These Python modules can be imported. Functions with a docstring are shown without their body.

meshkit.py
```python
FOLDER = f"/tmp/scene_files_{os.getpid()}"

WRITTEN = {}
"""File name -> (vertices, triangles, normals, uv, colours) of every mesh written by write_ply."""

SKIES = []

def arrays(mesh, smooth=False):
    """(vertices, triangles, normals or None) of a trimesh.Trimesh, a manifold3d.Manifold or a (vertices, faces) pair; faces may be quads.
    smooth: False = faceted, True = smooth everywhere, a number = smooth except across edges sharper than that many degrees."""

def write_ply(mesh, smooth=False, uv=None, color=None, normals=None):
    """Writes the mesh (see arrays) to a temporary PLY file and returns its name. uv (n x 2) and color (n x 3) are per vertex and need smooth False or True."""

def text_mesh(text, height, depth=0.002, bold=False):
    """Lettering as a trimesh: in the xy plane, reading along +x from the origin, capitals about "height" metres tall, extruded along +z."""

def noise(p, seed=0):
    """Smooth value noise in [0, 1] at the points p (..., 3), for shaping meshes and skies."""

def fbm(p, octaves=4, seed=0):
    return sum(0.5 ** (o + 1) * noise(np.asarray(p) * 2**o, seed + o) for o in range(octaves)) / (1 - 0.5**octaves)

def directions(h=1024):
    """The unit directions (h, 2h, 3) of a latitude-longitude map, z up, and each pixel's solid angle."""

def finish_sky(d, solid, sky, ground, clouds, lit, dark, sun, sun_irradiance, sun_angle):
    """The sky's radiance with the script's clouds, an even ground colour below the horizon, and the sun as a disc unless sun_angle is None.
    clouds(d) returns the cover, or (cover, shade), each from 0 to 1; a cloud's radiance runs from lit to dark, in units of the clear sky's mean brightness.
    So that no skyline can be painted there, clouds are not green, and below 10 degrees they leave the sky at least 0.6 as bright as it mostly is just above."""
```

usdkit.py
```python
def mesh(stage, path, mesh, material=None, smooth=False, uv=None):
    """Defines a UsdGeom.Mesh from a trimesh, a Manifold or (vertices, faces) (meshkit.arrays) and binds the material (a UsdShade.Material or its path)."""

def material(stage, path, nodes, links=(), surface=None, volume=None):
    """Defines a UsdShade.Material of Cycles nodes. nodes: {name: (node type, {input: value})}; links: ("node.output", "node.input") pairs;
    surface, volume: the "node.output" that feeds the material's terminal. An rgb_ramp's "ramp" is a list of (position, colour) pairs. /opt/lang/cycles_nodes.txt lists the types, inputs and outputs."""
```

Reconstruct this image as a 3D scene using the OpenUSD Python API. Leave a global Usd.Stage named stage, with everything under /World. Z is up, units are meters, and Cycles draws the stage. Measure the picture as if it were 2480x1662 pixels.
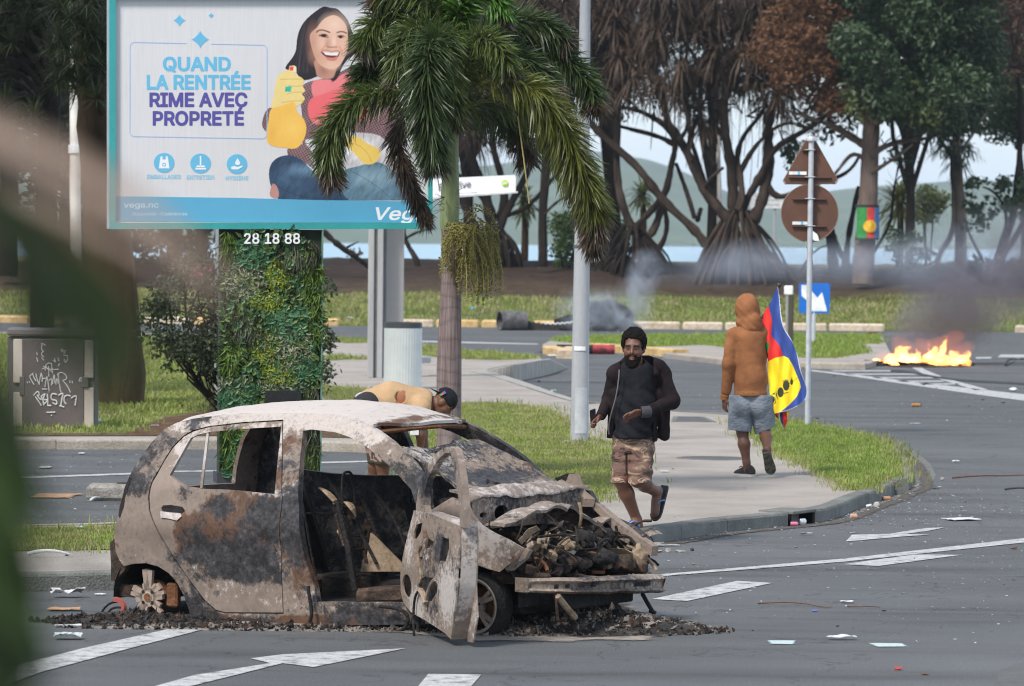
import math,random
import numpy as np,trimesh,shapely
import usdkit,meshkit
from pxr import Usd,UsdGeom,UsdLux,UsdShade,Sdf,Gf,Vt
from shapely.geometry import Polygon,LineString,Point,MultiPolygon
from shapely.ops import unary_union
from shapely import affinity
from scipy.spatial import Delaunay
import manifold3d as m3
stage=Usd.Stage.CreateInMemory()
UsdGeom.SetStageUpAxis(stage,UsdGeom.Tokens.z)
UsdGeom.SetStageMetersPerUnit(stage,1.0)
UsdGeom.Xform.Define(stage,'/World')
UsdGeom.Scope.Define(stage,'/World/Looks')
# ---- camera
CAM=np.array([0.0,0.0,2.5]);FPX=10598.0;CX,CY=1240.0,831.0
PITCH,ROLL=math.atan(249.0/FPX),0.0098
_f=np.array([0,math.cos(PITCH),-math.sin(PITCH)]);_u0=np.array([0,math.sin(PITCH),math.cos(PITCH)]);_r0=np.array([1.0,0,0])
_u=_u0*math.cos(ROLL)-_r0*math.sin(ROLL);_r=_r0*math.cos(ROLL)+_u0*math.sin(ROLL)
cam=UsdGeom.Camera.Define(stage,'/World/camera')
cam.CreateHorizontalApertureAttr(36.0);cam.CreateVerticalApertureAttr(36.0*686/1024)
cam.CreateFocalLengthAttr(36.0*FPX/2480.0)
cam.CreateClippingRangeAttr(Gf.Vec2f(0.2,20000.0))
cam.CreateFStopAttr(6.3);cam.CreateFocusDistanceAttr(33.0)
cam.CreateExposureAttr(1.55)
cam.AddTransformOp().Set(Gf.Matrix4d(*_r,0,*_u,0,*(-_f),0,*CAM,1))
# ---- sky and sun (bright overcast, sun high behind the camera to the right)
SUN_EL,SUN_AZ=math.radians(50),math.radians(-142)
dome=UsdLux.DomeLight.Define(stage,'/World/sky')
sky_m=usdkit.material(stage,'/World/Looks/sky_look',{'sky':('sky_texture',{'sky_type':'single_scattering','sun_disc':False,'sun_elevation':SUN_EL,'sun_rotation':SUN_AZ,'aerosol_density':1.4}),'tc':('texture_coordinate',{}),'mp':('mapping',{'scale':(1.0,1.0,3.0)}),'n':('noise_texture',{'scale':2.2,'detail':6.0,'roughness':0.6,'distortion':0.4}),'r':('rgb_ramp',{'ramp':[(0.28,(0.35,0.35,0.35)),(0.6,(0.95,0.95,0.95))]}),'m':('mix',{'color2':(3.9,4.7,5.7)}),'b':('background_shader',{'strength':0.075})},[('tc.generated','mp.vector'),('mp.vector','n.vector'),('n.fac','r.fac'),('r.color','m.fac'),('sky.color','m.color1'),('m.color','b.color')],surface='b.background')
UsdShade.MaterialBindingAPI.Apply(dome.GetPrim()).Bind(sky_m)
dome.GetPrim().SetCustomDataByKey('kind','structure')
sun=UsdLux.DistantLight.Define(stage,'/World/sun')
sun.CreateIntensityAttr(0.4);sun.CreateAngleAttr(12.0);sun.CreateColorAttr(Gf.Vec3f(1.0,0.95,0.88));sun.CreateNormalizeAttr(True)
_sd=np.array([math.sin(SUN_AZ)*math.cos(SUN_EL),math.cos(SUN_AZ)*math.cos(SUN_EL),math.sin(SUN_EL)])
_sx=np.cross([0,0,1.0],_sd);_sx/=np.linalg.norm(_sx);_sy=np.cross(_sd,_sx)
sun.AddTransformOp().Set(Gf.Matrix4d(*_sx,0,*_sy,0,*_sd,0,0,0,60,1))
# ---- picking real places: a direction of view meets the ground or a given distance
def ray(x,y):
 d=_f*FPX+_r*(x-CX)-_u*(y-CY)
 return d/d[1]
def G(x,y,h=0.0):
 d=ray(x,y);return CAM+d*((h-CAM[2])/d[2])
def at(x,y,Y):
 return CAM+ray(x,y)*Y
def zoomer(x0,y0,s):
 return lambda*pts:[(x0+a/s,y0+b/s)for a,b in pts]
D_=zoomer(0,0,1/1.05983)
Z1=zoomer(0,0,2.8);Z2=zoomer(560,0,2.45);Z3=zoomer(1380,0,2.119);Z4=zoomer(0,500,2.8);Z5=zoomer(750,500,2.8);Z6=zoomer(1380,600,2.119)
Z7=zoomer(200,960,2.614);Z8=zoomer(850,960,2.614);R1=zoomer(1500,1150,2.3878);R3=zoomer(780,600,3.343);R4=zoomer(1380,640,3.9);R5=zoomer(1880,640,3.9);R6=zoomer(300,1400,2.34)
R2=zoomer(0,1000,2.368)
# ---- prims
_count={};_loc={}
def numbered(parent,name):
 k=(parent,name);n=_count.get(k,0);_count[k]=n+1
 return f'{parent}/{name}' if n==0 else f'{parent}/{name}_{n:03d}'
def tag(prim,label=None,cat=None,group=None,kind=None):
 for k,v in(('label',label),('category',cat),('group',group),('kind',kind)):
  if v:prim.SetCustomDataByKey(k,v)
 return prim
def thing(name,label=None,cat=None,loc=(0,0,0),group=None,kind=None,parent='/World'):
 path=numbered(parent,name)
 x=UsdGeom.Xform.Define(stage,path);x.AddTranslateOp().Set(Gf.Vec3d(*map(float,loc)))
 _loc[path]=np.array(loc,float)
 tag(x.GetPrim(),label,cat,group,kind)
 return path
def base_of(path):
 b=np.zeros(3)
 while path and path!='/World':
  b=b+_loc.get(path,0);path=path.rpartition('/')[0]
 return b
def obj(name,mesh,material,parent='/World',smooth=False,label=None,cat=None,group=None,kind=None,col=None,burn=None):
 """One mesh prim; the given geometry is in world space and is moved to its parent's base."""
 path=numbered(parent,name)
 if hasattr(mesh,'to_mesh'):
  mm=mesh.to_mesh();mesh=(mm.vert_properties[:,:3],mm.tri_verts)
 if isinstance(mesh,trimesh.Trimesh):
  mesh=(mesh.vertices,mesh.faces)
 v=np.asarray(mesh[0],float)-base_of(parent)
 fc=np.asarray(mesh[1])
 if smooth not in(False,True)and(col is not None or burn is not None):
  from scipy.spatial import cKDTree
  t=trimesh.graph.smooth_shade(trimesh.Trimesh(v,fc,process=False),angle=math.radians(smooth),facet_minarea=None)
  k=cKDTree(v).query(np.array(t.vertices))[1];v,fc,smooth=np.array(t.vertices),np.array(t.faces),True
  col,burn=(None if c is None else np.asarray(c)[k]for c in(col,burn))
 m=usdkit.mesh(stage,path,(v,fc),material,smooth)
 for nm,c in(('col',col),('burn',burn)):
  if c is not None:
   UsdGeom.PrimvarsAPI(m).CreatePrimvar(nm,Sdf.ValueTypeNames.Color3fArray,'vertex').Set(Vt.Vec3fArray.FromNumpy(np.ascontiguousarray(c,dtype=np.float32)))
 p=m.GetPrim();tag(p,label,cat,group,kind)
 _loc[path]=np.zeros(3)
 return path
def copy_of(src,name,loc,rotz=0.0,scale=1.0,label=None,cat=None,group=None):
 path=numbered('/World',name)
 x=UsdGeom.Xform.Define(stage,path);p=x.GetPrim()
 p.GetReferences().AddInternalReference(src);p.SetInstanceable(True)
 x.ClearXformOpOrder();
 x.AddTransformOp(opSuffix='place').Set(Gf.Matrix4d().SetScale(scale)*Gf.Matrix4d().SetRotate(Gf.Rotation(Gf.Vec3d(0,0,1),math.degrees(rotz)))*Gf.Matrix4d().SetTranslate(Gf.Vec3d(*map(float,loc))))
 tag(p,label,cat,group)
 return path
 # ---- looks
_mats={}
def M(name,nodes,links,surface='p.BSDF',volume=None):
 _mats[name]=usdkit.material(stage,'/World/Looks/'+name,nodes,links,surface=surface,volume=volume);return _mats[name]
def plain(name,c,rough=0.6,var=0.18,scale=6.0,metallic=0.0,bump=0.0,bscale=None,spec=0.5,sheen=0.0,coord='geo',detail=4.0):
 """One base colour with a slow and a fine variation."""
 if name in _mats:return _mats[name]
 lo=tuple(max(0,x*(1-var))for x in c);hi=tuple(min(1,x*(1+var))for x in c)
 nodes={'g':('geometry',{}),'n':('noise_texture',{'scale':scale,'detail':detail,'roughness':0.6}),'r':('rgb_ramp',{'ramp':[(0.3,lo),(0.7,hi)]}),'p':('principled_bsdf',{'roughness':rough,'metallic':metallic,'specular_ior_level':spec,'sheen_weight':sheen})}
 links=[('g.position','n.vector'),('n.fac','r.fac'),('r.color','p.base_color')]
 if bump:
  nodes['n2']=('noise_texture',{'scale':bscale or scale*6,'detail':3.0});nodes['b']=('bump',{'strength':bump,'distance':0.02})
  links+=[('g.position','n2.vector'),('n2.fac','b.height'),('b.normal','p.normal')]
 return M(name,nodes,links)
def ramped(name,ramp,scale=3.0,detail=6.0,rough=0.7,bump=0.0,bscale=40.0,fine=None,finescale=60.0,stretch=(1,1,1),spec=0.4,metallic=0.0,distortion=0.0):
 """Noise through a ramp, darkened or lightened by a second, fine noise."""
 if name in _mats:return _mats[name]
 nodes={'g':('geometry',{}),'mp':('mapping',{'scale':stretch}),'n':('noise_texture',{'scale':scale,'detail':detail,'roughness':0.65,'distortion':distortion}),'r':('rgb_ramp',{'ramp':ramp}),'p':('principled_bsdf',{'roughness':rough,'specular_ior_level':spec,'metallic':metallic})}
 links=[('g.position','mp.vector'),('mp.vector','n.vector'),('n.fac','r.fac')]
 last='r.color'
 if fine:
  nodes['n3']=('noise_texture',{'scale':finescale,'detail':3.0,'roughness':0.7});nodes['r3']=('rgb_ramp',{'ramp':[(0.3,(1-fine,)*3),(0.7,(1+0*fine,)*3)]});nodes['mx']=('mix',{'mix_type':'multiply','fac':1.0})
  links+=[('mp.vector','n3.vector'),('n3.fac','r3.fac'),(last,'mx.color1'),('r3.color','mx.color2')];last='mx.color'
 links.append((last,'p.base_color'))
 if bump:
  nodes['n2']=('noise_texture',{'scale':bscale,'detail':4.0});nodes['b']=('bump',{'strength':bump,'distance':0.03})
  links+=[('mp.vector','n2.vector'),('n2.fac','b.height'),('b.normal','p.normal')]
 return M(name,nodes,links)
def vcol(name,rough=0.7,bump=0.0,bscale=60.0,spec=0.3,sheen=0.0):
 """Colour from the mesh's own primvar (print, dyed cloth)."""
 if name in _mats:return _mats[name]
 nodes={'a':('attribute',{'attribute':'col'}),'p':('principled_bsdf',{'roughness':rough,'specular_ior_level':spec,'sheen_weight':sheen})};links=[('a.color','p.base_color')]
 if bump:
  nodes.update({'g':('geometry',{}),'n':('noise_texture',{'scale':bscale,'detail':4.0}),'b':('bump',{'strength':bump,'distance':0.02})});links+=[('g.position','n.vector'),('n.fac','b.height'),('b.normal','p.normal')]
 return M(name,nodes,links)
def leafy(name,c,var=0.35,trans=0.35,rough=0.45,scale=1.2):
 """Leaf: principled with a share of translucency; tone varies through the crown."""
 if name in _mats:return _mats[name]
 lo=tuple(x*(1-var)for x in c);hi=tuple(min(1,x*(1+var))for x in c)
 return M(name,{'g':('geometry',{}),'n':('noise_texture',{'scale':scale,'detail':5.0,'roughness':0.7}),'r':('rgb_ramp',{'ramp':[(0.3,lo),(0.7,hi)]}),'i':('rgb_ramp',{'ramp':[(0,(0.6,0.6,0.6)),(1,(1.0,1.0,1.0))]}),'mx':('mix',{'mix_type':'multiply','fac':1.0}),'p':('principled_bsdf',{'roughness':rough,'specular_ior_level':0.4}),'t':('translucent_bsdf',{}),'s':('mix_closure',{'fac':trans})},[('g.position','n.vector'),('n.fac','r.fac'),('g.random_per_island','i.fac'),('r.color','mx.color1'),('i.color','mx.color2'),('mx.color','p.base_color'),('mx.color','t.color'),('p.BSDF','s.closure1'),('t.BSDF','s.closure2')],surface='s.closure')
 # ---- shapes
def cat_(ms):
 """Joins (vertices, faces) pairs and trimeshes."""
 vs,fs,n=[],[],0
 for m in ms:
  if isinstance(m,trimesh.Trimesh):v,f=m.vertices,m.faces
  elif hasattr(m,'to_mesh'):
   q=m.to_mesh();v,f=q.vert_properties[:,:3],q.tri_verts
  else:v,f=m
  v=np.asarray(v,float);f=np.asarray(f,int)
  if len(f)and f.shape[1]==4:f=np.vstack([f[:,[0,1,2]],f[:,[0,2,3]]])
  vs.append(v);fs.append(f+n);n+=len(v)
 return np.vstack(vs),np.vstack(fs)
def box(c,s,rz=0.0,bev=0.0,R=None):
 """Box with centre c and size s, edges chamfered by bev."""
 if bev>0:
  x,y,z=np.array(s)/2;b=min(bev,0.45*min(s))
  pts=[(sx*(x-bx),sy*(y-by),sz*(z-bz))for sx in(-1,1)for sy in(-1,1)for sz in(-1,1)for bx,by,bz in((b,b,0),(b,0,b),(0,b,b))]
  h=m3.Manifold.hull_points(np.array(pts));q=h.to_mesh();v,f=np.array(q.vert_properties[:,:3],float),np.array(q.tri_verts)
 else:
  t=trimesh.creation.box(s);v,f=np.array(t.vertices),np.array(t.faces)
 if R is None:
  R=np.array([[math.cos(rz),-math.sin(rz),0],[math.sin(rz),math.cos(rz),0],[0,0,1]])
 return v@np.asarray(R).T+np.array(c),f
def frames(P):
 P=np.asarray(P,float);T=np.gradient(P,axis=0);T/=np.maximum(np.linalg.norm(T,axis=1,keepdims=True),1e-9)
 ref=np.array([0,0,1.0])if abs(T[0][2])<0.9 else np.array([1.0,0,0])
 n=np.cross(T[0],ref);n/=np.linalg.norm(n);N=[n]
 for i in range(1,len(P)):
  n=N[-1]-T[i]*(N[-1]@T[i]);l=np.linalg.norm(n);N.append(n/l if l>1e-6 else N[-1])
 N=np.array(N);return T,N,np.cross(T,N)
def tube(P,r,k=8,cap=True,flat=1.0):
 """Tube along the points P with radius r (number or one per point)."""
 P=np.asarray(P,float);r=np.broadcast_to(np.asarray(r,float),len(P));T,N,B=frames(P)
 a=np.arange(k)*2*math.pi/k
 v=(P[:,None]+r[:,None,None]*(np.cos(a)[None,:,None]*N[:,None]+flat*np.sin(a)[None,:,None]*B[:,None])).reshape(-1,3)
 i=np.arange(len(P)-1)[:,None]*k;j=np.arange(k)[None];jn=(j+1)%k
 q=np.stack([i+j,i+jn,i+k+jn,i+k+j],-1).reshape(-1,4)
 f=np.vstack([q[:,[0,1,2]],q[:,[0,2,3]]])[:,::-1]
 if cap:
  n=len(v);v=np.vstack([v,P[:1],P[-1:]]);jj=np.arange(k);jn=(jj+1)%k;e=(len(P)-1)*k
  f=np.vstack([f,np.stack([np.full(k,n),jj,jn],1)[:,::-1][:,::-1]*1,np.stack([np.full(k,n+1),e+jn,e+jj],1)])
 return v,f
def smoothline(P,n=12,k=3):
 """Resampled smooth curve through the control points (any dimension)."""
 from scipy.interpolate import splprep,splev
 P=np.asarray(P,float)
 if len(P)<3:
  t=np.linspace(0,1,n)[:,None];return P[0]*(1-t)+P[-1]*t
 tck,_=splprep(P.T,s=0,k=min(k,len(P)-1));return np.array(splev(np.linspace(0,1,n),tck)).T
def lathe(profile,k=24,c=(0,0,0),a0=0.0):
 """Turned shape from (radius, height) points."""
 pr=np.asarray(profile,float);a=np.arange(k)*2*math.pi/k+a0
 v=np.stack([pr[:,None,0]*np.cos(a),pr[:,None,0]*np.sin(a),np.repeat(pr[:,1:2],k,1)],-1).reshape(-1,3)+np.array(c)
 i=np.arange(len(pr)-1)[:,None]*k;j=np.arange(k)[None];jn=(j+1)%k
 q=np.stack([i+j,i+jn,i+k+jn,i+k+j],-1).reshape(-1,4)
 return v,np.vstack([q[:,[0,1,2]],q[:,[0,2,3]]])
def tri2d(poly,step,jitter=0.0,seed=0):
 """Triangulates a shapely polygon with inner points every step; returns 2-D points, faces."""
 poly=poly.buffer(0)
 if isinstance(poly,MultiPolygon):
  ms=[tri2d(g,step,jitter,seed)for g in poly.geoms];n=0;P,Fc=[],[]
  for p,f in ms:P.append(p);Fc.append(f+n);n+=len(p)
  return np.vstack(P),np.vstack(Fc)
 poly=poly.segmentize(step);pts=[np.array(poly.exterior.coords)[:-1]]+[np.array(r.coords)[:-1]for r in poly.interiors]
 x0,y0,x1,y1=poly.bounds
 gx,gy=np.meshgrid(np.arange(x0+step/2,x1,step),np.arange(y0+step/2,y1,step));g=np.stack([gx.ravel(),gy.ravel()],1)
 g[:,0]+=(np.round((g[:,1]-y0)/step).astype(int)%2)*step*0.5
 if jitter:g+=np.random.default_rng(seed).uniform(-jitter,jitter,g.shape)*step
 inner=poly.buffer(-step*0.35)
 if len(g)and not inner.is_empty:pts.append(g[shapely.contains_xy(inner,g[:,0],g[:,1])])
 P=np.unique(np.round(np.vstack(pts),7),axis=0)
 f=Delaunay(P).simplices;c=P[f].mean(1)
 f=f[shapely.contains_xy(poly,c[:,0],c[:,1])]
 a=P[f];area=(a[:,1,0]-a[:,0,0])*(a[:,2,1]-a[:,0,1])-(a[:,1,1]-a[:,0,1])*(a[:,2,0]-a[:,0,0])
 f=f[np.abs(area)>1e-12];area=area[np.abs(area)>1e-12];f[area<0]=f[area<0][:,::-1]
 return P,f
def shell(P3,f,off):
 """Closed plate: the surface P3 and a copy moved by off (vector or one per point), joined along the borders."""
 n=len(P3);v=np.vstack([P3,P3+off]);e=np.vstack([f[:,[0,1]],f[:,[1,2]],f[:,[2,0]]])
 key={tuple(x)for x in e};b=np.array([x for x in key if(x[1],x[0])not in key])
 b=b[np.lexsort((b[:,1],b[:,0]))]
 side=np.vstack([np.stack([b[:,1],b[:,0],b[:,0]+n],1),np.stack([b[:,1],b[:,0]+n,b[:,1]+n],1)])
 return v,np.vstack([f,f[:,::-1]+n,side])
def isosurface(fn,lo,hi,h):
 """Surface nets of fn = 0 (negative inside)."""
 lo,hi=np.asarray(lo,float),np.asarray(hi,float);n=np.ceil((hi-lo)/h).astype(int)+1
 ax=[lo[k]+h*np.arange(n[k])for k in range(3)]
 X=np.stack(np.meshgrid(*ax,indexing='ij'),-1);Vv=fn(X.reshape(-1,3)).reshape(n)
 s=Vv<0;c=np.zeros(tuple(n-1)+(3,));cnt=np.zeros(tuple(n-1))
 def cs(a,d):return a[d[0]:a.shape[0]-1+d[0],d[1]:a.shape[1]-1+d[1],d[2]:a.shape[2]-1+d[2]]
 cor=[(a,b,d)for a in(0,1)for b in(0,1)for d in(0,1)]
 for a in cor:
  for ax_ in range(3):
   if a[ax_]==1:continue
   b=list(a);b[ax_]=1;b=tuple(b)
   va,vb=cs(Vv,a),cs(Vv,b);cross=(va<0)!=(vb<0)
   t=np.where(cross,va/np.where(cross,va-vb,1),0)
   p=np.broadcast_to(np.array(a,float),c.shape).copy();p[...,ax_]=t
   c+=np.where(cross[...,None],p,0);cnt+=cross
 act=cnt>0;idx=np.full(act.shape,-1);idx[act]=np.arange(act.sum())
 cells=np.argwhere(act);V3=lo+h*(cells+c[act]/cnt[act][:,None])
 F=[]
 for ax_ in range(3):
  b,d=[(1,2),(2,0),(0,1)][ax_]
  sl0=[slice(None)]*3;sl1=[slice(None)]*3;sl0[ax_]=slice(0,-1);sl1[ax_]=slice(1,None)
  sa,sb=s[tuple(sl0)],s[tuple(sl1)];e=np.argwhere(sa!=sb)
  e=e[(e[:,b]>0)&(e[:,d]>0)&(e[:,b]<n[b]-1)&(e[:,d]<n[d]-1)]
  if not len(e):continue
  def at_(db,dd):
   q=e.copy();q[:,b]-=db;q[:,d]-=dd;return idx[q[:,0],q[:,1],q[:,2]]
  q=np.stack([at_(1,1),at_(0,1),at_(0,0),at_(1,0)],1)
  inv=~sa[e[:,0],e[:,1],e[:,2]];q[inv]=q[inv][:,::-1];F.append(q)
 q=np.vstack(F);q=q[(q>=0).all(1)]
 return V3,np.vstack([q[:,[0,1,2]],q[:,[0,2,3]]])
def cone_sdf(p,a,b,ra,rb):
 a,b=np.asarray(a,float),np.asarray(b,float);d=b-a;L=d@d
 t=np.clip((p-a)@d/max(L,1e-12),0,1);return np.linalg.norm(p-a-t[:,None]*d,axis=1)-(ra+(rb-ra)*t)
def ell_sdf(p,c,r,R=None):
 q=p-np.asarray(c,float)
 if R is not None:q=q@np.asarray(R)
 r=np.asarray(r,float);k0=np.linalg.norm(q/r,axis=1);k1=np.linalg.norm(q/r**2,axis=1);return k0*(k0-1)/np.maximum(k1,1e-9)
def smin(a,b,k):
 h=np.clip(0.5+0.5*(b-a)/k,0,1);return b*(1-h)+a*h-k*h*(1-h)
def smax(a,b,k):return-smin(-a,-b,k)
def vnoise(p,scale,seed=0,octaves=3):return meshkit.fbm(np.asarray(p)*scale+100.0,octaves,seed)-0.5
def taubin(v,f,n=8):
 t=trimesh.Trimesh(v,f,process=False);trimesh.smoothing.filter_taubin(t,iterations=n);return np.array(t.vertices),np.array(t.faces)
 # ======================== THE GROUND
rng=np.random.default_rng(7)
def h_land(Y,X=0):
 base=np.interp(Y,[0,125.0,127,140,150,158,170,185,210,400,9000],[-0.03,-0.03,0.06,0.74,1.5,1.62,1.68,0.3,-1.6,-4,-4])
 return base
def ground_z(X,Y):
 X,Y=np.asarray(X,float),np.asarray(Y,float)
 w=np.clip((Y-127)/10,0,1)*np.clip((200-Y)/20,0,1)
 p=np.stack([X,Y,0*X],-1)
 return h_land(Y)+w*(0.55*vnoise(p,0.16,3,3)+0.16*vnoise(p,0.9,5,2))
xs=np.concatenate([[-6000,-1500,-400,-120,-60],np.arange(-40,40.1,0.8),[60,120,400,1500,6000]])
ys=np.concatenate([[-400,-60,0,60,110,124.6],np.arange(125.5,205,0.8),[215,260,400,900,2500,9000]])
gx,gy=np.meshgrid(xs,ys,indexing='ij');gz=ground_z(gx,gy)
def gridmesh(X,Y,Z):
 n,m=X.shape;i=np.arange(n-1)[:,None]*m+np.arange(m-1)[None]
 q=np.stack([i,i+m,i+m+1,i+1],-1).reshape(-1,4)
 return np.stack([X,Y,Z],-1).reshape(-1,3),np.vstack([q[:,[0,1,2]],q[:,[0,2,3]]])
 # land: mown grass near the far kerb, leaf litter and burnt soil on the bank, dry sand beyond (by distance from the road)
land=M('land',{'g':('geometry',{}),'s':('separate_xyz',{}),'n':('noise_texture',{'scale':0.35,'detail':6.0,'roughness':0.65}),'n2':('noise_texture',{'scale':2.6,'detail':6.0,'roughness':0.75}),'a':('math',{'math_type':'multiply_add','value2':9.0,'value3':-4.5}),'b':('math',{'math_type':'add'}),'mr':('map_range',{'from_min':125.0,'from_max':175.0,'clamp':True}),'zone':('rgb_ramp',{'ramp':[(0.0,(0.085,0.10,0.035)),(0.26,(0.10,0.115,0.04)),(0.33,(0.07,0.05,0.033)),(0.40,(0.050,0.034,0.026)),(0.5,(0.042,0.028,0.022)),(0.60,(0.022,0.016,0.014)),(0.68,(0.035,0.026,0.02)),(0.72,(0.16,0.13,0.075)),(0.8,(0.24,0.185,0.11)),(1.0,(0.26,0.20,0.12))]}),'spk':('rgb_ramp',{'ramp':[(0.3,(0.45,0.43,0.40)),(0.55,(1.0,1.0,1.0)),(0.72,(1.45,1.3,1.15))]}),'m':('mix',{'mix_type':'multiply','fac':1.0}),'bp':('bump',{'strength':0.8,'distance':0.08}),'p':('principled_bsdf',{'roughness':0.95,'specular_ior_level':0.1})},[('g.position','s.vector'),('g.position','n.vector'),('g.position','n2.vector'),('n.fac','a.value1'),('a.value','b.value1'),('s.y','b.value2'),('b.value','mr.value'),('mr.result','zone.fac'),('zone.color','m.color1'),('n2.fac','spk.fac'),('spk.color','m.color2'),('m.color','p.base_color'),('n2.fac','bp.height'),('bp.normal','p.normal')])
obj('ground',gridmesh(gx,gy,gz),land,smooth=True,label='bank of burnt leaf litter and dry grass rising to the trees beyond the road',cat='ground',kind='structure')
# asphalt
asph=M('asphalt',{'g':('geometry',{}),'n':('noise_texture',{'scale':0.22,'detail':5.0,'roughness':0.6}),'n2':('noise_texture',{'scale':90.0,'detail':3.0,'roughness':0.8}),'v':('noise_texture',{'scale':26.0,'detail':2.0}),'mp':('mapping',{'scale':(0.25,1.2,1.0),'rotation':(0,0,0.35)}),'st':('noise_texture',{'scale':1.1,'detail':5.0,'roughness':0.6}),'r':('rgb_ramp',{'ramp':[(0.3,(0.076,0.078,0.080)),(0.7,(0.106,0.107,0.109))]}),'r2':('rgb_ramp',{'ramp':[(0.28,(0.45,0.45,0.45)),(0.5,(1,1,1)),(0.72,(1.9,1.88,1.85))]}),'rs':('rgb_ramp',{'ramp':[(0.30,(0.62,0.61,0.60)),(0.42,(0.88,0.87,0.86)),(0.62,(1.05,1.05,1.05))]}),'rv':('rgb_ramp',{'ramp':[(0.66,(0,0,0)),(0.74,(1,1,1))]}),'m1':('mix',{'mix_type':'multiply','fac':1.0}),'m2':('mix',{'mix_type':'multiply','fac':1.0}),'m3':('mix',{'color2':(0.30,0.29,0.27)}),'cn':('noise_texture',{'scale':0.55,'detail':5.0,'roughness':0.55}),'cs':('math',{'math_type':'subtract','value2':0.5}),'ca':('math',{'math_type':'absolute'}),'cr':('map_range',{'from_min':0.0015,'from_max':0.005,'to_min':0.66,'to_max':1.0,'clamp':True}),'cx':('mix',{'mix_type':'multiply','fac':1.0}),'k':('math',{'math_type':'multiply','value2':0.22}),'bp':('bump',{'strength':0.35,'distance':0.01}),'p':('principled_bsdf',{'roughness':0.88,'specular_ior_level':0.16})},[('g.position','n.vector'),('g.position','n2.vector'),('g.position','v.vector'),('g.position','mp.vector'),('mp.vector','st.vector'),('n.fac','r.fac'),('n2.fac','r2.fac'),('st.fac','rs.fac'),('r.color','m1.color1'),('r2.color','m1.color2'),('m1.color','m2.color1'),('rs.color','m2.color2'),('v.fac','rv.fac'),('rv.color','k.value1'),('k.value','m3.fac'),('m2.color','m3.color1'),('m3.color','cx.color1'),('g.position','cn.vector'),('cn.fac','cs.value1'),('cs.value','ca.value1'),('ca.value','cr.value'),('cr.result','cx.color2'),('cx.color','p.base_color'),('n2.fac','bp.height'),('bp.normal','p.normal')])
obj('road',(np.array([(-70,-30,0),(70,-30,0),(70,125.2,0),(-70,125.2,0)],float),np.array([[0,1,2],[0,2,3]])),asph,label='grey asphalt road littered with debris',cat='road',kind='structure')
# ---- the kerbed pavement with its lawns, and the side road cut into it
def gp(pts,h=0.0):return[tuple(G(x,y,h)[:2])for x,y in pts]
front=[(-400,1396),(-60,1394),(260,1388),(700,1368),(1200,1325),(1440,1299),(1563,1284)]+R1((230,310),(590,255),(1020,215),(1120,203),(1350,138),(1450,102),(1600,42))
tipc=Z6((1735,1185),(1757,1155),(1745,1115),(1705,1050),(1640,1000),(1560,966),(1400,938),(1250,906),(1100,882),(830,855),(540,836),(300,812),(100,790))
inner=[(1423,977)]+R3((1900,1190),(1600,1092),(1440,1035),(1320,1000),(1560,950),(1760,916),(1840,905))
back=R3((1800,880),(1640,862),(1300,832),(1130,815),(800,772),(100,728))+[(600,812),(300,806),(-500,800)]
def dens(pts,n,h):return[tuple(p)for p in smoothline(np.array(gp(pts,h)),n)]
front_w=dens(front[:7],40,0.12)[:-1]+dens(front[6:],30,0.12)
tip_w=dens([front[-2],front[-1]]+tipc,90,0.12)[6:]
inner_w=gp(inner,0.12);back_w=gp(back,0.12)
outline=Polygon(front_w+tip_w+inner_w+back_w).buffer(0)
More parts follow.
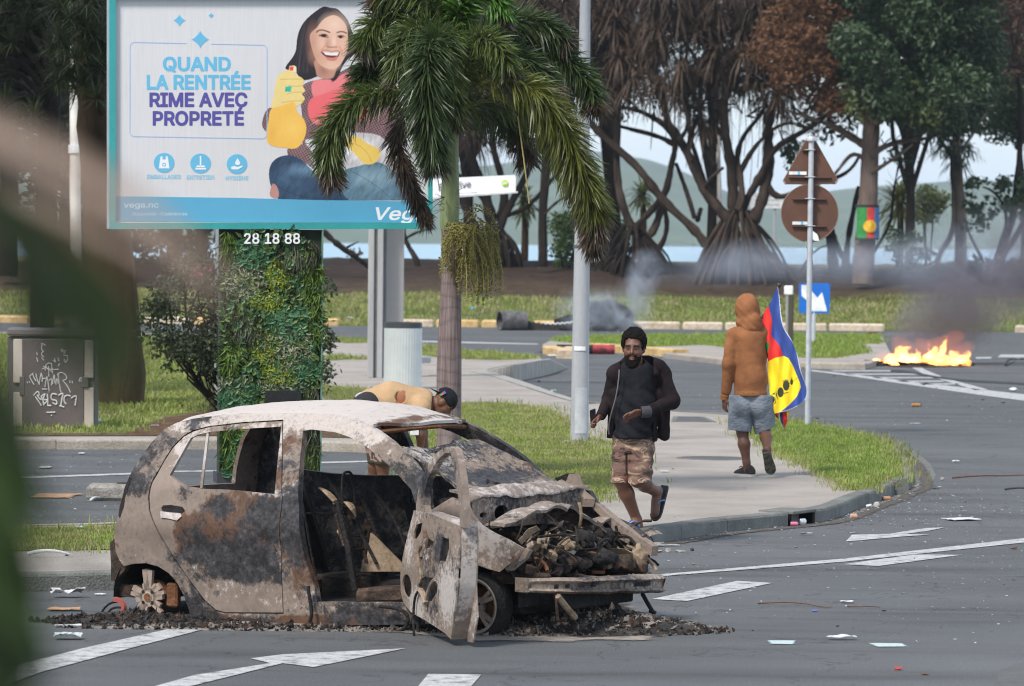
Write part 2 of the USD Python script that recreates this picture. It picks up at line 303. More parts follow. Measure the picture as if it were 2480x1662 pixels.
if isinstance(outline,MultiPolygon):outline=max(outline.geoms,key=lambda g:g.area)
notch=Polygon(gp([(-600,1066),(340,1064),(620,1064),(900,1072),(1000,1088),(1030,1110),(1000,1140),(930,1160),(620,1205),(270,1268),(-600,1280)],0.12)).buffer(0.0)
island=outline.difference(notch)
concrete=ramped('kerb_concrete',[(0.25,(0.105,0.105,0.095)),(0.5,(0.165,0.165,0.15)),(0.75,(0.23,0.225,0.205))],scale=3.0,rough=0.9,bump=0.4,bscale=60,fine=0.35,finescale=45,spec=0.2)
pale_kerb=ramped('kerb_pale',[(0.25,(0.26,0.22,0.18)),(0.5,(0.38,0.33,0.27)),(0.75,(0.46,0.41,0.35))],scale=2.5,rough=0.9,bump=0.4,bscale=50,fine=0.35,finescale=30,spec=0.2)
pave=ramped('pavement_aggregate',[(0.25,(0.31,0.265,0.23)),(0.5,(0.41,0.36,0.315)),(0.75,(0.47,0.425,0.38))],scale=0.9,detail=7,rough=0.9,bump=0.5,bscale=120,fine=0.5,finescale=85,spec=0.2)
KW=0.15
def flat(poly,z,step):
 P,f=tri2d(poly,step);return np.column_stack([P,np.full(len(P),z)]),f
def spill(name,poly,z,mt_name,ramp,label,cat,scale=8,soft=0.25,step=0.07):
 """A thin layer on the ground that breaks up into patches towards its edge."""
 P,f=tri2d(poly,step);B_=shapely.boundary(poly);d=shapely.distance(B_,shapely.points(P));c=np.clip(d/soft,0,1)
 mt=_mats.get(mt_name)or M(mt_name,{'a':('attribute',{'attribute':'col'}),'sc':('separate_color',{}),'g':('geometry',{}),'n':('noise_texture',{'scale':scale,'detail':9.0,'roughness':0.75}),'n2':('noise_texture',{'scale':scale*2.6,'detail':8.0,'roughness':0.8}),'ad':('math',{'math_type':'add'}),'mr':('map_range',{'from_min':0.82,'from_max':0.98,'clamp':True}),'r':('rgb_ramp',{'ramp':ramp}),'p':('principled_bsdf',{'roughness':0.95,'specular_ior_level':0.1}),'t':('transparent_bsdf',{}),'m':('mix_closure',{})},[('a.color','sc.color'),('g.position','n.vector'),('g.position','n2.vector'),('n2.fac','ad.value1'),('sc.r','ad.value2'),('ad.value','mr.value'),('mr.result','m.fac'),('n.fac','r.fac'),('r.color','p.base_color'),('t.BSDF','m.closure1'),('p.BSDF','m.closure2')],surface='m.closure')
 obj(name,(np.column_stack([P,np.full(len(P),z)]),f),mt,label=label,cat=cat,kind='stuff',col=np.repeat(c[:,None],3,1))
def prism(poly,z0,z1):
 ms=[]
 for g in(poly.geoms if hasattr(poly,'geoms')else[poly]):
  t=trimesh.creation.extrude_polygon(g,z1-z0,engine='earcut');t.apply_translation([0,0,z0]);ms.append(t)
 return cat_(ms)
obj('pavement',prism(island.buffer(-KW+0.01),-0.02,0.116),pave,label='pale gritty pavement curving round the corner',cat='pavement',kind='structure')
def kerb_run(parent,line,length,mat_of,w=KW,h=0.125,gap=0.008,skip=()):
 """Separate kerb stones along a line whose left side is the land."""
 ls=LineString(line);n=max(1,int(round(ls.length/length)))
 for i in range(n):
  a,b=ls.length*i/n,ls.length*(i+1)/n-gap
  if skip and any(a<s<b for s in skip):
   continue
  ts=np.linspace(a,b,4);P=np.array([ls.interpolate(t).coords[0]for t in ts]);T=np.gradient(P,axis=0);T/=np.linalg.norm(T,axis=1,keepdims=True);N=np.stack([-T[:,1],T[:,0]],1)
  dz=rng.uniform(-0.006,0.006);c=0.025
  ring=[(0,-0.06),(0,h-c),(c*0.4,h-c*0.3),(c,h),(w,h),(w,-0.06)]
  v=np.array([[*(P[k]+N[k]*o),z+dz]for k in range(4)for o,z in ring]);f=[]
  for k in range(3):
   for q in range(6):
    a0,a1=k*6+q,k*6+(q+1)%6;f+=[[a0,a0+6,a1+6],[a0,a1+6,a1]]
  for q in range(1,5):f+=[[0,q,q+1],[18,18+q+1,18+q]]
  obj('kerb_stone',(v,np.array(f)[:,::-1]),mat_of(i),parent)
kerb=thing('kerb','curved grey concrete kerb round the pavement corner','kerb',(0,35,0),kind='structure')
main_line=front_w+tip_w
ml=LineString(main_line)
inlet_pt=np.array(gp(R1((1068,210)),0.12)[0]);s_in=ml.project(Point(inlet_pt))
kmats=[concrete,ramped('kerb_concrete_light',[(0.25,(0.13,0.13,0.12)),(0.5,(0.19,0.19,0.172)),(0.75,(0.26,0.25,0.23))],scale=3.3,rough=0.9,bump=0.4,bscale=60,fine=0.35,finescale=45,spec=0.2)]
kerb_run(kerb,[ml.interpolate(t).coords[0]for t in np.arange(0,s_in-0.27,0.12)],1.0,lambda i:kmats[i*7%3%2])
kerb_run(kerb,[ml.interpolate(t).coords[0]for t in np.arange(s_in+0.27,ml.length,0.1)],0.7,lambda i:kmats[i*5%3%2])
# the drain inlet: a slab over a dark hole between two kerb stones
tin=np.array(ml.interpolate(s_in+0.1).coords[0])-np.array(ml.interpolate(s_in-0.1).coords[0]);tin/=np.linalg.norm(tin);nin=np.array([-tin[1],tin[0]]);rzin=math.atan2(tin[1],tin[0])
dr=thing('drain_inlet','dark drain opening let into the kerb beside the crushed can','drain',(*inlet_pt,0))
ci=inlet_pt+nin*0.16
obj('cover_slab',box((*ci,0.115),(0.50,0.34,0.03),rzin,0.006),concrete,dr)
dark=plain('void_black',(0.012,0.011,0.010),0.95,spec=0.05)
obj('opening',cat_([box((*(inlet_pt+nin*0.27),0.03),(0.5,0.04,0.14),rzin),box((*(inlet_pt+nin*0.14+tin*0.235),0.03),(0.03,0.24,0.14),rzin),box((*(inlet_pt+nin*0.14-tin*0.235),0.03),(0.03,0.24,0.14),rzin)]),dark,dr)
# inner edge by the ramp and the side road kerbs
kerb2=thing('kerb','pale worn kerb along the side road in front of the grey cabinet','kerb',(-8,50,0),kind='structure')
nl=gp([(-400,1064),(340,1064),(620,1064),(900,1072)],0.12);kerb_run(kerb2,nl,1.2,lambda i:pale_kerb)
nl2=gp([(930,1160),(620,1205),(270,1268),(-400,1278)],0.12)
kerb3=thing('kerb','low kerb between the side road and the near grass strip','kerb',(-4,40,0),kind='structure');kerb_run(kerb3,nl2[::-1][::-1],1.2,lambda i:pale_kerb)
# ramped corner (dropped kerb) left of the lamp post
stained=ramped('stained_concrete',[(0.3,(0.11,0.105,0.095)),(0.5,(0.30,0.28,0.25)),(0.7,(0.36,0.34,0.31))],scale=5.0,stretch=(2.2,2.2,0.25),rough=0.9,bump=0.3,spec=0.2)
rp=[G(*p,h)for p,h in zip(R3((1310,1003),(1560,950),(1760,914),(1845,905),(1990,972),(1760,1030),(1560,1066)),(0.12,0.30,0.30,0.28,0.012,0.012,0.012))]
rampv=np.array(rp);rampv2=rampv.copy();rampv2[:,1]+=0.9;rampv2[4:,1]=rampv[4:,1]+0.5;rampv2[:,2]-=0.12
obj('concrete_ramp',m3.Manifold.hull_points(np.vstack([rampv,rampv+[0,1.2,-0.02],rampv*[1,1,0]+[0,0,-0.02]])),stained,label='low stained concrete kerb ramp at the corner left of the lamp post',cat='kerb ramp',kind='structure')
strip_in=Polygon(gp(R3((1190,1000),(1330,985),(1460,1030),(1620,1080),(1900,1180),(2160,1258),(2140,1275),(1880,1200),(1580,1105),(1380,1040)),0.12))
obj('edging_strip',flat(strip_in,0.122,0.6),stained,label='grey concrete edging strip beside the side street',cat='edging',kind='structure')
# gutter apron round the tip
gut=Polygon(gp(Z6((1640,985),(1760,1040),(1850,1110),(1878,1170),(1850,1225),(1760,1275),(1600,1335),(1400,1385),(1380,1375),(1560,1320),(1700,1262),(1752,1210),(1765,1150),(1730,1080),(1660,1010)),0.0)).buffer(0)
obj('gutter',flat(gut,0.004,0.5),ramped('gutter_concrete',[(0.3,(0.10,0.098,0.09)),(0.6,(0.155,0.15,0.14)),(0.8,(0.20,0.19,0.17))],scale=4,rough=0.9,bump=0.3,fine=0.3),label='curved concrete gutter at the foot of the corner kerb',cat='gutter',kind='structure')
spill('gutter_dirt',LineString(front_w[20:]+tip_w[:60]).buffer(0.30,single_sided=False).difference(outline.buffer(0.01)).buffer(0),0.0065,'dirt_broken',[(0.3,(0.05,0.042,0.035)),(0.6,(0.11,0.095,0.08)),(0.8,(0.20,0.175,0.15))],'grey dirt gathered at the foot of the kerb','dirt',soft=0.22,step=0.09)
# ---- lawns
inner_land=island.buffer(-KW-0.015)
tip_lawn=Polygon(gp(Z6((905,880),(1030,885),(1250,900),(1500,940),(1640,990),(1720,1080),(1745,1150),(1700,1185),(1600,1195),(1480,1252),(1375,1192),(1200,1105),(1050,1030),(930,960)),0.12)).buffer(0).intersection(inner_land)
palm_lawn=Polygon(gp(Z5((60,1212),(200,1218),(330,1245),(760,1330),(1030,1335),(1240,1335),(1500,1358),(1650,1400),(1750,1470),(1800,1560))+Z6((60,985),(190,1040),(232,1150),(235,1235),(100,1292))+[(1250,1262),(900,1300),(260,1331),(-400,1341),(-400,1284),(270,1275),(620,1215),(930,1170),(1040,1140),(1080,1105),(1010,1075),(900,1060)],0.12)).buffer(0).intersection(inner_land)
far_lawns=[Polygon(gp(R3((780,788),(930,790),(1130,838),(1400,850),(1700,872),(1770,888),(1640,905),(1400,908),(1130,900),(930,885),(800,868)),0.12)),Polygon(gp(R3((40,706),(200,720),(370,742),(370,768),(200,772),(40,760)),0.12)),Polygon(gp(R3((30,872),(200,878),(355,890),(355,905),(200,905),(30,915)),0.12))]
left_lawn=Polygon(gp([(-500,806),(300,812),(600,820),(770,842),(770,935),(740,965),(560,985),(400,1010),(300,1050),(-500,1050)],0.12))
litter_bed=Polygon(gp([(-500,1052),(300,1052),(400,1012),(560,987),(740,967),(870,985),(1000,1020),(900,1062),(620,1056),(340,1056),(-500,1058)],0.12)).buffer(0).intersection(inner_land)
turf=ramped('turf',[(0.2,(0.085,0.11,0.02)),(0.42,(0.165,0.195,0.045)),(0.6,(0.26,0.25,0.085)),(0.8,(0.34,0.29,0.14))],scale=1.1,detail=7,rough=0.95,bump=0.9,bscale=55,fine=0.5,finescale=40,spec=0.1)
turf_green=ramped('turf_green',[(0.2,(0.11,0.18,0.025)),(0.5,(0.20,0.28,0.04)),(0.8,(0.32,0.33,0.09))],scale=1.6,detail=7,rough=0.95,bump=0.9,bscale=55,fine=0.5,finescale=40,spec=0.1)
litter_m=ramped('leaf_litter_soil',[(0.25,(0.06,0.035,0.02)),(0.5,(0.13,0.075,0.04)),(0.75,(0.24,0.17,0.11))],scale=6,detail=8,rough=0.95,bump=0.9,bscale=40,fine=0.5,finescale=25,spec=0.1)
lawn_u=unary_union([palm_lawn]+[g.intersection(inner_land)for g in far_lawns]);left_lawn=left_lawn.intersection(inner_land).difference(lawn_u.buffer(0.05)).difference(litter_bed.buffer(0.01))
obj('lawn',flat(palm_lawn,0.122,0.8),turf,label='patchy yellow green lawn round the palm trunk',cat='lawn',kind='structure')
obj('lawn',flat(tip_lawn,0.1225,0.8),turf_green,label='bright green grass wedge at the pavement corner under the road sign',cat='lawn',kind='structure')
obj('lawn',flat(left_lawn,0.122,1.5),turf,label='shaded lawn behind the grey cabinet and the bush',cat='lawn',kind='structure')
for k,(g,lb)in enumerate(zip(far_lawns,('strip of grass between the palm trunk and the kerb ramp','strip of grass along the far road left of the bus stop','thin grass sliver crossing the pavement left of the bus stop'))):
 obj('lawn',flat(g.intersection(inner_land),0.1215,1.2),turf,label=lb,cat='lawn',kind='structure')
obj('planting_bed',flat(litter_bed.difference(palm_lawn.buffer(0.02)),0.1235,0.6),litter_m,label='bed of brown fallen leaves at the foot of the bush',cat='planting bed',kind='structure')
def tuft(seed,n,hgt,spread,width):
 r=np.random.default_rng(seed);vs,fs=[],[]
 for i in range(n):
  a,d=r.uniform(0,2*math.pi),spread*math.sqrt(r.uniform());c=np.array([d*math.cos(a),d*math.sin(a),-0.01]);b=r.uniform(0,2*math.pi);L=hgt*r.uniform(0.45,1.1);lean=r.uniform(0.1,0.8)*L
  side=np.array([math.cos(b+1.57),math.sin(b+1.57),0])*width*r.uniform(0.7,1.2);out=np.array([math.cos(b),math.sin(b),0])*lean
  m=c+out*0.35+[0,0,L*0.6];t=c+out+[0,0,L]
  k=len(vs);vs+=[c-side,c+side,m+side*0.8,m-side*0.8,t];fs+=[[k,k+1,k+2],[k,k+2,k+3],[k+3,k+2,k+4]]
 return np.array(vs),np.array(fs)
g_green=leafy('grass_green',(0.31,0.43,0.06),0.4,0.3,0.5,3.0);g_dry=leafy('grass_dry',(0.50,0.44,0.20),0.35,0.3,0.6,2.0);g_mid=leafy('grass_mid',(0.36,0.41,0.09),0.4,0.3,0.55,2.0)
def scatter(name,label,protos,pts,smin_,smax_,seed,cat='grass'):
 """protos: (mesh, material, share)"""
 r=np.random.default_rng(seed);path=numbered('/World',name);pi=UsdGeom.PointInstancer.Define(stage,path);tag(pi.GetPrim(),label,cat,kind='stuff')
 tg=[]
 for i,(mesh,mt,sh)in enumerate(protos):
  pp=f'{path}/blades_{i:03d}';usdkit.mesh(stage,pp,mesh,mt);tg.append(pp)
 pi.CreatePrototypesRel().SetTargets([Sdf.Path(t)for t in tg]);n=len(pts)
 pi.CreateProtoIndicesAttr(Vt.IntArray.FromNumpy(r.choice(len(protos),n,p=np.array([p[2]for p in protos])/sum(p[2]for p in protos)).astype(np.int32)))
 pi.CreatePositionsAttr(Vt.Vec3fArray.FromNumpy(np.asarray(pts,np.float32)))
 a=r.uniform(0,2*math.pi,n);pi.CreateOrientationsAttr(Vt.QuathArray([Gf.Quath(float(math.cos(x/2)),0,0,float(math.sin(x/2)))for x in a]))
 s=r.uniform(smin_,smax_,n);pi.CreateScalesAttr(Vt.Vec3fArray.FromNumpy(np.stack([s,s,s*r.uniform(0.7,1.2,n)],1).astype(np.float32)))
def fringe(poly,n,z,seed,w=0.12):
 r=np.random.default_rng(seed);L=poly.exterior.length;return np.array([(*(np.array(poly.exterior.interpolate(r.uniform(0,L)).coords[0])+r.normal(0,w,2)),z)for _ in range(n)])
def inside(poly,n,z,seed,dens_noise=0.0,thr=0.0):
 r=np.random.default_rng(seed);x0,y0,x1,y1=poly.bounds;out=[]
 while len(out)<n:
  q=np.stack([r.uniform(x0,x1,n*2),r.uniform(y0,y1,n*2)],1);q=q[shapely.contains_xy(poly,q[:,0],q[:,1])]
  if dens_noise:q=q[vnoise(np.column_stack([q,0*q[:,0]]),dens_noise,seed)>r.uniform(-0.35,0.15,len(q))+thr]
  out+=list(q)
 q=np.array(out[:n]);return np.column_stack([q,np.full(n,z)])
near_view=Polygon([(-7,20),(7,20),(12,70),(-12,70)])
scatter('grass','bright green grass blades on the pavement corner',[(tuft(1,26,0.062,0.09,0.004),g_green,4),(tuft(2,22,0.055,0.09,0.004),g_mid,3),(tuft(3,16,0.06,0.08,0.003),g_dry,0.7)],inside(tip_lawn,5200,0.12,1),0.7,1.4,1)
pl=palm_lawn.intersection(near_view)
scatter('grass','short patchy grass blades round the palm',[(tuft(4,26,0.042,0.11,0.004),g_mid,3),(tuft(5,24,0.05,0.11,0.004),g_green,1.6),(tuft(6,24,0.036,0.11,0.004),g_dry,4.2)],inside(pl,9000,0.12,2,0.6,-0.1),0.7,1.4,2)
scatter('grass','straggling dry grass blades along the edges of the lawns',[(tuft(21,9,0.06,0.12,0.003),g_dry,3),(tuft(22,8,0.08,0.12,0.004),g_mid,2)],np.vstack([fringe(tip_lawn,900,0.117,1),fringe(palm_lawn.intersection(Polygon([(-12,20),(9,20),(12,70),(-12,70)])),1400,0.117,2,0.16),G(*D_((1335,1016))[0],0.12)+np.random.default_rng(3).normal(0,0.22,(60,3))*[1,1,0]]),0.7,1.7,9)
ll=unary_union([left_lawn]+[g.intersection(inner_land)for g in far_lawns]).intersection(Polygon([(-7,20),(7,20),(16,125),(-16,125)]))
scatter('grass','soft grass blades on the lawns behind the bus stop and cabinet',[(tuft(7,16,0.08,0.2,0.008),g_mid,3),(tuft(8,16,0.08,0.2,0.008),g_green,1),(tuft(9,14,0.06,0.2,0.008),g_dry,2)],inside(ll,9000,0.12,3,0.3,-0.1),0.7,1.5,3)
# ---- far traffic island and the far kerb
isl=[(1314,834)]+R3((1790,800),(2030,842))+R4((180,762),(600,790),(980,815),(880,845),(1400,900))+R5((200,930),(500,942),(850,945),(1000,900),(1090,862),(1060,800),(1010,700))+[(2134,812),(1900,810),(1560,812),(1420,816),(1340,822)]
far_isl=Polygon(gp(isl,0.1)).buffer(0)
obj('traffic_island',prism(far_isl,-0.02,0.10),pave,label='low island of grass and concrete in front of the fire',cat='traffic island',kind='structure')
isl_lawn=Polygon(gp([(1330,826),(1400,832),(1430,832),(1560,840),(1640,838),(1700,835)]+R5((160,860),(300,890),(560,885),(850,840),(760,745),(1080,760),(1030,700))+[(2134,813),(1900,811),(1560,813),(1420,817),(1345,823)],0.1)).buffer(0).intersection(far_isl.buffer(-0.15))
obj('lawn',flat(isl_lawn,0.104,1.5),turf_green,label='green lawn on the low island left of the fire',cat='lawn',kind='structure')
white_paint=ramped('kerb_paint_cream',[(0.25,(0.34,0.25,0.17)),(0.5,(0.62,0.50,0.37)),(0.75,(0.72,0.62,0.50))],scale=2.5,rough=0.85,fine=0.4,finescale=12,spec=0.2)
yellow_paint=ramped('kerb_paint_ochre',[(0.25,(0.36,0.22,0.09)),(0.5,(0.62,0.42,0.19)),(0.75,(0.70,0.53,0.30))],scale=2.5,rough=0.85,fine=0.4,finescale=12,spec=0.2)
kerb4=thing('kerb','cream painted kerb along the front of the low island','kerb',(5,100,0),kind='structure')
fl=gp([(1314,838)]+R3((1790,802),(2030,838))+R4((180,752),(600,782),(985,812)),0.16)
kerb_run(kerb4,fl[:3],2.0,lambda i:yellow_paint,0.35,0.17,0.03);kerb_run(kerb4,fl[2:],2.0,lambda i:white_paint if i<2 else yellow_paint,0.35,0.17,0.03)
kerb6=thing('kerb','bare pinkish kerb along the island next to the fire','kerb',(8,92,0),kind='structure')
kerb_run(kerb6,gp(R4((1000,842),(1400,890),(1480,893))+R5((200,925),(520,935),(850,940)),0.12),1.6,lambda i:pale_kerb,0.25,0.12,0.02)
kerb5=thing('kerb','worn yellow and cream kerb at the far side of the road','kerb',(0,125.5,0),kind='structure')
x=-24.0
while x<24:
 L=rng.uniform(1.0,1.7)
 px=x*FPX/126+CX
 if(830<px<1420)or px<780 or(1430<px<2050)or px>2290:
  if rng.uniform()>0.12 and not(1330<px<1520 and rng.uniform()>0.4):
   obj('kerb_stone',box((x+L/2,125.35+rng.uniform(-0.05,0.05),0.06),(L-0.06,0.32,0.30),rng.uniform(-0.02,0.02),0.05),(yellow_paint if px<1300 and rng.uniform()>0.25 else white_paint),kerb5)
 x+=L
bank=Polygon([(-18,125.8),(18,125.8),(21,140),(-21,140)])
q=inside(bank,7000,0,5,0.25,-0.15);q[:,2]=ground_z(q[:,0],q[:,1])
q2=inside(isl_lawn,2200,0.1,6)
scatter('grass','tufty grass on the bank beyond the far kerb',[(tuft(11,14,0.10,0.28,0.014),g_mid,3),(tuft(12,14,0.12,0.28,0.014),g_dry,1.6),(tuft(13,14,0.10,0.28,0.014),g_green,1)],q,0.7,1.6,5)
scatter('grass','green grass blades on the low island by the fire',[(tuft(14,16,0.10,0.22,0.01),g_green,3),(tuft(15,14,0.10,0.22,0.01),g_mid,2)],q2,0.7,1.3,6)
# ---- painted markings
paint_m=ramped('road_paint',[(0.34,(0.12,0.12,0.123)),(0.47,(0.42,0.41,0.40)),(0.7,(0.58,0.57,0.55))],scale=9,detail=9,rough=0.85,fine=0.45,finescale=60,spec=0.3)
def marking(pts,label,cat='road marking',z=0.005,name='road_marking'):
 P=Polygon(gp(pts)).buffer(0);obj(name,flat(P,z,0.5),paint_m,label=label,cat=cat,kind='structure')
marking(R1((1310,388),(1345,350),(1560,345),(1760,312),(1885,306),(1790,327),(1650,345),(1795,350),(1640,360),(1400,382)),'white painted arrow on the road nearest the pavement corner')
marking(R1((-200,626),(270,588),(1300,506),(2340,395),(2600,365),(2600,343),(2340,370),(1300,488),(270,576),(-200,612)),'long thin white lane line crossing the right side of the road','lane line')
marking(R1((1295,521),(1700,465),(1985,466),(1500,531)),'white slanted stripe just below the long lane line','lane stripe')
marking(R1((185,723),(680,617),(888,629),(390,734)),'wide white slanted stripe right of the car bumper','lane stripe')
marking(R6((150,625),(400,555),(830,487),(718,460),(900,437),(1595,403),(1075,509),(900,487),(350,625)),'white painted arrow on the asphalt in front of the car','road marking')
marking(R6((1650,640),(1725,548),(2025,552),(1950,640)),'white painted block at the bottom edge below the car door','lane stripe')
marking([(-60,1668),(-60,1640),(200,1572),(440,1518),(520,1519),(330,1568),(100,1630),(0,1668)],'white lane line running from the lower left corner under the car','lane line')
marking(R5((330,1000),(700,1040),(1420,1128),(2340,1232),(2600,1260),(2600,1320),(2340,1292),(1900,1235),(1420,1165),(700,1060),(330,1012)),'thick white edge line of the hatched triangle by the fire','lane line')
marking(R5((1250,962),(1345,962),(1420,1005),(1560,1062),(1500,1072),(1390,1040)),'curved white bar running up to the fire','lane line')
marking(R5((1500,1075),(1590,1078),(2000,1185),(1880,1192)),'white right hand edge of the hatched triangle','lane line')
for(a,b,y),w in zip(((500,1170,1008),(640,1340,1040),(900,1460,1073),(1130,1570,1106),(1330,1700,1132)),('farthest','second','third','fourth','nearest')):
 marking(R5((a,y-4),(b,y-4),(b+30,y+7),(a+60,y+7)),f'{w} of the five thin white hatch bars in the painted triangle','hatch bar')
marking(R5((2120,856),(2400,856),(2400,882),(2090,882)),'white dash on the road right of the fire','lane stripe');marking(R5((2200,890),(2420,892),(2420,906),(2260,904)),'fainter white dash just below the dash right of the fire','lane stripe')
marking(R5((1880,880),(2035,878),(2030,894),(1890,896)),'short white dash touching the right end of the fire','lane stripe')
marking(R3((800,754),(1200,764),(1750,778),(1750,786),(1200,776),(800,766)),'thin white line on the far road behind the palm trunk','lane line')
marking([(340,1143),(640,1138),(640,1141),(340,1146)],'thin white bay line on the side road seen through the rear car window','bay line')
marking([(-60,1160),(330,1146),(330,1150),(-60,1164)],'thin white bay line on the side road left of the car','bay line');marking([(760,1120),(930,1116),(930,1119),(760,1124)],'thin white bay line on the side road seen through the open front window','bay line')
for pts,lb in((R1((825,958),(1050,960),(1040,988),(845,984)),'left'),(R1((1400,974),(1660,976),(1700,1000),(1470,1002)),'right')):spill('chalk_dash',Polygon(gp(pts)),0.005,'chalk_broken',[(0.3,(0.30,0.38,0.38)),(0.7,(0.46,0.52,0.51))],f'pale bluish chalky dash on the road {lb} of the dropped white cloth','chalk',16,0.09,0.03)
# tyre marks and a patched square of tar
tar=ramped('tar_dark',[(0.3,(0.035,0.035,0.036)),(0.7,(0.062,0.062,0.064))],scale=6,rough=0.9,fine=0.4,finescale=70,spec=0.15)
for k,(pts,w,lb)in enumerate(((R5((1080,1012),(1250,1020),(1400,1050),(1620,1085),(2100,1120),(2480,1140)),5,'dark curved tyre mark sweeping past the hatched triangle'),)):
 q=smoothline(np.array(pts),24,2);obj('tyre_mark',flat(Polygon(gp([(x,y-w/2)for x,y in q]+[(x,y+w/2)for x,y in q[::-1]])).buffer(0),0.0065,0.4),tar,label=lb,cat='tyre mark',kind='structure')
obj('road_patch',flat(Polygon(gp(R1((2200,1130),(2480,1040),(2700,1100),(2700,1400),(2300,1400),(2170,1250)))).buffer(0),0.0035,0.5),ramped('tar_pale',[(0.3,(0.10,0.10,0.10)),(0.7,(0.14,0.138,0.135))],scale=5,rough=0.9,fine=0.4,finescale=70,spec=0.15),label='paler round repair in the asphalt at the bottom right corner',cat='road patch',kind='structure')
# manhole covers
iron=ramped('cast_iron',[(0.3,(0.05,0.045,0.045)),(0.7,(0.115,0.10,0.095))],scale=14,rough=0.7,metallic=0.3,bump=0.3)
mh=thing('manhole_cover','rusty round manhole cover in the pavement beside the man in the hood','manhole cover',G(*Z6((735,1080))[0],0.12))
c0=G(*Z6((735,1080))[0],0.12);obj('lid',lathe([(0.0,0.122),(0.33,0.122),(0.335,0.117)],40,(c0[0],c0[1],0)),iron,mh);obj('rim',lathe([(0.342,0.117),(0.345,0.124),(0.40,0.124),(0.405,0.117)],40,(c0[0],c0[1],0)),concrete,mh)
pts=gp(Z6((530,866),(690,868),(755,895),(520,893)),0.12)
mh2=thing('manhole_cover','square iron access cover in the pavement behind the running man','manhole cover',(*np.mean(pts,0),0.12));sq=Polygon(pts)
obj('frame',prism(sq.difference(sq.buffer(-0.06)),0.10,0.123),concrete,mh2);obj('lid',prism(sq.buffer(-0.068),0.10,0.1205),iron,mh2)
# ---- sea, far hills
water=M('sea_water',{'g':('geometry',{}),'mp':('mapping',{'scale':(0.05,0.35,1)}),'n':('noise_texture',{'scale':0.6,'detail':5.0}),'b':('bump',{'strength':0.45,'distance':0.5}),'p':('principled_bsdf',{'base_color':(0.20,0.33,0.40),'roughness':0.32,'specular_ior_level':0.5})},[('g.position','mp.vector'),('mp.vector','n.vector'),('n.fac','b.height'),('b.normal','p.normal')])
obj('sea',(np.array([(-6000,190,-1.0),(6000,190,-1.0),(6000,9000,-1.0),(-6000,9000,-1.0)],float),np.array([[0,1,2],[0,2,3]])),water,label='pale blue sea glimpsed between the trees',cat='sea',kind='structure')
hx,hy=np.meshgrid(np.linspace(-1400,1400,281),np.linspace(3300,5200,90),indexing='ij')
def ridge(px):return np.interp(px,[-900,0,760,1200,1420,1500,1560,1640,1720,1800,1900,2000,2200,2330,2480,2700,3300],[40,62,70,74,87,84,80,68,54,44,46,54,62,64,54,38,20])
pxl=hx*FPX/4100+CX;rr=ridge(pxl)
tt=(hy-3300)/800.0;prof=np.where(tt<1,np.sin(np.clip(tt,0,1)*math.pi/2)**0.8,np.clip(1-(tt-1)/1.6,0,1))
hz=-6+(rr+6)*prof+prof*16*vnoise(np.stack([hx,hy,0*hx],-1),0.006,11,4)
obj('hills',gridmesh(hx,hy,hz),ramped('far_forest',[(0.3,(0.03,0.05,0.018)),(0.5,(0.05,0.075,0.028)),(0.75,(0.085,0.11,0.05))],scale=0.02,detail=8,rough=0.95,spec=0.05,bump=1.0,bscale=0.05),smooth=True,label='hazy green hills across the bay',cat='hills',kind='structure')
# the air: thin haze over the whole place
obj('haze',box((0,4400,55-8),(13000,9600,130)),M('haze_air',{'v':('principled_volume',{'color':(0.86,0.93,1.0),'density':0.00012,'anisotropy':0.2})},[],surface=None,volume='v.volume'),label='thin bluish haze over the bay',cat='haze',kind='stuff')
# ======================== TREES
bark_dark=ramped('bark_dark',[(0.3,(0.010,0.008,0.007)),(0.55,(0.024,0.018,0.015)),(0.75,(0.05,0.039,0.033))],scale=3.0,stretch=(1,1,0.35),rough=0.95,bump=0.8,bscale=12,spec=0.1)
bark_pand=ramped('bark_pandanus',[(0.3,(0.018,0.012,0.010)),(0.55,(0.052,0.038,0.030)),(0.78,(0.115,0.085,0.068))],scale=2.2,stretch=(1,1,0.35),rough=0.95,bump=0.8,bscale=10,spec=0.1)
bark_grey=ramped('bark_greyish',[(0.3,(0.09,0.062,0.052)),(0.55,(0.165,0.12,0.10)),(0.78,(0.23,0.175,0.15))],scale=2.2,stretch=(1,1,0.3),rough=0.95,bump=0.8,bscale=10,spec=0.1)
bark_orange=ramped('bark_orange_brown',[(0.3,(0.022,0.015,0.009)),(0.5,(0.055,0.034,0.020)),(0.78,(0.12,0.072,0.042))],scale=2.0,stretch=(1,1,0.3),rough=0.95,bump=0.8,bscale=14,spec=0.1)
leaf_brown=leafy('leaf_dead_brown',(0.125,0.078,0.050),0.6,0.2,0.7,0.9)
leaf_rust=leafy('leaf_rust',(0.23,0.105,0.045),0.45,0.3,0.7,0.7)
leaf_deep=leafy('leaf_deep_green',(0.070,0.120,0.048),0.5,0.3,0.45,0.6)
leaf_pale=leafy('leaf_olive',(0.13,0.16,0.05),0.45,0.35,0.5,0.6)
leaf_pine=leafy('needle_green',(0.035,0.052,0.014),0.55,0.2,0.6,0.8)
def pxr(Y):return Y/FPX
def limb(pts,Y,w0,w1,seed=0,drift=1.2,n=None,k=7,bumpy=0.12):
 """A limb through sighted points at about distance Y, tapering from w0 to w1 (pixels wide)."""
 r=np.random.default_rng(seed);pts=smoothline(np.array(pts,float),n or max(8,4*len(pts)))
 dY=np.linspace(0,r.uniform(-drift,drift),len(pts))+0.25*drift*np.sin(np.linspace(0,3,len(pts))+r.uniform(0,6))
 P=np.array([at(x,y,Y+d)for(x,y),d in zip(pts,dY)]);rad=np.linspace(w0,w1,len(P))*pxr(Y)/2*(1+bumpy*r.standard_normal(len(P)))
 return tube(P,rad,k)
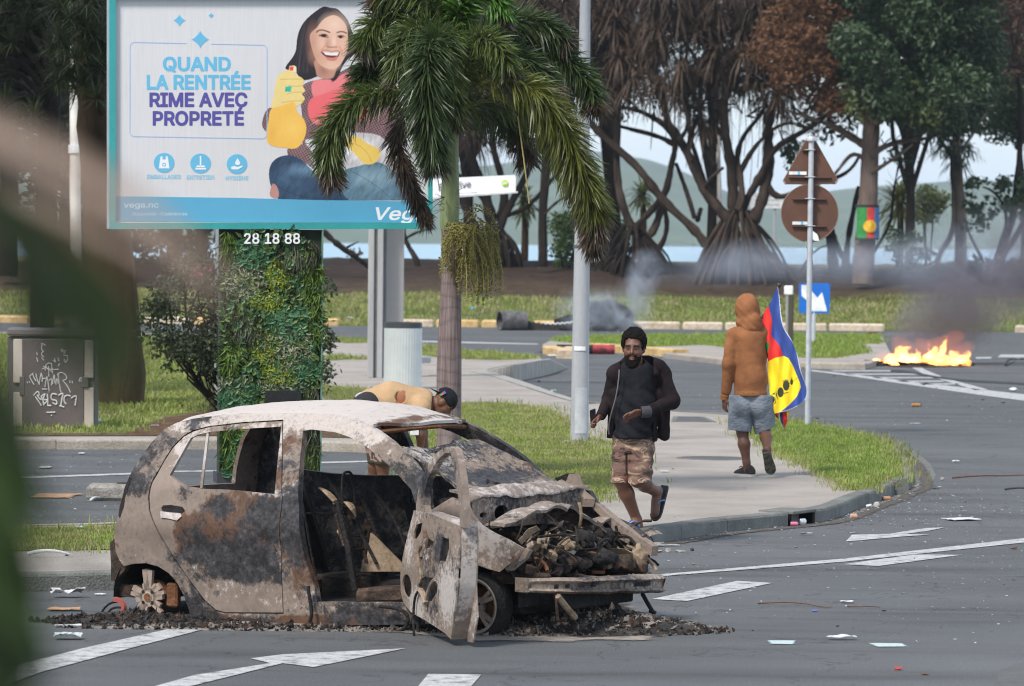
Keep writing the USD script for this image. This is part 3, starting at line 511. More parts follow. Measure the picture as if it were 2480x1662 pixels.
def strap_rosettes(C,n,L,w,seed,up=0.35,droop=1.0):
 """Rosettes of long strap leaves at the centres C; every strap bends down under its own weight."""
 r=np.random.default_rng(seed);vs,fs=[],[]
 for c in C:
  m=int(n*r.uniform(0.7,1.3))
  for i in range(m):
   a=r.uniform(0,2*math.pi);e=r.uniform(-0.9,1.1)+up;l=L*r.uniform(0.6,1.2);d=np.array([math.cos(a)*math.cos(e),math.sin(a)*math.cos(e),math.sin(e)])
   s=np.cross(d,[0,0,1.0]);s/=np.linalg.norm(s)+1e-9;k=len(vs);st=[(0,0.7),(0.4,1.0),(0.75,0.8),(1.0,0.1)]
   for t,ww in st:
    p=c+d*l*t*(1-0.15*t)+np.array([0,0,-droop*l*t*t*r.uniform(0.45,0.75)])
    vs+=[p-s*w*ww,p+s*w*ww]
   for q in range(3):fs+=[[k+2*q,k+2*q+1,k+2*q+3],[k+2*q,k+2*q+3,k+2*q+2]]
 return np.array(vs),np.array(fs)
def leaves(C,size,seed,aspect=0.5,droopy=0.3):
 """One folded leaf (two triangles pairs) at each point."""
 r=np.random.default_rng(seed);n=len(C);a=r.uniform(0,2*math.pi,n);e=r.uniform(-1.0,0.7,n)-droopy
 d=np.stack([np.cos(a)*np.cos(e),np.sin(a)*np.cos(e),np.sin(e)],1);s=np.cross(d,r.standard_normal((n,3)));s/=np.linalg.norm(s,axis=1,keepdims=True);nn=np.cross(d,s)
 L=(size*r.uniform(0.6,1.3,n))[:,None];w=L*aspect*0.5
 p0,p3=C,C+d*L;m=C+d*L*0.5-nn*L*0.08
 v=np.stack([p0,m+s*w,p3,m-s*w],1).reshape(-1,3);i=np.arange(n)[:,None]*4
 return v,np.vstack([i+[0,1,2],i+[0,2,3]])
def clumps(centres,radii,per,seed,squash=0.75):
 """Points gathered into clumps, denser to the outside of each clump."""
 r=np.random.default_rng(seed);out=[]
 for c,R in zip(centres,radii):
  k=int(per*(R**2));d=r.standard_normal((k,3));d/=np.linalg.norm(d,axis=1,keepdims=True)
  q=d*(R*r.uniform(0.35,1.0,k)**0.6)[:,None];q[:,2]*=squash;out.append(np.asarray(c)+q)
 return np.vstack(out)
def in_px(region,Y,n,seed,dY=1.5,gaps=(),minsep=0):
 """n places sighted inside a region of the view at about distance Y, away from the gaps (x, y, r)."""
 r=np.random.default_rng(seed);P=Polygon(region);x0,y0,x1,y1=P.bounds;out=[];tries=0
 while len(out)<n and tries<20000:
  tries+=1;x,y=r.uniform(x0,x1),r.uniform(y0,y1)
  if not P.contains(Point(x,y))or any((x-a)**2+(y-b)**2<c*c for a,b,c in gaps):continue
  if minsep and any((x-a)**2+(y-b)**2<minsep**2 for a,b in out):continue
  out.append((x,y))
 return np.array([at(x,y,Y+r.uniform(-dY,dY))for x,y in out])
def stilt_roots(apex,foot_px,Y,n,seed,r0=0.06):
 r=np.random.default_rng(seed);A=at(*apex,Y);ms=[];x0,x1=foot_px
 X0,X1=at(x0,660,Y)[0],at(x1,660,Y)[0];cx,R=(X0+X1)/2,(X1-X0)/2
 for i in range(n):
  a=r.uniform(0,2*math.pi);rr=R*r.uniform(0.35,1.0);f=np.array([cx+rr*math.cos(a),Y+0.8*rr*math.sin(a),0]);f[2]=ground_z(f[0],f[1])-0.1
  t=A+np.array([0.28*math.cos(a),0.28*math.sin(a),r.uniform(-0.9,0.35)]);mid=(t+f)/2+np.array([0.12*math.cos(a),0.12*math.sin(a),0.25])*r.uniform(0.3,1.2)
  ms.append(tube(smoothline([t,mid,f],6,2),np.linspace(r0*1.1,r0*r.uniform(0.6,1.0),6),5))
 return cat_(ms)
 # --- the big screw pine with the tall cone of stilt roots
Yb=146.0
b=at(*Z3((860,1430))[0],Yb);tb=thing('pandanus_tree','largest scorched screw pine, on a wide cone of stilt roots behind the hooded man','tree',(b[0],Yb,float(ground_z(b[0],Yb))))
L3=lambda pts,w0,w1,s,Y=Yb,**k:limb(Z3(*pts),Y,w0/2.119,w1/2.119,s,**k)
obj('trunk',cat_([L3([(850,1160),(790,1100),(730,1030),(690,970),(625,830),(565,720),(515,640),(480,540),(420,380),(380,180)],62,26,1),L3([(850,1140),(838,1000),(828,860),(800,700),(800,480),(860,250),(900,40)],62,28,2),L3([(880,1120),(905,1030),(975,910),(1060,760),(1180,685),(1330,580),(1420,520)],50,16,3),L3([(940,1130),(990,1020),(1015,900),(1020,760),(1020,650),(1050,520),(1080,300),(1090,60)],68,34,4),L3([(860,1080),(875,920),(862,790),(900,690),(970,600),(1010,500)],40,18,5),L3([(870,900),(920,800),(1000,700),(1090,640),(1180,640)],30,12,6),L3([(625,830),(610,760),(640,640),(690,520),(740,420)],26,12,7),L3([(560,720),(610,600),(600,450),(640,330),(760,350)],26,12,8),L3([(790,700),(720,560),(700,400),(620,260),(560,100)],30,12,9),L3([(820,500),(760,360),(700,220),(690,60)],26,12,10),L3([(690,970),(740,900),(790,860)],22,14,11),L3([(1020,960),(1080,1010),(1200,960),(1340,920),(1490,790)],34,14,12),L3([(745,850),(690,740),(660,650)],24,12,13)]),bark_pand,tb,smooth=50)
obj('stilt_roots',stilt_roots(Z3((870,1120))[0],(Z3((575,0))[0][0],Z3((1190,0))[0][0]),Yb,130,21,0.055),bark_pand,tb,smooth=50)
gaps=[(x,y,r_/2.119)for(x,y),r_ in zip(Z3((300,70),(560,190),(650,240),(500,300),(700,470),(900,600),(760,560),(420,330),(880,330),(370,640)),(70,70,60,55,70,90,50,45,50,100))]
cr=in_px(Z3((380,-160),(1180,-160),(1150,250),(1090,560),(1000,520),(820,420),(700,330),(620,520),(500,500),(430,300)),Yb,125,31,2.0,gaps,14)
extra=[at(*p,Yb)for p in Z3((560,430),(640,490),(690,640),(660,580),(1000,520),(1040,380),(330,400),(470,440),(730,590))]
obj('crown',strap_rosettes(np.vstack([cr,extra]),60,1.1,0.021,32,0.1,1.0),leaf_brown,tb)
tw=np.random.default_rng(8)
def twigs(region,Y,n,seed,par):
 P=in_px(region,Y,n,seed,1.5);obj('twigs',cat_([tube(smoothline([p,p+tw.normal(0,0.25,3)+[0,0,0.2],p+tw.normal(0,0.55,3)+[0,0,0.25]],5,2),np.linspace(0.035,0.008,5),4)for p in P]),bark_dark,par,kind='stuff')
twigs(Z3((420,200),(1180,200),(1300,640),(1000,620),(560,620)),Yb,130,90,tb)
hang=in_px(Z3((400,300),(1180,250),(1180,520),(900,500),(640,600),(560,520)),Yb,26,33,2.0)
obj('aerial_roots',cat_([tube(smoothline([p,p+[0.1,0,-0.8-s],p+[0.05,0.1,-1.6-2*s]],5,2),0.012,3)for p,s in zip(hang,np.random.default_rng(3).uniform(0,0.7,26))]),bark_dark,tb)
# --- the screw pine to its left with the long slanting limb
Yp=149.0
b=at(*Z3((330,1420))[0],Yp);ta=thing('pandanus_tree','scorched screw pine with a long slanting limb, just right of the lamp post','tree',(b[0],Yp,float(ground_z(b[0],Yp))))
obj('trunk',cat_([L3([(700,1260),(640,1180),(560,1105),(470,1015),(330,840),(215,740),(115,640),(40,560)],50,36,41,Yp-1.5),L3([(330,1180),(390,1110),(455,1040),(500,960),(525,830),(540,740),(500,660),(420,600),(320,560),(170,572)],40,20,42,Yp),L3([(360,1250),(430,1180),(470,1060),(510,900),(540,780)],46,24,43,Yp),L3([(440,1290),(495,1190),(490,1090),(455,1010)],30,22,44,Yp),L3([(330,1190),(280,1080),(250,960),(240,800),(245,620),(260,400),(300,200),(320,0)],44,26,45,Yp),L3([(530,740),(450,700),(300,660),(160,600)],30,16,46,Yp),L3([(640,1120),(590,960),(545,840)],34,18,47,Yp),L3([(655,1130),(672,1075)],26,22,48,Yp),L3([(490,640),(470,460),(420,320),(380,160),(360,0)],30,16,49,Yp),L3([(230,750),(200,620),(130,560),(60,500)],28,14,50,Yp)]),bark_pand,ta,smooth=50)
obj('stilt_roots',stilt_roots(Z3((330,1200))[0],(Z3((100,0))[0][0],Z3((560,0))[0][0]),Yp,90,22,0.05),bark_dark,ta,smooth=50)
gapsa=[(x,y,r_/2.119)for(x,y),r_ in zip(Z3((300,80),(370,640),(420,330),(250,570),(170,600)),(60,110,50,50,50))]
cr=in_px(Z3((60,-160),(420,-160),(470,120),(420,480),(330,480),(180,470),(70,420)),Yp,70,34,2.0,gapsa,15)
obj('crown',strap_rosettes(cr,60,1.1,0.021,35,0.1,1.0),leaf_brown,ta)
twigs(Z3((60,200),(480,200),(500,620),(160,620)),Yp,70,91,ta)
# --- the dark screw pine behind the palm
Yc=151.0
b=at(*Z5((1230,410))[0],Yc);tc=thing('pandanus_tree','dark screw pine half hidden behind the palm and its fruit','tree',(b[0],Yc,float(ground_z(b[0],Yc))))
L5=lambda pts,w0,w1,s,Y=Yc,**k:limb(Z5(*pts),Y,w0/2.8,w1/2.8,s,**k)
obj('trunk',cat_([L5([(1250,280),(1230,100),(1180,-100),(1100,-300),(1080,-480)],90,60,61),L5([(1260,250),(1330,50),(1420,-120),(1500,-280),(1560,-420)],70,36,62),L5([(1170,260),(1080,60),(990,-130),(930,-330)],60,30,63),L5([(1270,100),(1300,-200),(1240,-420),(1260,-700),(1250,-1200)],54,34,64),L5([(1330,60),(1440,20),(1560,-80),(1700,-260)],40,20,65),L5([(1180,-100),(1060,-180),(960,-240),(860,-300)],40,20,66)]),bark_dark,tc,smooth=50)
obj('stilt_roots',stilt_roots(Z5((1240,190))[0],(Z5((930,0))[0][0],Z5((1480,0))[0][0]),Yc,100,23,0.05),bark_dark,tc,smooth=50)
cr=in_px([(1040,-80),(1400,-80),(1420,260),(1330,300),(1200,330),(1050,360)],Yc,105,36,2.5,[(1330,180,25)],14)
obj('crown',strap_rosettes(cr,58,1.2,0.023,37,0.1,1.0),leaf_brown,tc)
# --- dark straight trunk and lesser trunks
def bare_tree(name,label,trunks,Y,mt,crown=None,cmat=None,seed=0,cat='tree',conv=Z3,s=2.119):
 p=conv(trunks[0][0][0])[0];b=at(*p,Y);t=thing(name,label,cat,(b[0],Y,float(ground_z(b[0],Y))))
 obj('trunk',cat_([limb(conv(*pts),Y,w0/s,w1/s,seed+3*i,n=14)for i,(pts,w0,w1)in enumerate(trunks)]),mt,t,smooth=50)
 if crown is not None:obj('crown',crown,cmat,t)
 return t
bare_tree('dark_tree','straight black trunk between the lamp post and the slanting limb',[([(240,1330),(238,1150),(236,900),(245,650),(255,420),(250,100),(250,-80)],44,26)],154,bark_dark,strap_rosettes(in_px(Z3((90,-120),(400,-120),(380,200),(180,260)),154,14,40,1.5),34,1.1,0.035,41),leaf_brown,70)
bare_tree('dark_tree','straight dark trunk left of the lamp post, beside a green shrub',[([(1580,410),(1580,200),(1582,0),(1600,-220),(1590,-500),(1600,-1000)],64,44),([(1590,60),(1680,-30),(1790,-90)],22,10)],148,bark_dark,strap_rosettes(in_px([(1250,-60),(1390,-60),(1400,90),(1290,160)],148,16,42,1.5),34,1.1,0.035,43),leaf_brown,75,conv=Z5,s=2.8)
# --- the painted tree: grey trunk with a dense green crown, dead brown leaves on the left
Yg=143.0
b=at(*Z3((1505,1450))[0],Yg);tg=thing('broad_tree','thick grey trunked tree with a striped cloth tied on, its crown green and rusty','tree',(b[0],Yg,float(ground_z(b[0],Yg))))
obj('trunk',cat_([L3([(1502,1460),(1505,1380),(1515,1250),(1530,1050),(1538,860),(1545,700),(1560,520),(1600,320),(1620,100)],112,70,80,Yg,drift=0.4,bumpy=0.03,k=14),L3([(1540,760),(1440,700),(1330,640),(1210,600),(1110,560)],44,12,81,Yg),L3([(1550,800),(1650,740),(1760,720),(1900,690)],40,12,82,Yg),L3([(1545,720),(1490,560),(1400,420),(1280,300)],44,16,83,Yg),L3([(1560,640),(1700,520),(1820,380),(1930,240)],44,16,84,Yg),L3([(1530,900),(1640,830),(1700,790),(1760,740)],26,10,85,Yg),L3([(1530,840),(1440,800),(1380,870),(1250,960),(1120,990)],24,8,86,Yg),L3([(1590,400),(1500,200),(1430,60)],40,18,87,Yg)]),bark_grey,tg,smooth=50)
rr=np.random.default_rng(50)
gc=in_px(Z3((1440,-200),(2160,-200),(2150,250),(2120,470),(2060,660),(1900,640),(1780,560),(1600,590),(1460,420),(1400,260),(1430,60)),Yg,130,51,3.0,[(x,y,14)for x,y in Z3((1520,330),(1720,250),(1400,200),(1900,520))],12)
obj('crown',leaves(clumps(gc,rr.uniform(0.55,1.0,len(gc)),430,52),0.24,53,0.5),leaf_deep,tg)
oc=in_px(Z3((1450,430),(1620,400),(1900,480),(1890,600),(1700,600),(1480,560)),Yg-1.5,16,54,1.0,(),14)
obj('crown_olive',leaves(clumps(oc,rr.uniform(0.35,0.7,len(oc)),300,55),0.20,56,0.5),leaf_pale,tg,kind='stuff')
bc=in_px(Z3((1120,-200),(1460,-200),(1440,60),(1400,260),(1440,420),(1380,560),(1240,560),(1100,520),(1030,380),(980,260),(1060,120)),Yg,62,57,2.0,[(x,y,20)for x,y in Z3((1330,470),(1120,470))],14)
obj('crown_dead',leaves(clumps(bc,rr.uniform(0.45,0.85,len(bc)),300,58),0.20,59,0.5),leaf_rust,tg,kind='stuff')
obj('twigs',cat_([limb([Z3(p)[0],Z3((p[0]+a,p[1]+c))[0]],Yg,7/2.119,2/2.119,400+i,n=5,k=4)for i,(p,a,c)in enumerate([((rr.uniform(1050,1500),rr.uniform(480,700)),rr.uniform(-90,90),rr.uniform(30,130))for _ in range(40)]+[((rr.uniform(1560,2000),rr.uniform(600,760)),rr.uniform(-80,80),rr.uniform(20,90))for _ in range(26)])]),bark_dark,tg,kind='stuff')
# the flag painted on a cloth tied round the trunk
fx=thing('painted_cloth','green, red, yellow and blue striped cloth tied round the thick grey trunk','cloth',at(*Z3((1520,1140))[0],Yg-0.7))
pr_c=at(*Z3((1518,1140))[0],Yg);rt=62/2.119*pxr(Yg);z0,z1=at(*Z3((1518,1222))[0],Yg)[2],at(*Z3((1518,1066))[0],Yg)[2]
def wrap(a0,a1,zz0,zz1,r):
 a=np.linspace(a0,a1,10);P=np.array([(pr_c[0]+r*math.sin(t),Yg-r*math.cos(t))for t in a]);Q=np.array([(pr_c[0]+(r-0.02)*math.sin(t),Yg-(r-0.02)*math.cos(t))for t in a])
 return m3.CrossSection([np.vstack([P,Q[::-1]])],m3.FillRule.EvenOdd).extrude(zz1-zz0).translate((0,0,zz0))
for nm,a0,a1,c in(('stripe',-0.80,0.02,(0.03,0.22,0.05)),('stripe',0.03,0.62,(0.62,0.05,0.04)),('stripe',0.63,1.5,(0.07,0.19,0.42))):
 obj(nm,wrap(a0,a1,z0,z1,rt*1.13),plain('cloth_%d'%(c[0]*100),c,0.8),fx)
obj('band',wrap(-1.0,1.5,z1,z1+0.09,rt*1.12),plain('cloth_black',(0.02,0.02,0.022),0.8),fx);obj('band',wrap(-1.0,1.5,z0-0.07,z0,rt*1.12),plain('cloth_black',(0.02,0.02,0.022),0.8),fx)
sp=at(*Z3((1534,1162))[0],Yg);a_=np.linspace(0,2*math.pi,28)[:-1];ang0=(sp[0]-pr_c[0])/rt
pd=[(pr_c[0]+(rt*1.2)*math.sin(ang0+0.2*math.cos(t)/rt*1.0),Yg-(rt*1.2)*math.cos(ang0+0.2*math.cos(t)/rt),sp[2]+0.2*math.sin(t))for t in a_]
pdv=np.vstack([[(pr_c[0]+rt*1.25*math.sin(ang0),Yg-rt*1.25*math.cos(ang0),sp[2])],pd]);obj('disc',(pdv,np.array([[0,i,i%27+1]for i in range(1,28)])),plain('cloth_yellow',(0.75,0.42,0.03),0.7),fx)
# --- neighbours to the right
t2=bare_tree('broad_tree','slimmer grey trunked tree standing in the smoke right of the painted tree',[([(2008,1390),(2005,1250),(2000,1050),(1990,900),(1985,760),(1980,600)],66,44),([(1990,800),(2060,700),(2150,560)],22,10),([(1990,820),(1940,760),(1880,700)],18,8)],147,bark_grey,None,None,90)
q=in_px(Z3((1860,560),(2080,560),(2070,760),(2010,860),(1940,840),(1880,760)),147,16,61,1.0);obj('crown',strap_rosettes(q,26,0.7,0.03,62),leaf_deep,t2)
bare_tree('slender_tree','thin curved dark stem close behind the right edge of the painted trunk',[([(1550,1310),(1600,1230),(1640,1150),(1660,1000),(1685,860),(1700,780)],18,9),([(1670,940),(1720,890),(1800,880)],7,3)],144,bark_dark,leaves(clumps(in_px(Z3((1620,760),(1760,760),(1800,900),(1700,900)),144,9,63,1.0),[0.22]*9,340,64),0.16,65),leaf_deep,95)
bare_tree('slender_tree','sinuous dark stem between the two grey trunks',[([(1890,1390),(1900,1300),(1950,1220),(1972,1100),(1965,950),(1960,800)],30,18),([(1905,1320),(1850,1290),(1740,1270),(1650,1290)],14,5),([(1890,1330),(1800,1370),(1700,1360)],9,4)],142,bark_dark,leaves(clumps(in_px(Z3((1620,1180),(1780,1180),(1860,1300),(1700,1400),(1630,1300)),142,22,66,1.0),[0.2]*22,420,67),0.17,68,0.8),leaf_deep,100)
sh=bare_tree('sea_grape','round leaved shrub with several dark stems at the right edge',[([(2200,1350),(2230,1250),(2280,1080),(2300,900),(2315,650),(2300,400)],44,24),([(2180,1340),(2210,1260),(2240,1120),(2190,1000),(2120,960)],26,10),([(2210,1340),(2290,1210),(2350,1080),(2380,800)],30,18),([(2070,1310),(2120,1350),(2060,1220),(2040,1140)],22,12)],144,bark_dark,None,None,110)
obj('crown',leaves(clumps(in_px(Z3((2050,890),(2331,880),(2420,1000),(2420,1100),(2300,1120),(2240,1080),(2140,1150),(2060,1200),(2040,1060)),144,40,69,1.0),[0.26]*40,420,70),0.17,71,0.85),leaf_deep,sh)
rt_=bare_tree('broad_tree','half dead tree with dark brown leaves at the right edge',[([(2330,1340),(2330,1100),(2310,800),(2300,500),(2260,200)],40,22)],150,bark_dark,None,None,120)
obj('crown_dead',leaves(clumps(in_px(Z3((2120,20),(2280,-60),(2331,100),(2331,420),(2240,440),(2130,380)),150,26,72,1.5),rr.uniform(0.5,0.8,26),300,73),0.2,74),leafy('leaf_dark_brown',(0.10,0.05,0.032),0.5,0.2,0.7),rt_,kind='stuff')
obj('crown',leaves(clumps(in_px(Z3((2180,420),(2420,380),(2420,700),(2300,720),(2160,640),(2130,520)),150,34,75,1.5),rr.uniform(0.5,0.8,34),300,76),0.2,77),leaf_deep,rt_)
obj('crown_top',leaves(clumps(in_px(Z3((2230,60),(2300,140),(2420,300),(2420,420),(2300,300)),152,12,78,1.0),rr.uniform(0.3,0.6,12),260,79),0.2,80),leaf_pale,rt_,kind='stuff')
# a further rank of dense dark trees closes the view between and behind the nearer ones
def back_tree(label,px,Y,region,n,R,mt,seed,w=26,size=0.30,gaps=()):
 b=at(*px,Y);t=thing('background_tree',label,'tree',(b[0],Y,float(max(0.1,ground_z(b[0],Y)))));r=np.random.default_rng(seed);C=in_px(region,Y,n,seed,2.5,gaps,12);top_=C[:,2].max()
 obj('trunk',limb([px,(px[0]+6,px[1]*0.6),(px[0]-4,60)],Y,w,w*0.5,seed,0.4),bark_dark,t,smooth=50)
 obj('limbs',cat_([tube(smoothline([(b[0],Y,b[2]+r.uniform(2.5,6)),(V3(b[0],Y,c[2]-0.5)+c)/2,c],6,2),np.linspace(0.10,0.03,6),5)for c in C[::3]]),bark_dark,t,kind='stuff');obj('crown',leaves(clumps(C,r.uniform(0.7,1.25,n)*R,150,seed+1),size,seed+2,0.45),mt,t,kind='stuff')
V3=lambda*a:np.array(a,float)
lb_dark=leafy('leaf_back_dark',(0.035,0.045,0.022),0.55,0.15,0.7,0.5);lb_brown=leafy('leaf_back_brown',(0.095,0.058,0.038),0.55,0.15,0.7,0.5)
bg=[(x,y,r_/2.119)for(x,y),r_ in zip(Z3((300,75),(610,230),(560,190),(690,470),(520,300),(880,330),(900,600),(430,330),(250,190)),(55,60,55,60,50,40,90,45,40))]
back_tree('dark brown tree high behind the lamp post and the slanting limb',(1470,660),158,Z3((-420,-200),(520,-200),(520,160),(380,330),(180,420),(0,420),(-300,330)),30,1.0,lb_brown,901,gaps=bg)
back_tree('dark brown tree closing the sky above the largest screw pine',(1720,660),160,Z3((480,-200),(1250,-200),(1250,250),(1180,500),(1000,480),(760,280),(560,160)),34,1.0,lb_brown,905,gaps=bg)
back_tree('very dark green tree behind the painted trunk and its crown',(2200,660),160,Z3((1250,-200),(2420,-200),(2420,420),(2100,640),(1800,560),(1500,560),(1300,620)),100,1.0,lb_dark,909,gaps=[(x,y,16)for x,y in Z3((2260,60),(2290,200),(1330,520),(1980,620))])
back_tree('dark tree directly behind the palm crown',(1130,650),158,[(1000,-90),(1300,-90),(1320,200),(1240,330),(1080,360),(1020,260)],46,1.0,lb_brown,913)
back_tree('dark green tree filling the gap left of the billboard',(150,660),152,[(-140,-90),(300,-90),(300,420),(180,470),(60,380),(-140,440)],110,1.1,lb_dark,917)
back_tree('dark tree low behind the bush at the left',(420,690),150,[(60,470),(300,430),(500,560),(480,630),(330,650),(80,640)],34,0.8,lb_dark,921,40)
# dark under-storey stems left of the painted trunk
bare_tree('stump_cluster','cluster of short blackened stems in bluish smoke left of the painted trunk',[([(1360,1400),(1345,1300),(1330,1200),(1300,1130)],60,40),([(1400,1400),(1420,1300),(1430,1220),(1450,1110),(1480,960)],40,18),([(1440,1380),(1380,1280),(1350,1180)],34,20),([(1190,1390),(1230,1320),(1290,1270),(1340,1260)],14,6)],149,bark_dark,leaves(clumps(in_px(Z3((1090,730),(1200,720),(1230,840),(1120,900),(1080,820)),149,14,81,1.0),[0.25]*14,300,82),0.18,83,0.8),leaf_deep,130)
# far small palms and shrubs on the sandy strip
def small_palm(label,px,Y,hgt,n,L,mt,seed):
 b=at(*px,Y);gz_=float(ground_z(b[0],Y));t=thing('small_palm',label,'palm',(b[0],Y,gz_));top=at(px[0]+2,px[1]-hgt,Y)
 obj('trunk',tube(smoothline([(b[0],Y,gz_-0.2),(b[0]+0.05,Y,(gz_+top[2])/2),top],8,2),np.linspace(0.16,0.11,8),8),bark_orange,t,smooth=True);obj('crown',strap_rosettes([top+[0,0,d]for d in(0,0.15,-0.2)],n,L,0.05,seed,0.3,0.5),mt,t)
small_palm('small fan palm on the sand, framed by the slanting limb',Z3((370,1260))[0],166,120,40,1.1,leaf_pale,1)
small_palm('dim fan palm with a bare stem left of the straight dark trunk',Z5((1450,400))[0],164,150,40,1.0,leaf_pale,2)
small_palm('yellow green palm behind the painted trunk',Z3((1690,1240))[0],164,95,60,1.7,leafy('leaf_yellow',(0.26,0.25,0.06),0.4,0.4),3)
def shrub(label,region,Y,n,R,mt,seed,size=0.16,name='shrub'):
 C=in_px(region,Y,n,seed,0.8);c=C.mean(0);t=thing(name,label,'shrub',(c[0],Y,float(ground_z(c[0],Y))))
 obj('foliage',leaves(clumps(C,[R]*n,420,seed+1),size,seed+2,0.6),mt,t);lo=C[C[:,2].argsort()[:max(2,n//5)]]
 obj('stems',cat_([tube(smoothline([(c[0]+0.3*(p[0]-c[0]),Y,ground_z(p[0],Y)-0.1),p+[0,0,0.15]],4),0.03,4)for p in lo]),bark_dark,t)
shrub('bright green shrub between the dark trunk and the lamp post',Z5((1640,60),(1780,40),(1800,370),(1700,380),(1660,260)),150,26,0.4,leafy('leaf_mid_green',(0.10,0.17,0.045),0.4,0.35),140)
shrub('olive shrub on the sand right of the yellow palm',Z3((1760,960),(1900,980),(1930,1060),(1840,1130),(1760,1150)),168,20,0.45,leaf_pale,143)
shrub('small green shrub under the slanting limb',Z3((190,1130),(300,1120),(330,1240),(200,1290)),160,16,0.4,leafy('leaf_mid_green',(0.1,0.17,0.045)),146)
shrub('low grey green scrub along the shore in the smoke',Z3((1780,1380),(2331,1340),(2440,1340),(2440,1400),(1780,1410)),148,46,0.3,leaf_deep,149)
# thin pale poles and a board beyond the trees
galv=plain('galvanised_steel',(0.46,0.47,0.49),0.5,0.12,9,metallic=0.25)
pale=plain('pale_pole',(0.62,0.58,0.54),0.6,0.15,2)
b=at(*Z3((758,1290))[0],160);obj('pale_pole',limb(Z3((757,1300),(768,1000),(762,700),(772,400),(775,150),(778,-60)),160,26/2.119,18/2.119,150,0.1,k=10,bumpy=0.02),pale,smooth=True,label='pale slim pole standing behind the large screw pine',cat='pole')
bd=thing('white_board','white notice board on a post seen left of the round sign','notice board',at(*Z3((1010,1260))[0],158));c=at(*Z3((1010,1030))[0],158)
obj('panel',box(c,(170/2.119*pxr(158),0.06,84/2.119*pxr(158)),0,0.01),plain('board_white',(0.72,0.73,0.74),0.5),bd);obj('lines',cat_([box(c+[0,-0.035,d],(0.9,0.01,0.035))for d in(0.16,0.02,-0.14)]),plain('board_grey',(0.45,0.47,0.5),0.6),bd);obj('post',tube([c+[0.3,0.06,0.2],np.array([c[0]+0.3,158.06,ground_z(c[0],158)-0.2])],0.05,8),galv,bd)
# --- left: tall needle trees behind the billboard, the leaning trunk and the bush on the left lawn
def needle_tree(label,px,Y,w0,w1,lean,seed,region,n,mt=bark_dark):
 b=at(*px,Y);t=thing('needle_tree',label,'tree',(b[0],Y,float(max(0.1,ground_z(b[0],Y)))));pts=[(px[0],px[1]+8),(px[0]+lean*0.3,px[1]*0.6),(px[0]+lean*0.7,px[1]*0.25),(px[0]+lean,-150)]
 obj('trunk',limb(pts,Y,w0,w1,seed,0.2,24,12,0.04),mt,t,smooth=60);r=np.random.default_rng(seed);C=in_px(region,Y,n,seed+1,2.0,(),12)
 obj('branches',cat_([tube(smoothline([at(px[0]+lean*0.5,min(px[1],c_px+40),Y),(at(px[0]+lean*0.5,c_px,Y)+c)/2+[0,0,0.25],c],6,2),np.linspace(0.06,0.02,6),4)for c,c_px in[(c,CY-(c[2]-2.5)/Y*FPX-240)for c in C]]),bark_dark,t)
 obj('crown',strap_rosettes(C,120,0.55*Y/75,0.007*Y/75,seed+2,0.25,0.15),mt if False else leaf_pine,t)
needle_tree('needle tree with a thick leaning trunk flaring at its foot, left of the bush',(285,1000),62,140,70,-75,201,[(130,-60),(262,-60),(262,260),(180,250),(120,180)],60,bark_orange)
needle_tree('dark needle tree left of the thick leaning trunk, mostly behind the near leaves',(100,960),66,60,46,30,210,[(-80,-60),(120,-60),(130,240),(60,300),(-80,240)],60)
needle_tree('distant needle tree on the bank just behind the left edge of the billboard',(240,660),140,60,44,-6,220,[(150,-60),(420,-60),(420,300),(262,330),(180,300)],110)
needle_tree('distant needle tree at the left edge of the picture',(20,660),142,50,34,8,230,[(-100,-60),(120,-60),(120,260),(40,330),(-100,320)],90)
needle_tree('thin needle tree showing under the billboard beside its grey post',(488,650),140,30,22,2,240,[(380,300),(520,300),(520,480),(400,480)],10)
lp=thing('lamp_post','whitish lamp post between the needle trees left of the billboard','lamp post',at(185,640,100));obj('pole',limb([(182,790),(182,400),(180,-80)],100,28,24,251,0.05,k=12,bumpy=0.0),pale,lp,smooth=True);obj('collar',limb([(182,372),(182,352)],100,34,34,252,0.0,k=12,bumpy=0.0),plain('board_white',(0.72,0.73,0.74),0.5),lp)
b=at(600,1000,60)
bush=thing('bush','large dark bush with bare lower stems, behind the green pillar','bush',(b[0],60,0.12))
C=in_px([(362,780),(380,690),(450,640),(560,610),(700,630),(780,690),(800,780),(795,890),(740,930),(560,900),(420,880),(365,850)],60,150,260,1.0)
obj('foliage',leaves(clumps(C,np.full(len(C),0.24),1500,261),0.075,262,0.55),leafy('leaf_bush',(0.042,0.062,0.022),0.5,0.2,0.5,2.0),bush)
rb=np.random.default_rng(5)
obj('stems',cat_([tube(smoothline([(b[0]+rb.uniform(-0.5,0.5),60+rb.uniform(-0.3,0.3),0.05),(b[0]+rb.uniform(-0.9,0.9),60+rb.uniform(-0.4,0.4),0.7),C[rb.integers(len(C))]],6,2),0.014,4)for _ in range(60)]),bark_dark,bush)
C2=in_px([(370,800),(800,800),(790,960),(420,990)],60,40,263,0.6)
obj('twigs',leaves(clumps(C2,np.full(40,0.15),900,264),0.06,265,0.4),leafy('leaf_bush_dry',(0.10,0.075,0.03),0.5,0.2),bush)
obj('flowers',leaves(clumps(in_px([(455,650),(500,640),(505,680),(460,690)],59.2,6,266,0.1),[0.06]*6,2500,267),0.05,268,0.9),leafy('petal_pink',(0.45,0.10,0.22),0.3,0.3),bush,kind='stuff')
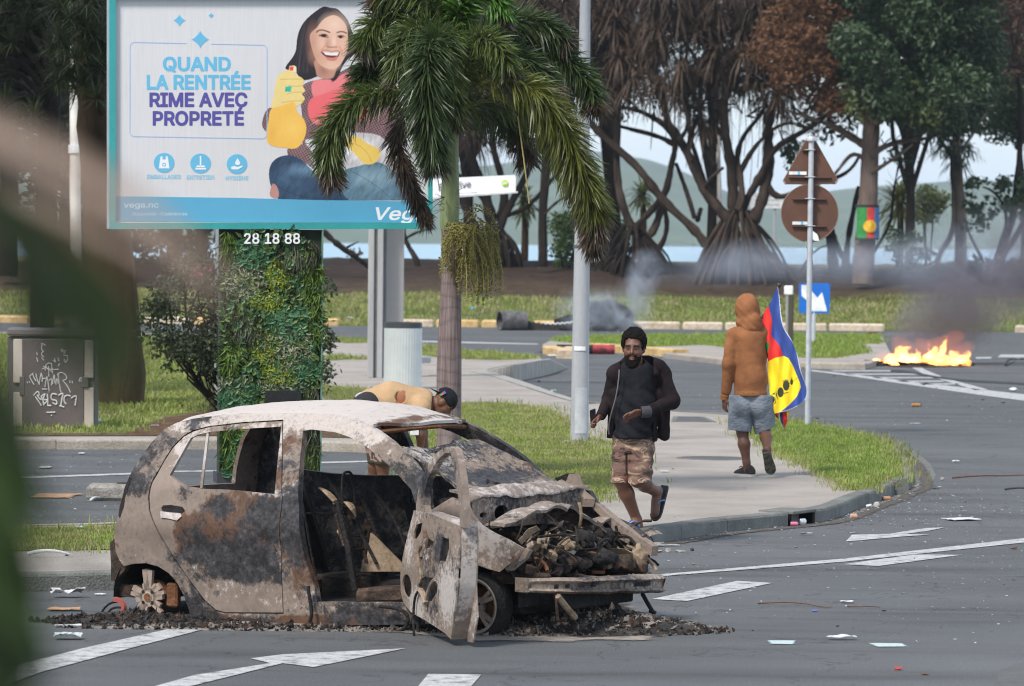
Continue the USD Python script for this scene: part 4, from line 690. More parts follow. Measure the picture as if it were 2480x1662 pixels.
# fallen dark limb and lower left bank shapes seen under the billboard
bare_tree('fallen_limb','dark fallen limb slanting down to the grey column under the billboard',[([(95,170),(180,250),(290,330),(400,410)],46,30),([(230,290),(290,260),(330,240)],16,8),([(320,330),(340,300),(335,280)],14,9)],145,bark_dark,leaves(clumps(in_px(Z5((270,290),(340,290),(350,360),(270,370)),145,8,270,0.4),[0.15]*8,500,271),0.13,272),leaf_brown,160,cat='fallen limb',conv=Z5,s=2.8)
bare_tree('dark_tree','slim dark tree leaning behind the grey columns and the bus stop sign',[([(740,420),(700,320),(650,230),(640,120),(690,20),(760,-60),(850,-160)],34,20),([(650,220),(720,180),(850,150)],22,10),([(640,130),(560,60),(470,20)],24,10)],150,bark_dark,None,None,170,conv=Z5,s=2.8)
# ======================== STREET FURNITURE
CB=zoomer(0,780,5.6);SG=zoomer(1860,300,4.612);FR=zoomer(1040,400,4.354);FC=zoomer(620,0,6.03)
galv=plain('galvanised_steel',(0.46,0.47,0.49),0.5,0.12,9,metallic=0.25)
steel_grey=ramped('lamp_grey_paint',[(0.3,(0.29,0.295,0.31)),(0.6,(0.36,0.365,0.38)),(0.8,(0.40,0.40,0.42))],scale=1.4,stretch=(2,2,0.4),rough=0.55,fine=0.12,finescale=40,spec=0.4)
# ---- billboard
BY,ANG=43.1,math.radians(11)
BO=at(640,270,BY);BU=np.array([math.cos(ANG),math.sin(ANG),0]);BN=np.array([math.sin(ANG),-math.cos(ANG),0])
def B(pts,lift=0.0):
 """Sighted points carried onto the board's face (moved off it by lift)."""
 out=[]
 for x,y in pts:
  d=ray(x,y);o=BO+BN*lift;out.append(CAM+d*(((o-CAM)@BN)/(d@BN)))
 return np.array(out)
def Buv(pts):
 P=B(pts)-BO;return np.stack([P@BU,P[:,2]],1)
def Bxyz(uv,lift):uv=np.asarray(uv);return BO+uv[:,:1]*BU+uv[:,1:2]*np.array([0,0,1.0])+BN*lift
def bplate(poly,lift,th,step=None):
 """Flat plate on the board from a shapely polygon in board coordinates."""
 ms=[]
 for g in(poly.geoms if hasattr(poly,'geoms')else[poly]):
  t=trimesh.creation.extrude_polygon(g,th,engine='earcut');v=np.array(t.vertices);ms.append((Bxyz(v[:,:2],0)+BN*(lift+v[:,2:3]),np.array(t.faces)))
 return cat_(ms)
def brect(x0,y0,x1,y1):return Polygon(Buv([(x0,y0),(x1,y0),(x1,y1),(x0,y1)]))
def btext(text,x0,x1,ytop,ybase,lift,bold=True,shear=0.0,depth=0.0006,fat=0):
 t=meshkit.text_mesh(text,1.0,0.01,bold);v=np.array(t.vertices);lo,hi=v[:,0].min(),v[:,0].max()
 a=Buv([(x0,ybase),(x1,ybase),(x0,ytop)]);u=(v[:,0]-lo)/(hi-lo)
 uv=a[0]+u[:,None]*(a[1]-a[0])+v[:,1:2]*(a[2]-a[0]);uv[:,0]+=shear*(uv[:,1]-a[0][1])
 if not fat:return Bxyz(uv,0)+BN*(lift+v[:,2:3]/0.01*depth),np.array(t.faces)
 top_=np.array(t.faces)[(v[np.array(t.faces)][:,:,2]>0.009).all(1)];g=unary_union([Polygon(uv[q]).buffer(1e-5)for q in top_]).buffer(fat).simplify(0.0006)
 return bplate(g,lift,depth)
teal=ramped('frame_teal',[(0.3,(0.03,0.28,0.28)),(0.7,(0.045,0.35,0.345))],scale=1.5,rough=0.45,fine=0.1,finescale=30)
vinyl=M('poster_vinyl',{'g':('geometry',{}),'mp':('mapping',{'scale':(60,60,1.2)}),'n':('noise_texture',{'scale':2.0,'detail':2.0}),'n2':('noise_texture',{'scale':1.1,'detail':4.0,'distortion':1.0}),'r':('rgb_ramp',{'ramp':[(0.3,(0.59,0.575,0.58)),(0.7,(0.635,0.62,0.625))]}),'b':('bump',{'strength':0.12,'distance':0.04}),'p':('principled_bsdf',{'roughness':0.5,'specular_ior_level':0.3})},[('g.position','mp.vector'),('mp.vector','n.vector'),('g.position','n2.vector'),('n.fac','r.fac'),('r.color','p.base_color'),('n2.fac','b.height'),('b.normal','p.normal')])
sky_ink=plain('ink_sky_blue',(0.13,0.43,0.63),0.5,0.04,3);violet_ink=plain('ink_violet',(0.085,0.07,0.29),0.5,0.05,3);white_ink=plain('ink_white',(0.76,0.76,0.78),0.5,0.03,3)
band_blue=ramped('ink_band_blue',[(0.3,(0.085,0.32,0.49)),(0.7,(0.105,0.37,0.55))],scale=0.8,rough=0.45);line_ink=plain('ink_line',(0.33,0.47,0.72),0.5,0.05,3);label_ink=plain('ink_label',(0.24,0.50,0.66),0.5,0.05,3)
bl=thing('billboard','large teal framed advertising billboard showing a smiling woman with a spray bottle','billboard',(BO[0],BO[1],0.12))
X0,X1,Y0,Y1=264,1046,-32,555
o,i_=brect(X0,Y0,X1,Y1),brect(279,-4,1036,540)
obj('frame',bplate(o.difference(i_),-0.02,0.07),teal,bl);obj('casing',bplate(o.buffer(-0.004),-0.26,0.238),plain('casing_grey',(0.30,0.31,0.33),0.5),bl)
obj('poster',bplate(i_.buffer(0.01),-0.012,0.012),vinyl,bl)
obj('blue_band',bplate(Polygon(Buv(Z1((782,1332),(1600,1342))+Z2((500,1188),(1165,1196),(1165,1322),(0,1318))+Z1((782,1500)))),0.001,0.003),band_blue,bl)
for tx,x0,x1,a,b_,mt in(('QUAND',1107,1562,391,478,sky_ink),('LA RENTRÉE',998,1697,513,604,sky_ink),('RIME AVEC',1016,1675,633,722,violet_ink),('PROPRETÉ',1038,1652,759,848,violet_ink),('EMBALLAGES',998,1227,1186,1213,label_ink),('ENTRETIEN',1268,1452,1190,1217,label_ink),('HYGIÈNE',1530,1683,1196,1222,label_ink)):
 (xa,ya),(xb,yb)=Z1((x0,a),(x1,b_));obj('lettering',btext(tx,xa,xb,ya,yb,0.001,fat=0.0042 if yb-ya>20 else 0.0008),mt,bl,label=tx)
(xa,ya),(xb,yb)=Z2((838,1232),(1148,1304));obj('lettering',btext('Vega',xa,xb,ya,yb,0.004,True,0.28),white_ink,bl,label='white slanted name on the blue band')
(xa,ya),(xb,yb)=Z1((840,1372),(1075,1408));obj('lettering',btext('vega.nc',xa,xb,ya,yb,0.004),plain('ink_pale_blue',(0.45,0.62,0.72),0.5),bl);(xa,ya),(xb,yb)=Z1((900,1440),(1270,1462));obj('lettering',btext('Nouvelle-Calédonie',xa,xb,ya,yb,0.004,False),plain('ink_pale_blue',(0.45,0.62,0.72),0.5),bl)
fr=Polygon(Buv(Z1((880,284),(1813,305),(1813,944),(878,928))));fr=fr.buffer(-0.05).buffer(0.05,quad_segs=8);gap_=Polygon(Buv(Z1((1265,240),(1432,240),(1432,340),(1265,340))));obj('outline',bplate(fr.difference(fr.buffer(-0.007)).difference(gap_),0.001,0.001),line_ink,bl)
for cx,cy,r in((1358,268,60),(1217,139,41),(1432,106,19)):
 a=np.arange(0,48)/48*2*math.pi;obj('star',bplate(Polygon(Buv(Z1(*[(cx+r*np.sign(math.sin(t))*abs(math.sin(t))**2.6,cy+r*np.sign(math.cos(t))*abs(math.cos(t))**2.6)for t in a]))).buffer(0),0.001,0.0015),sky_ink,bl)
def bpoly(pts):return Polygon(Buv(Z1(*pts))).buffer(0)
for cx,cy,nm in((1113,1105,'bag'),(1360,1109,'broom'),(1607,1114,'drop')):
 a=np.linspace(0,2*math.pi,49)[:-1];obj('icon_disc',bplate(bpoly([(cx+70*math.cos(t),cy+67*math.sin(t))for t in a]),0.001,0.0015),sky_ink,bl)
 if nm=='bag':
  s=bpoly([(cx-36,cy+38),(cx-30,cy-5),(cx-24,cy-44),(cx-12,cy-44),(cx-10,cy-22),(cx+10,cy-22),(cx+12,cy-44),(cx+24,cy-44),(cx+30,cy-5),(cx+36,cy+38)])
  ring=bpoly([(cx+13*math.cos(t),cy+13+13*math.sin(t))for t in a]);s=s.difference(ring.difference(ring.buffer(-0.008)))
 elif nm=='broom':s=unary_union([bpoly([(cx-5,cy-50),(cx+5,cy-50),(cx+5,cy+12),(cx-5,cy+12)]),bpoly([(cx-26,cy+14),(cx+26,cy+14),(cx+30,cy+26),(cx-30,cy+26)]),bpoly([(cx-36,cy+30),(cx+36,cy+30),(cx+36,cy+42),(cx-36,cy+42)])])
 else:s=unary_union([bpoly([(cx+4,cy-40),(cx+22,cy-8),(cx+14,cy+6),(cx-6,cy+6),(cx-14,cy-8)]),bpoly([(cx-40,cy+20),(cx-20,cy+12),(cx+2,cy+20),(cx+36,cy+10),(cx+38,cy+18),(cx+8,cy+36),(cx-26,cy+36),(cx-40,cy+32)])])
 obj('icon',bplate(s,0.003,0.0015),white_ink,bl)
 # the printed woman: every point of a fine grid takes the colour of the shapes printed there
def lin(c):c=np.array(c,float)/255;return np.where(c<0.04045,c/12.92,((c+0.055)/1.055)**2.4)
class Print:
 def __init__(s,x0,y0,x1,y1,step):
  s.xs=np.arange(x0,x1+step,step);s.ys=np.arange(y0,y1+step,step);s.X,s.Y=np.meshgrid(s.xs,s.ys,indexing='ij');s.c=np.zeros(s.X.shape+(3,));s.a=np.zeros(s.X.shape)
 def dist(s,pts,closed=True,smooth=True):
  P=np.array(pts,float)
  if smooth:
   Q=np.vstack([P,P[:1]])if closed else P
   from scipy.interpolate import splprep,splev
   tck,_=splprep(Q.T,s=0,k=min(3,len(Q)-1),per=closed);P=np.array(splev(np.linspace(0,1,6*len(Q)),tck)).T
   if closed:P=P[:-1]
  x0,y0=P.min(0)-30;x1,y1=P.max(0)+30;si=slice(*np.searchsorted(s.xs,[x0,x1]));sj=slice(*np.searchsorted(s.ys,[y0,y1]))
  X,Y=s.X[si,sj],s.Y[si,sj];d=np.full(X.shape,1e9);ins=np.zeros(X.shape,bool);n=len(P)
  for k in range(n if closed else n-1):
   a,b=P[k],P[(k+1)%n];e=b-a;t=np.clip(((X-a[0])*e[0]+(Y-a[1])*e[1])/max(e@e,1e-9),0,1);d=np.minimum(d,np.hypot(X-a[0]-t*e[0],Y-a[1]-t*e[1]))
   if closed and e[1]!=0:ins^=((a[1]>Y)!=(b[1]>Y))&(X<e[0]*(Y-a[1])/e[1]+a[0])
  return(si,sj),np.where(ins,-d,d)
 def put(s,w,cov,col):
  col=np.asarray(col);cov=cov[...,None];s.c[w]=s.c[w]*(1-cov)+col*cov;s.a[w]=np.maximum(s.a[w],cov[...,0])
 def poly(s,pts,col,soft=1.2,smooth=True,alpha=1.0,fn=None):
  w,d=s.dist(pts,True,smooth);c=lin(col)
  if fn is not None:c=fn(s.X[w],s.Y[w],c)
  s.put(w,np.clip(0.5-d/soft,0,1)*alpha,c)
 def blob(s,c,r,col,alpha=0.7):
  d=np.hypot((s.X-c[0])/r[0],(s.Y-c[1])/r[1]);cov=alpha*np.clip(1-d,0,1)**1.0*(s.a>0);w=(slice(None),slice(None));a0=s.a.copy();s.put(w,cov,lin(col));s.a=a0
 def line(s,pts,w_,col,alpha=1.0,soft=1.0):
  w,d=s.dist(pts,False,len(pts)>2);s.put(w,np.clip(0.5-(d-w_/2)/soft,0,1)*alpha,lin(col))
def fc(*p):return FC(*p)
P_=Print(630,6,1036,485,1.15)
def plaid(X,Y,c):
 k=0.5+0.5*np.sin((X+0.3*Y)*0.75)*np.sin((Y-0.25*X)*0.75);return lin((74,55,62))*(1-k[...,None])+lin((176,138,140))*k[...,None]*0.8
def pink_plaid(X,Y,c):
 k=0.5+0.5*np.sin((X-0.2*Y)*0.9)*np.sin((Y+0.15*X)*0.8);return lin((235,120,125))*(1-0.35*k[...,None])+lin((250,190,185))*0.35*k[...,None]
P_.poly(Z2((430,500),(520,470),(640,430),(760,380),(900,420),(1000,600),(1000,900),(880,960),(520,960),(440,900),(420,700)),(90,70,75),fn=plaid)
P_.poly(Z2((490,480),(600,470),(700,430),(760,470),(640,620),(560,640),(500,600)),(238,125,130),3,fn=pink_plaid);P_.poly(Z2((470,590),(540,560),(660,520),(780,560),(800,690),(640,735),(480,722)),(238,112,116),3)
P_.poly(Z2((188,700),(225,640),(260,640),(240,760),(225,790),(190,765)),(105,72,72),fn=plaid);P_.poly(Z2((335,880),(430,860),(470,930),(500,1010),(400,950),(340,930)),(80,60,66),fn=plaid)
P_.poly(Z2((440,830),(540,830),(640,800),(800,790),(900,820),(935,960),(860,1000),(720,1020),(600,1040),(500,930)),(208,204,206),3);P_.blob(Z2((760,880))[0],(60,30),(240,238,238),0.8)
P_.poly(Z2((640,1030),(760,985),(880,965),(960,1010),(1060,1080),(1120,1196),(700,1190),(600,1120)),(98,128,146),2);P_.blob(Z2((840,1050))[0],(70,34),(150,176,188),0.7);P_.line(Z2((720,1020),(840,1090),(960,1190)),2,(70,95,112),0.6)
P_.poly(Z2((232,1100),(222,1030),(240,965),(290,928),(352,922),(410,945),(470,1000),(570,1090),(680,1170),(700,1190),(270,1178)),(56,76,100),2);P_.blob(Z2((420,1010))[0],(60,22),(120,150,176),0.75);P_.blob(Z2((330,1060))[0],(50,30),(80,108,138),0.6);P_.line(Z2((245,1080),(320,1130),(560,1175)),1.5,(36,48,66),0.7)
P_.poly(Z2((232,1120),(250,1090),(275,1176),(238,1172)),(190,140,130));P_.poly(Z2((660,835),(740,808),(805,850),(885,900),(850,968),(800,975),(720,900)),(236,200,104),1.5);P_.line(Z2((720,850),(790,890),(830,960)),2,(196,150,70),0.6)
# hair, neck, face
P_.poly(fc((1010,92),(1080,108),(1160,118),(1260,190),(1350,310),(1400,440),(1450,560),(1450,720),(1390,820),(1320,900),(1250,1010),(1210,1100),(1150,1180),(1010,1120),(900,1120),(760,1170),(640,1150),(570,1050),(430,1010),(520,850),(580,720),(590,620),(620,470),(690,330),(790,225),(900,140)),(52,46,49),2)
for k in range(26):
 r_=random.Random(k);xa=r_.uniform(600,820);P_.line(fc((xa+60,380+r_.uniform(-80,80)),(xa,700),(xa-r_.uniform(20,120)+40,1060)),1.2,r_.choice([(86,78,82),(34,30,33),(70,62,66)]),0.55)
P_.line(fc((1080,115),(1000,200),(900,330),(830,470)),3,(88,80,82),0.5,6);P_.line(fc((1100,118),(1250,230),(1340,380)),5,(120,104,100),0.45,6)
P_.poly(fc((850,900),(1180,940),(1160,1060),(1130,1130),(1000,1150),(900,1120),(870,1020)),(196,146,126),3);P_.blob(fc((980,1030))[0],(20,20),(160,108,94),0.7)
P_.poly(fc((795,500),(800,640),(830,760),(870,860),(940,950),(1040,1003),(1120,1015),(1195,985),(1265,895),(1322,780),(1345,650),(1340,500),(1318,380),(1250,285),(1150,225),(1050,245),(960,310),(880,410)),(226,178,154),1.6)
P_.blob(fc((1150,360))[0],(46,36),(246,210,188),0.8);P_.blob(fc((960,650))[0],(26,30),(240,196,172),0.6);P_.blob(fc((1270,640))[0],(18,26),(238,190,168),0.6);P_.blob(fc((830,620))[0],(20,60),(186,128,108),0.6);P_.blob(fc((1120,960))[0],(26,16),(240,196,172),0.7);P_.blob(fc((900,830))[0],(30,30),(200,146,124),0.5)
P_.line(fc((885,472),(950,440),(1010,450),(1075,474)),3.4,(92,66,58),0.9,1.6);P_.line(fc((1185,478),(1250,464),(1320,486)),3.2,(92,66,58),0.9,1.6)
for c,r in(((985,520),(82,38)),((1235,535),(66,32))):P_.blob(fc(c)[0],(r[0]/6.03,r[1]/6.03),(120,80,70),0.9)
P_.poly(fc((915,522),(970,500),(1040,515),(1060,545),(990,545)),(70,48,46),1.2);P_.poly(fc((1190,535),(1240,518),(1295,535),(1260,556),(1210,555)),(70,48,46),1.2)
P_.blob(fc((1035,535))[0],(3.2,2.2),(230,215,210),1.0);P_.blob(fc((940,532))[0],(3,2),(210,190,184),0.9);P_.blob(fc((1272,542))[0],(2.6,2),(225,210,204),1.0);P_.blob(fc((1205,545))[0],(2.6,2),(205,186,180),0.9);P_.blob(fc((985,520))[0],(4,4),(30,20,20),1.0);P_.blob(fc((1240,535))[0],(4,4),(30,20,20),1.0)
P_.blob(fc((1045,640))[0],(10,22),(186,128,110),0.6);P_.blob(fc((1140,610))[0],(8,20),(250,214,196),0.8);P_.line(fc((1040,680),(1090,692),(1130,690),(1180,688)),2.6,(140,84,72),0.75,2);P_.line(fc((1030,650),(970,720),(945,780)),3,(196,138,118),0.6,3);P_.line(fc((1215,680),(1245,740),(1250,800)),3,(196,138,118),0.6,3)
P_.poly(fc((948,762),(1080,770),(1228,760),(1205,830),(1130,850),(1040,840),(980,805)),(120,58,54),1.2,False);P_.poly(fc((982,762),(1090,772),(1212,764),(1190,812),(1095,812),(1015,802)),(240,236,232),1.0,False);P_.poly(fc((1000,826),(1100,850),(1195,828),(1170,878),(1110,892),(1040,872)),(208,132,118),1.6)
P_.line(fc((950,762),(1060,742),(1110,752),(1170,742),(1225,758)),2.2,(190,112,100),0.8,1.6)
P_.line(fc((1200,1090),(1150,1150),(1120,1180)),6,(60,50,54),0.8,3)
# glove and bottle
P_.poly(Z2((345,415),(300,428),(276,455),(258,520),(246,590),(240,640),(300,650),(375,640),(430,600),(436,580),(420,560),(438,540),(424,512),(433,490),(425,468),(385,440),(370,415)),(238,212,140),1.3)
P_.poly(Z2((236,650),(300,628),(375,610),(388,650),(425,700),(442,735),(434,820),(385,880),(325,880),(215,846),(206,800),(222,710)),(244,192,92),1.4);P_.blob(Z2((360,760))[0],(34,40),(250,206,110),0.8);P_.blob(Z2((240,800))[0],(16,40),(226,168,76),0.6)
for a in(((290,472),(350,470),(420,470)),((330,560),(380,548),(430,550)),((300,610),(370,600),(430,600)),((340,510),(390,512),(430,508))):P_.line(Z2(*a),1.6,(190,152,84),0.7,1.5)
P_.poly(Z2((345,393),(374,389),(386,398),(388,430),(372,426),(342,422)),(240,226,190),1.0,False);P_.poly(Z2((347,396),(370,394),(368,420),(346,420)),(236,92,60),1.0,False);P_.poly(Z2((322,514),(360,512),(354,546),(318,544)),(60,186,160),1.0,False)
fold=np.stack([P_.X*0.9+P_.Y*0.5,P_.Y*0.28-P_.X*0.2,0*P_.X],-1).reshape(-1,3);fold=1+np.clip((P_.Y-172)/20,0.12,1)[...,None]*0.85*(vnoise(fold,0.07,71,4)+0.5*vnoise(fold,0.25,72,2)).reshape(P_.X.shape)[...,None];fold=1+(fold-1)*np.clip(1-(P_.c[...,0:1]-P_.c[...,2:3])*2.6,0.1,1);P_.c=np.clip(P_.c*fold,0,1)
vx=P_.X.ravel(),P_.Y.ravel();Pw=B(np.stack(vx,1),0.0015);n_,m_=P_.X.shape;ii=np.arange(n_-1)[:,None]*m_+np.arange(m_-1)[None];qd=np.stack([ii,ii+m_,ii+m_+1,ii+1],-1).reshape(-1,4);aa=P_.a.ravel()
keep=(aa[qd]>0.5).all(1);qd=qd[keep];cc=P_.c.reshape(-1,3);wh=np.array([0.625,0.61,0.62]);cc=np.where(aa[:,None]>0.02,cc+(1-np.minimum(1,aa[:,None]))*wh*0,wh);cc=cc*np.minimum(1,aa[:,None])/np.maximum(np.minimum(1,aa[:,None]),1e-6);cc=np.where(aa[:,None]>0,cc,wh)
cov=np.clip(aa,0,1)[:,None];cc=cc*1.0+wh*(1-cov)
used=np.unique(qd);rem=np.full(len(Pw),-1);rem[used]=np.arange(len(used));qf=rem[qd]
obj('print',(Pw[used],np.vstack([qf[:,[0,2,1]],qf[:,[0,3,2]]])[:,::-1]),vcol('poster_print',0.5),bl,smooth=True,col=cc[used]*0.9,label='printed woman in yellow gloves')
gpo=at(528,900,66.0);obj('grey_post',box((gpo[0],66.0,(at(528,540,66.0)[2]+0.1)/2+0.3),(17*66/FPX,0.12,at(528,540,66.0)[2]+0.5),0,0.01),galv,label='plain grey post rising behind the bush, left of the green pillar',cat='post')
# ---- the planted pillar under it
pil=thing('green_pillar','billboard pillar clad in mixed green plants with the number 28 18 88','pillar',(BO[0],BO[1],0.12))
pu=Buv(Z4((1502,150),(2178,158)));pu0,pu1=pu[0][0],pu[1][0];ztop=Buv([(650,556)])[0][1];zbot=0.10-BO[2]
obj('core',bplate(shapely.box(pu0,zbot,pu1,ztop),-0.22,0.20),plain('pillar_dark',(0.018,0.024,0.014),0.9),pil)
obj('glass_edge',bplate(shapely.box(pu1+0.002,zbot,pu1+0.018,ztop),-0.22,0.26),plain('glass_green',(0.12,0.22,0.17),0.15),pil)
obj('plinth',bplate(shapely.box(pu0-0.03,zbot-0.02,pu1+0.05,zbot+0.09),-0.26,0.3),plain('plinth_black',(0.03,0.03,0.032),0.6),pil)
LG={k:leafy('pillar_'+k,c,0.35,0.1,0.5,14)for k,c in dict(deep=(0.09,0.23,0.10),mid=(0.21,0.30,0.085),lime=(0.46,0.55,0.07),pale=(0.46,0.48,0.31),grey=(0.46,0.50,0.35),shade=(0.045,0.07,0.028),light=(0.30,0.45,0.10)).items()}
def flatleaf(uv,ang,L,w,lift,seed,curl=0.25):
 r=np.random.default_rng(seed);n=len(uv);d=np.stack([np.cos(ang),np.sin(ang)],1);s=np.stack([-d[:,1],d[:,0]],1);L=np.broadcast_to(L,n)[:,None];w=np.broadcast_to(w,n)[:,None];h=np.broadcast_to(lift,n)
 p=[uv,uv+d*L*0.45+s*w,uv+d*L*0.45-s*w,uv+d*L];hh=[h,h+L[:,0]*curl*r.uniform(0.2,1,n),h+L[:,0]*curl*r.uniform(0.2,1,n),h+L[:,0]*curl*r.uniform(-0.4,0.8,n)]
 v=np.stack([Bxyz(a,0)+BN*b[:,None]for a,b in zip(p,hh)],1).reshape(-1,3);i=np.arange(n)[:,None]*4;return v,np.vstack([i+[0,1,3],i+[0,3,2]])
def patch(kind,cx,cy,rx,ry,n,seed):
 r=np.random.default_rng(seed);c=Buv(Z4((cx,cy)))[0];R=np.array([rx,ry])/2.8*BY/FPX;t=r.uniform(0,2*math.pi,n);q=np.sqrt(r.uniform(0,1,n));uv=c+np.stack([np.cos(t),np.sin(t)],1)*R*q[:,None]
 uv=uv[(uv[:,0]>pu0+0.01)&(uv[:,0]<pu1-0.01)&(uv[:,1]<ztop-0.01)&(uv[:,1]>zbot)];n=len(uv);up=r.uniform(0,2*math.pi,n);lift=r.uniform(0.0,0.05,n)
 if kind in('grey',):return flatleaf(uv,-math.pi/2+r.normal(0,0.35,n),r.uniform(0.10,0.2,n),0.0022,lift,seed,0.2)
 if kind in('light',):return flatleaf(uv,-math.pi/2+r.normal(0,0.5,n),r.uniform(0.08,0.16,n),0.005,lift,seed,0.25)
 if kind=='lime':return flatleaf(uv,up,r.uniform(0.025,0.05,n),0.007,lift,seed,0.5)
 if kind=='pale':return flatleaf(uv,up,r.uniform(0.04,0.085,n),0.0085,lift,seed,0.4)
 if kind=='shade':return flatleaf(uv,up,r.uniform(0.05,0.11,n),0.008,lift*0.4,seed,0.3)
 return flatleaf(uv,up,r.uniform(0.05,0.10,n),r.uniform(0.014,0.024,n),lift,seed,0.35)
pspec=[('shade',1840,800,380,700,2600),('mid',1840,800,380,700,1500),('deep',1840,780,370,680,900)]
pspec+=[('deep',1690,320,120,90,420),('grey',2010,300,150,110,520),('pale',1650,490,150,140,620),('lime',1870,460,80,110,900),('light',2115,500,70,160,520),('shade',1960,580,90,90,300),('lime',1800,640,120,60,900),('light',1540,260,50,100,240),('grey',1660,790,130,110,520),('deep',1960,780,150,100,560),('light',2140,760,45,150,360),('lime',1785,960,90,110,800),('light',1560,1000,60,150,360),('pale',1950,960,170,140,800),('shade',1690,1090,110,80,340),('lime',1880,1130,120,70,900),('deep',1610,1300,120,110,520),('pale',1900,1220,160,60,320),('grey',2090,1320,90,130,420),('deep',2060,1110,110,60,300),('pale',1580,1200,90,50,220),('light',1760,1330,60,80,160),('light',1560,1560,80,200,400),('deep',1640,1720,120,200,500),('grey',2080,1600,90,140,380),('light',2080,1800,90,200,500),('pale',1850,1640,160,160,500),('lime',1700,1540,80,70,400)]
for q,(k,*a)in enumerate(pspec):obj('planting',patch(k,*a,300+q),LG[k],pil,kind='stuff')
for tx,x0,x1 in(('28',1650,1752),('18',1790,1888),('88',1925,2028)):
 (xa,ya),(xb,yb)=Z4((x0,184),(x1,252));obj('numeral',btext(tx,xa,xb,ya,yb,0.055,True,0,0.015),white_ink,pil,label=tx)
dp=thing('black_panel','matt black panel standing against the green pillar above the car roof','panel',B(Z4((1905,1400)))[0])
obj('plate',bplate(Polygon(Buv(Z4((1800,1250),(2026,1250),(2044,1480),(1764,1480)))).buffer(0.005),0.08,0.03),ramped('panel_black',[(0.4,(0.008,0.008,0.009)),(0.7,(0.025,0.025,0.027))],scale=60,rough=0.9),dp)
# ---- bus stop: grey columns with the name box
SY=75.0
bs=thing('bus_stop','bus stop with grey steel columns and a white Eau Vive name box','bus stop',G(*D_((880,880))[0],0.12))
def pbox(x0,x1,y0,y1,Y,th,bev=0.01,conv=lambda p:p):
 a,b_=at(x0,y0,Y),at(x1,y1,Y);return box(((a[0]+b_[0])/2,Y+th/2,(a[2]+b_[2])/2),(abs(b_[0]-a[0]),th,abs(a[2]-b_[2])),0,bev)
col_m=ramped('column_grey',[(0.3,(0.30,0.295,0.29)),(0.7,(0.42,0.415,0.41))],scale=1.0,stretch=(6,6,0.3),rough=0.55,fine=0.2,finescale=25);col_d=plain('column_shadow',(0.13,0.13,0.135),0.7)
def zc(Y,f):return at(0,0,Y)
zb_=0.11
def column(x0,x1,y_top,Y,th,mt,nm='column'):
 a,b_=at(x0,700,Y),at(x1,700,Y);t=at(x0,y_top,Y)[2];obj(nm,box(((a[0]+b_[0])/2,Y+th/2,(t+zb_)/2),(b_[0]-a[0],th,t-zb_),0,0.012),mt,bs)
(c0,_),(c1,_),(c2,_),(c3,_),(c4,_),(c5,_)=R3((372,0),(412,0),(448,0),(494,0),(514,0),(660,0))
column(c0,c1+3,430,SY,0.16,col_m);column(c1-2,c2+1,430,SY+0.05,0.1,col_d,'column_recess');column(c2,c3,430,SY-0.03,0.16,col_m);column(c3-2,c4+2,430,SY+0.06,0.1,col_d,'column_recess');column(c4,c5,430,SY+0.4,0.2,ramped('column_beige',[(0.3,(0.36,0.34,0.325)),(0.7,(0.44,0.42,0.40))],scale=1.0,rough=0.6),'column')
sg=[at(*p,SY-0.1)for p in FR((-560,172),(60,152),(900,104),(912,112),(910,290),(60,345),(-560,380))];sgv=np.array(sg);sgv=np.vstack([sgv,sgv+[0,0.42,0]])
obj('name_box',m3.Manifold.hull_points(sgv),plain('box_white',(0.76,0.75,0.755),0.35,0.04),bs)
lip=np.array([at(*p,SY-0.16)for p in FR((-560,372),(60,338),(932,276),(932,294),(60,356),(-560,392))]);obj('soffit',m3.Manifold.hull_points(np.vstack([lip,lip+[0,0.6,0]])),plain('box_grey',(0.55,0.54,0.545),0.5),bs)
def facetext(text,pts,Y,mt,parent,nm='lettering',bold=False,shift=0.012):
 """Text between two sighted base points and a cap height."""
 t=meshkit.text_mesh(text,1.0,0.01,bold);v=np.array(t.vertices);lo,hi=v[:,0].min(),v[:,0].max();a,b_,c=[at(*p,Y-shift)for p in pts];u=((v[:,0]-lo)/(hi-lo))[:,None]
 obj(nm,(a+u*(b_-a)+v[:,1:2]*(c-a)+np.array([0,-1.0,0])*v[:,2:3]/0.01*0.004,np.array(t.faces)),mt,parent,label=text)
facetext('Eau Vive',FR((98,268),(436,232),(98,200)),SY-0.1,plain('ink_charcoal',(0.09,0.085,0.095),0.6),bs)
ce=FR((797,192))[0];cc_=at(*ce,SY-0.115);a=np.linspace(0,2*math.pi,33)[:-1];dv=np.vstack([[cc_],[cc_+[0.058*math.cos(t),0,0.058*math.sin(t)]for t in a]]);obj('line_badge',(dv,np.array([[0,i,i%32+1]for i in range(1,33)])),plain('badge_green',(0.42,0.60,0.05),0.5),bs)
facetext('M3',FR((776,205),(818,203),(776,180)),SY-0.122,white_ink,bs,bold=True)
obj('bench',pbox(*[R3((800,886))[0][0],R3((880,0))[0][0],R3((0,885))[0][1],R3((0,936))[0][1]],SY+1.2,0.5,0.02),plain('bench_grey',(0.42,0.42,0.41),0.7),bs)
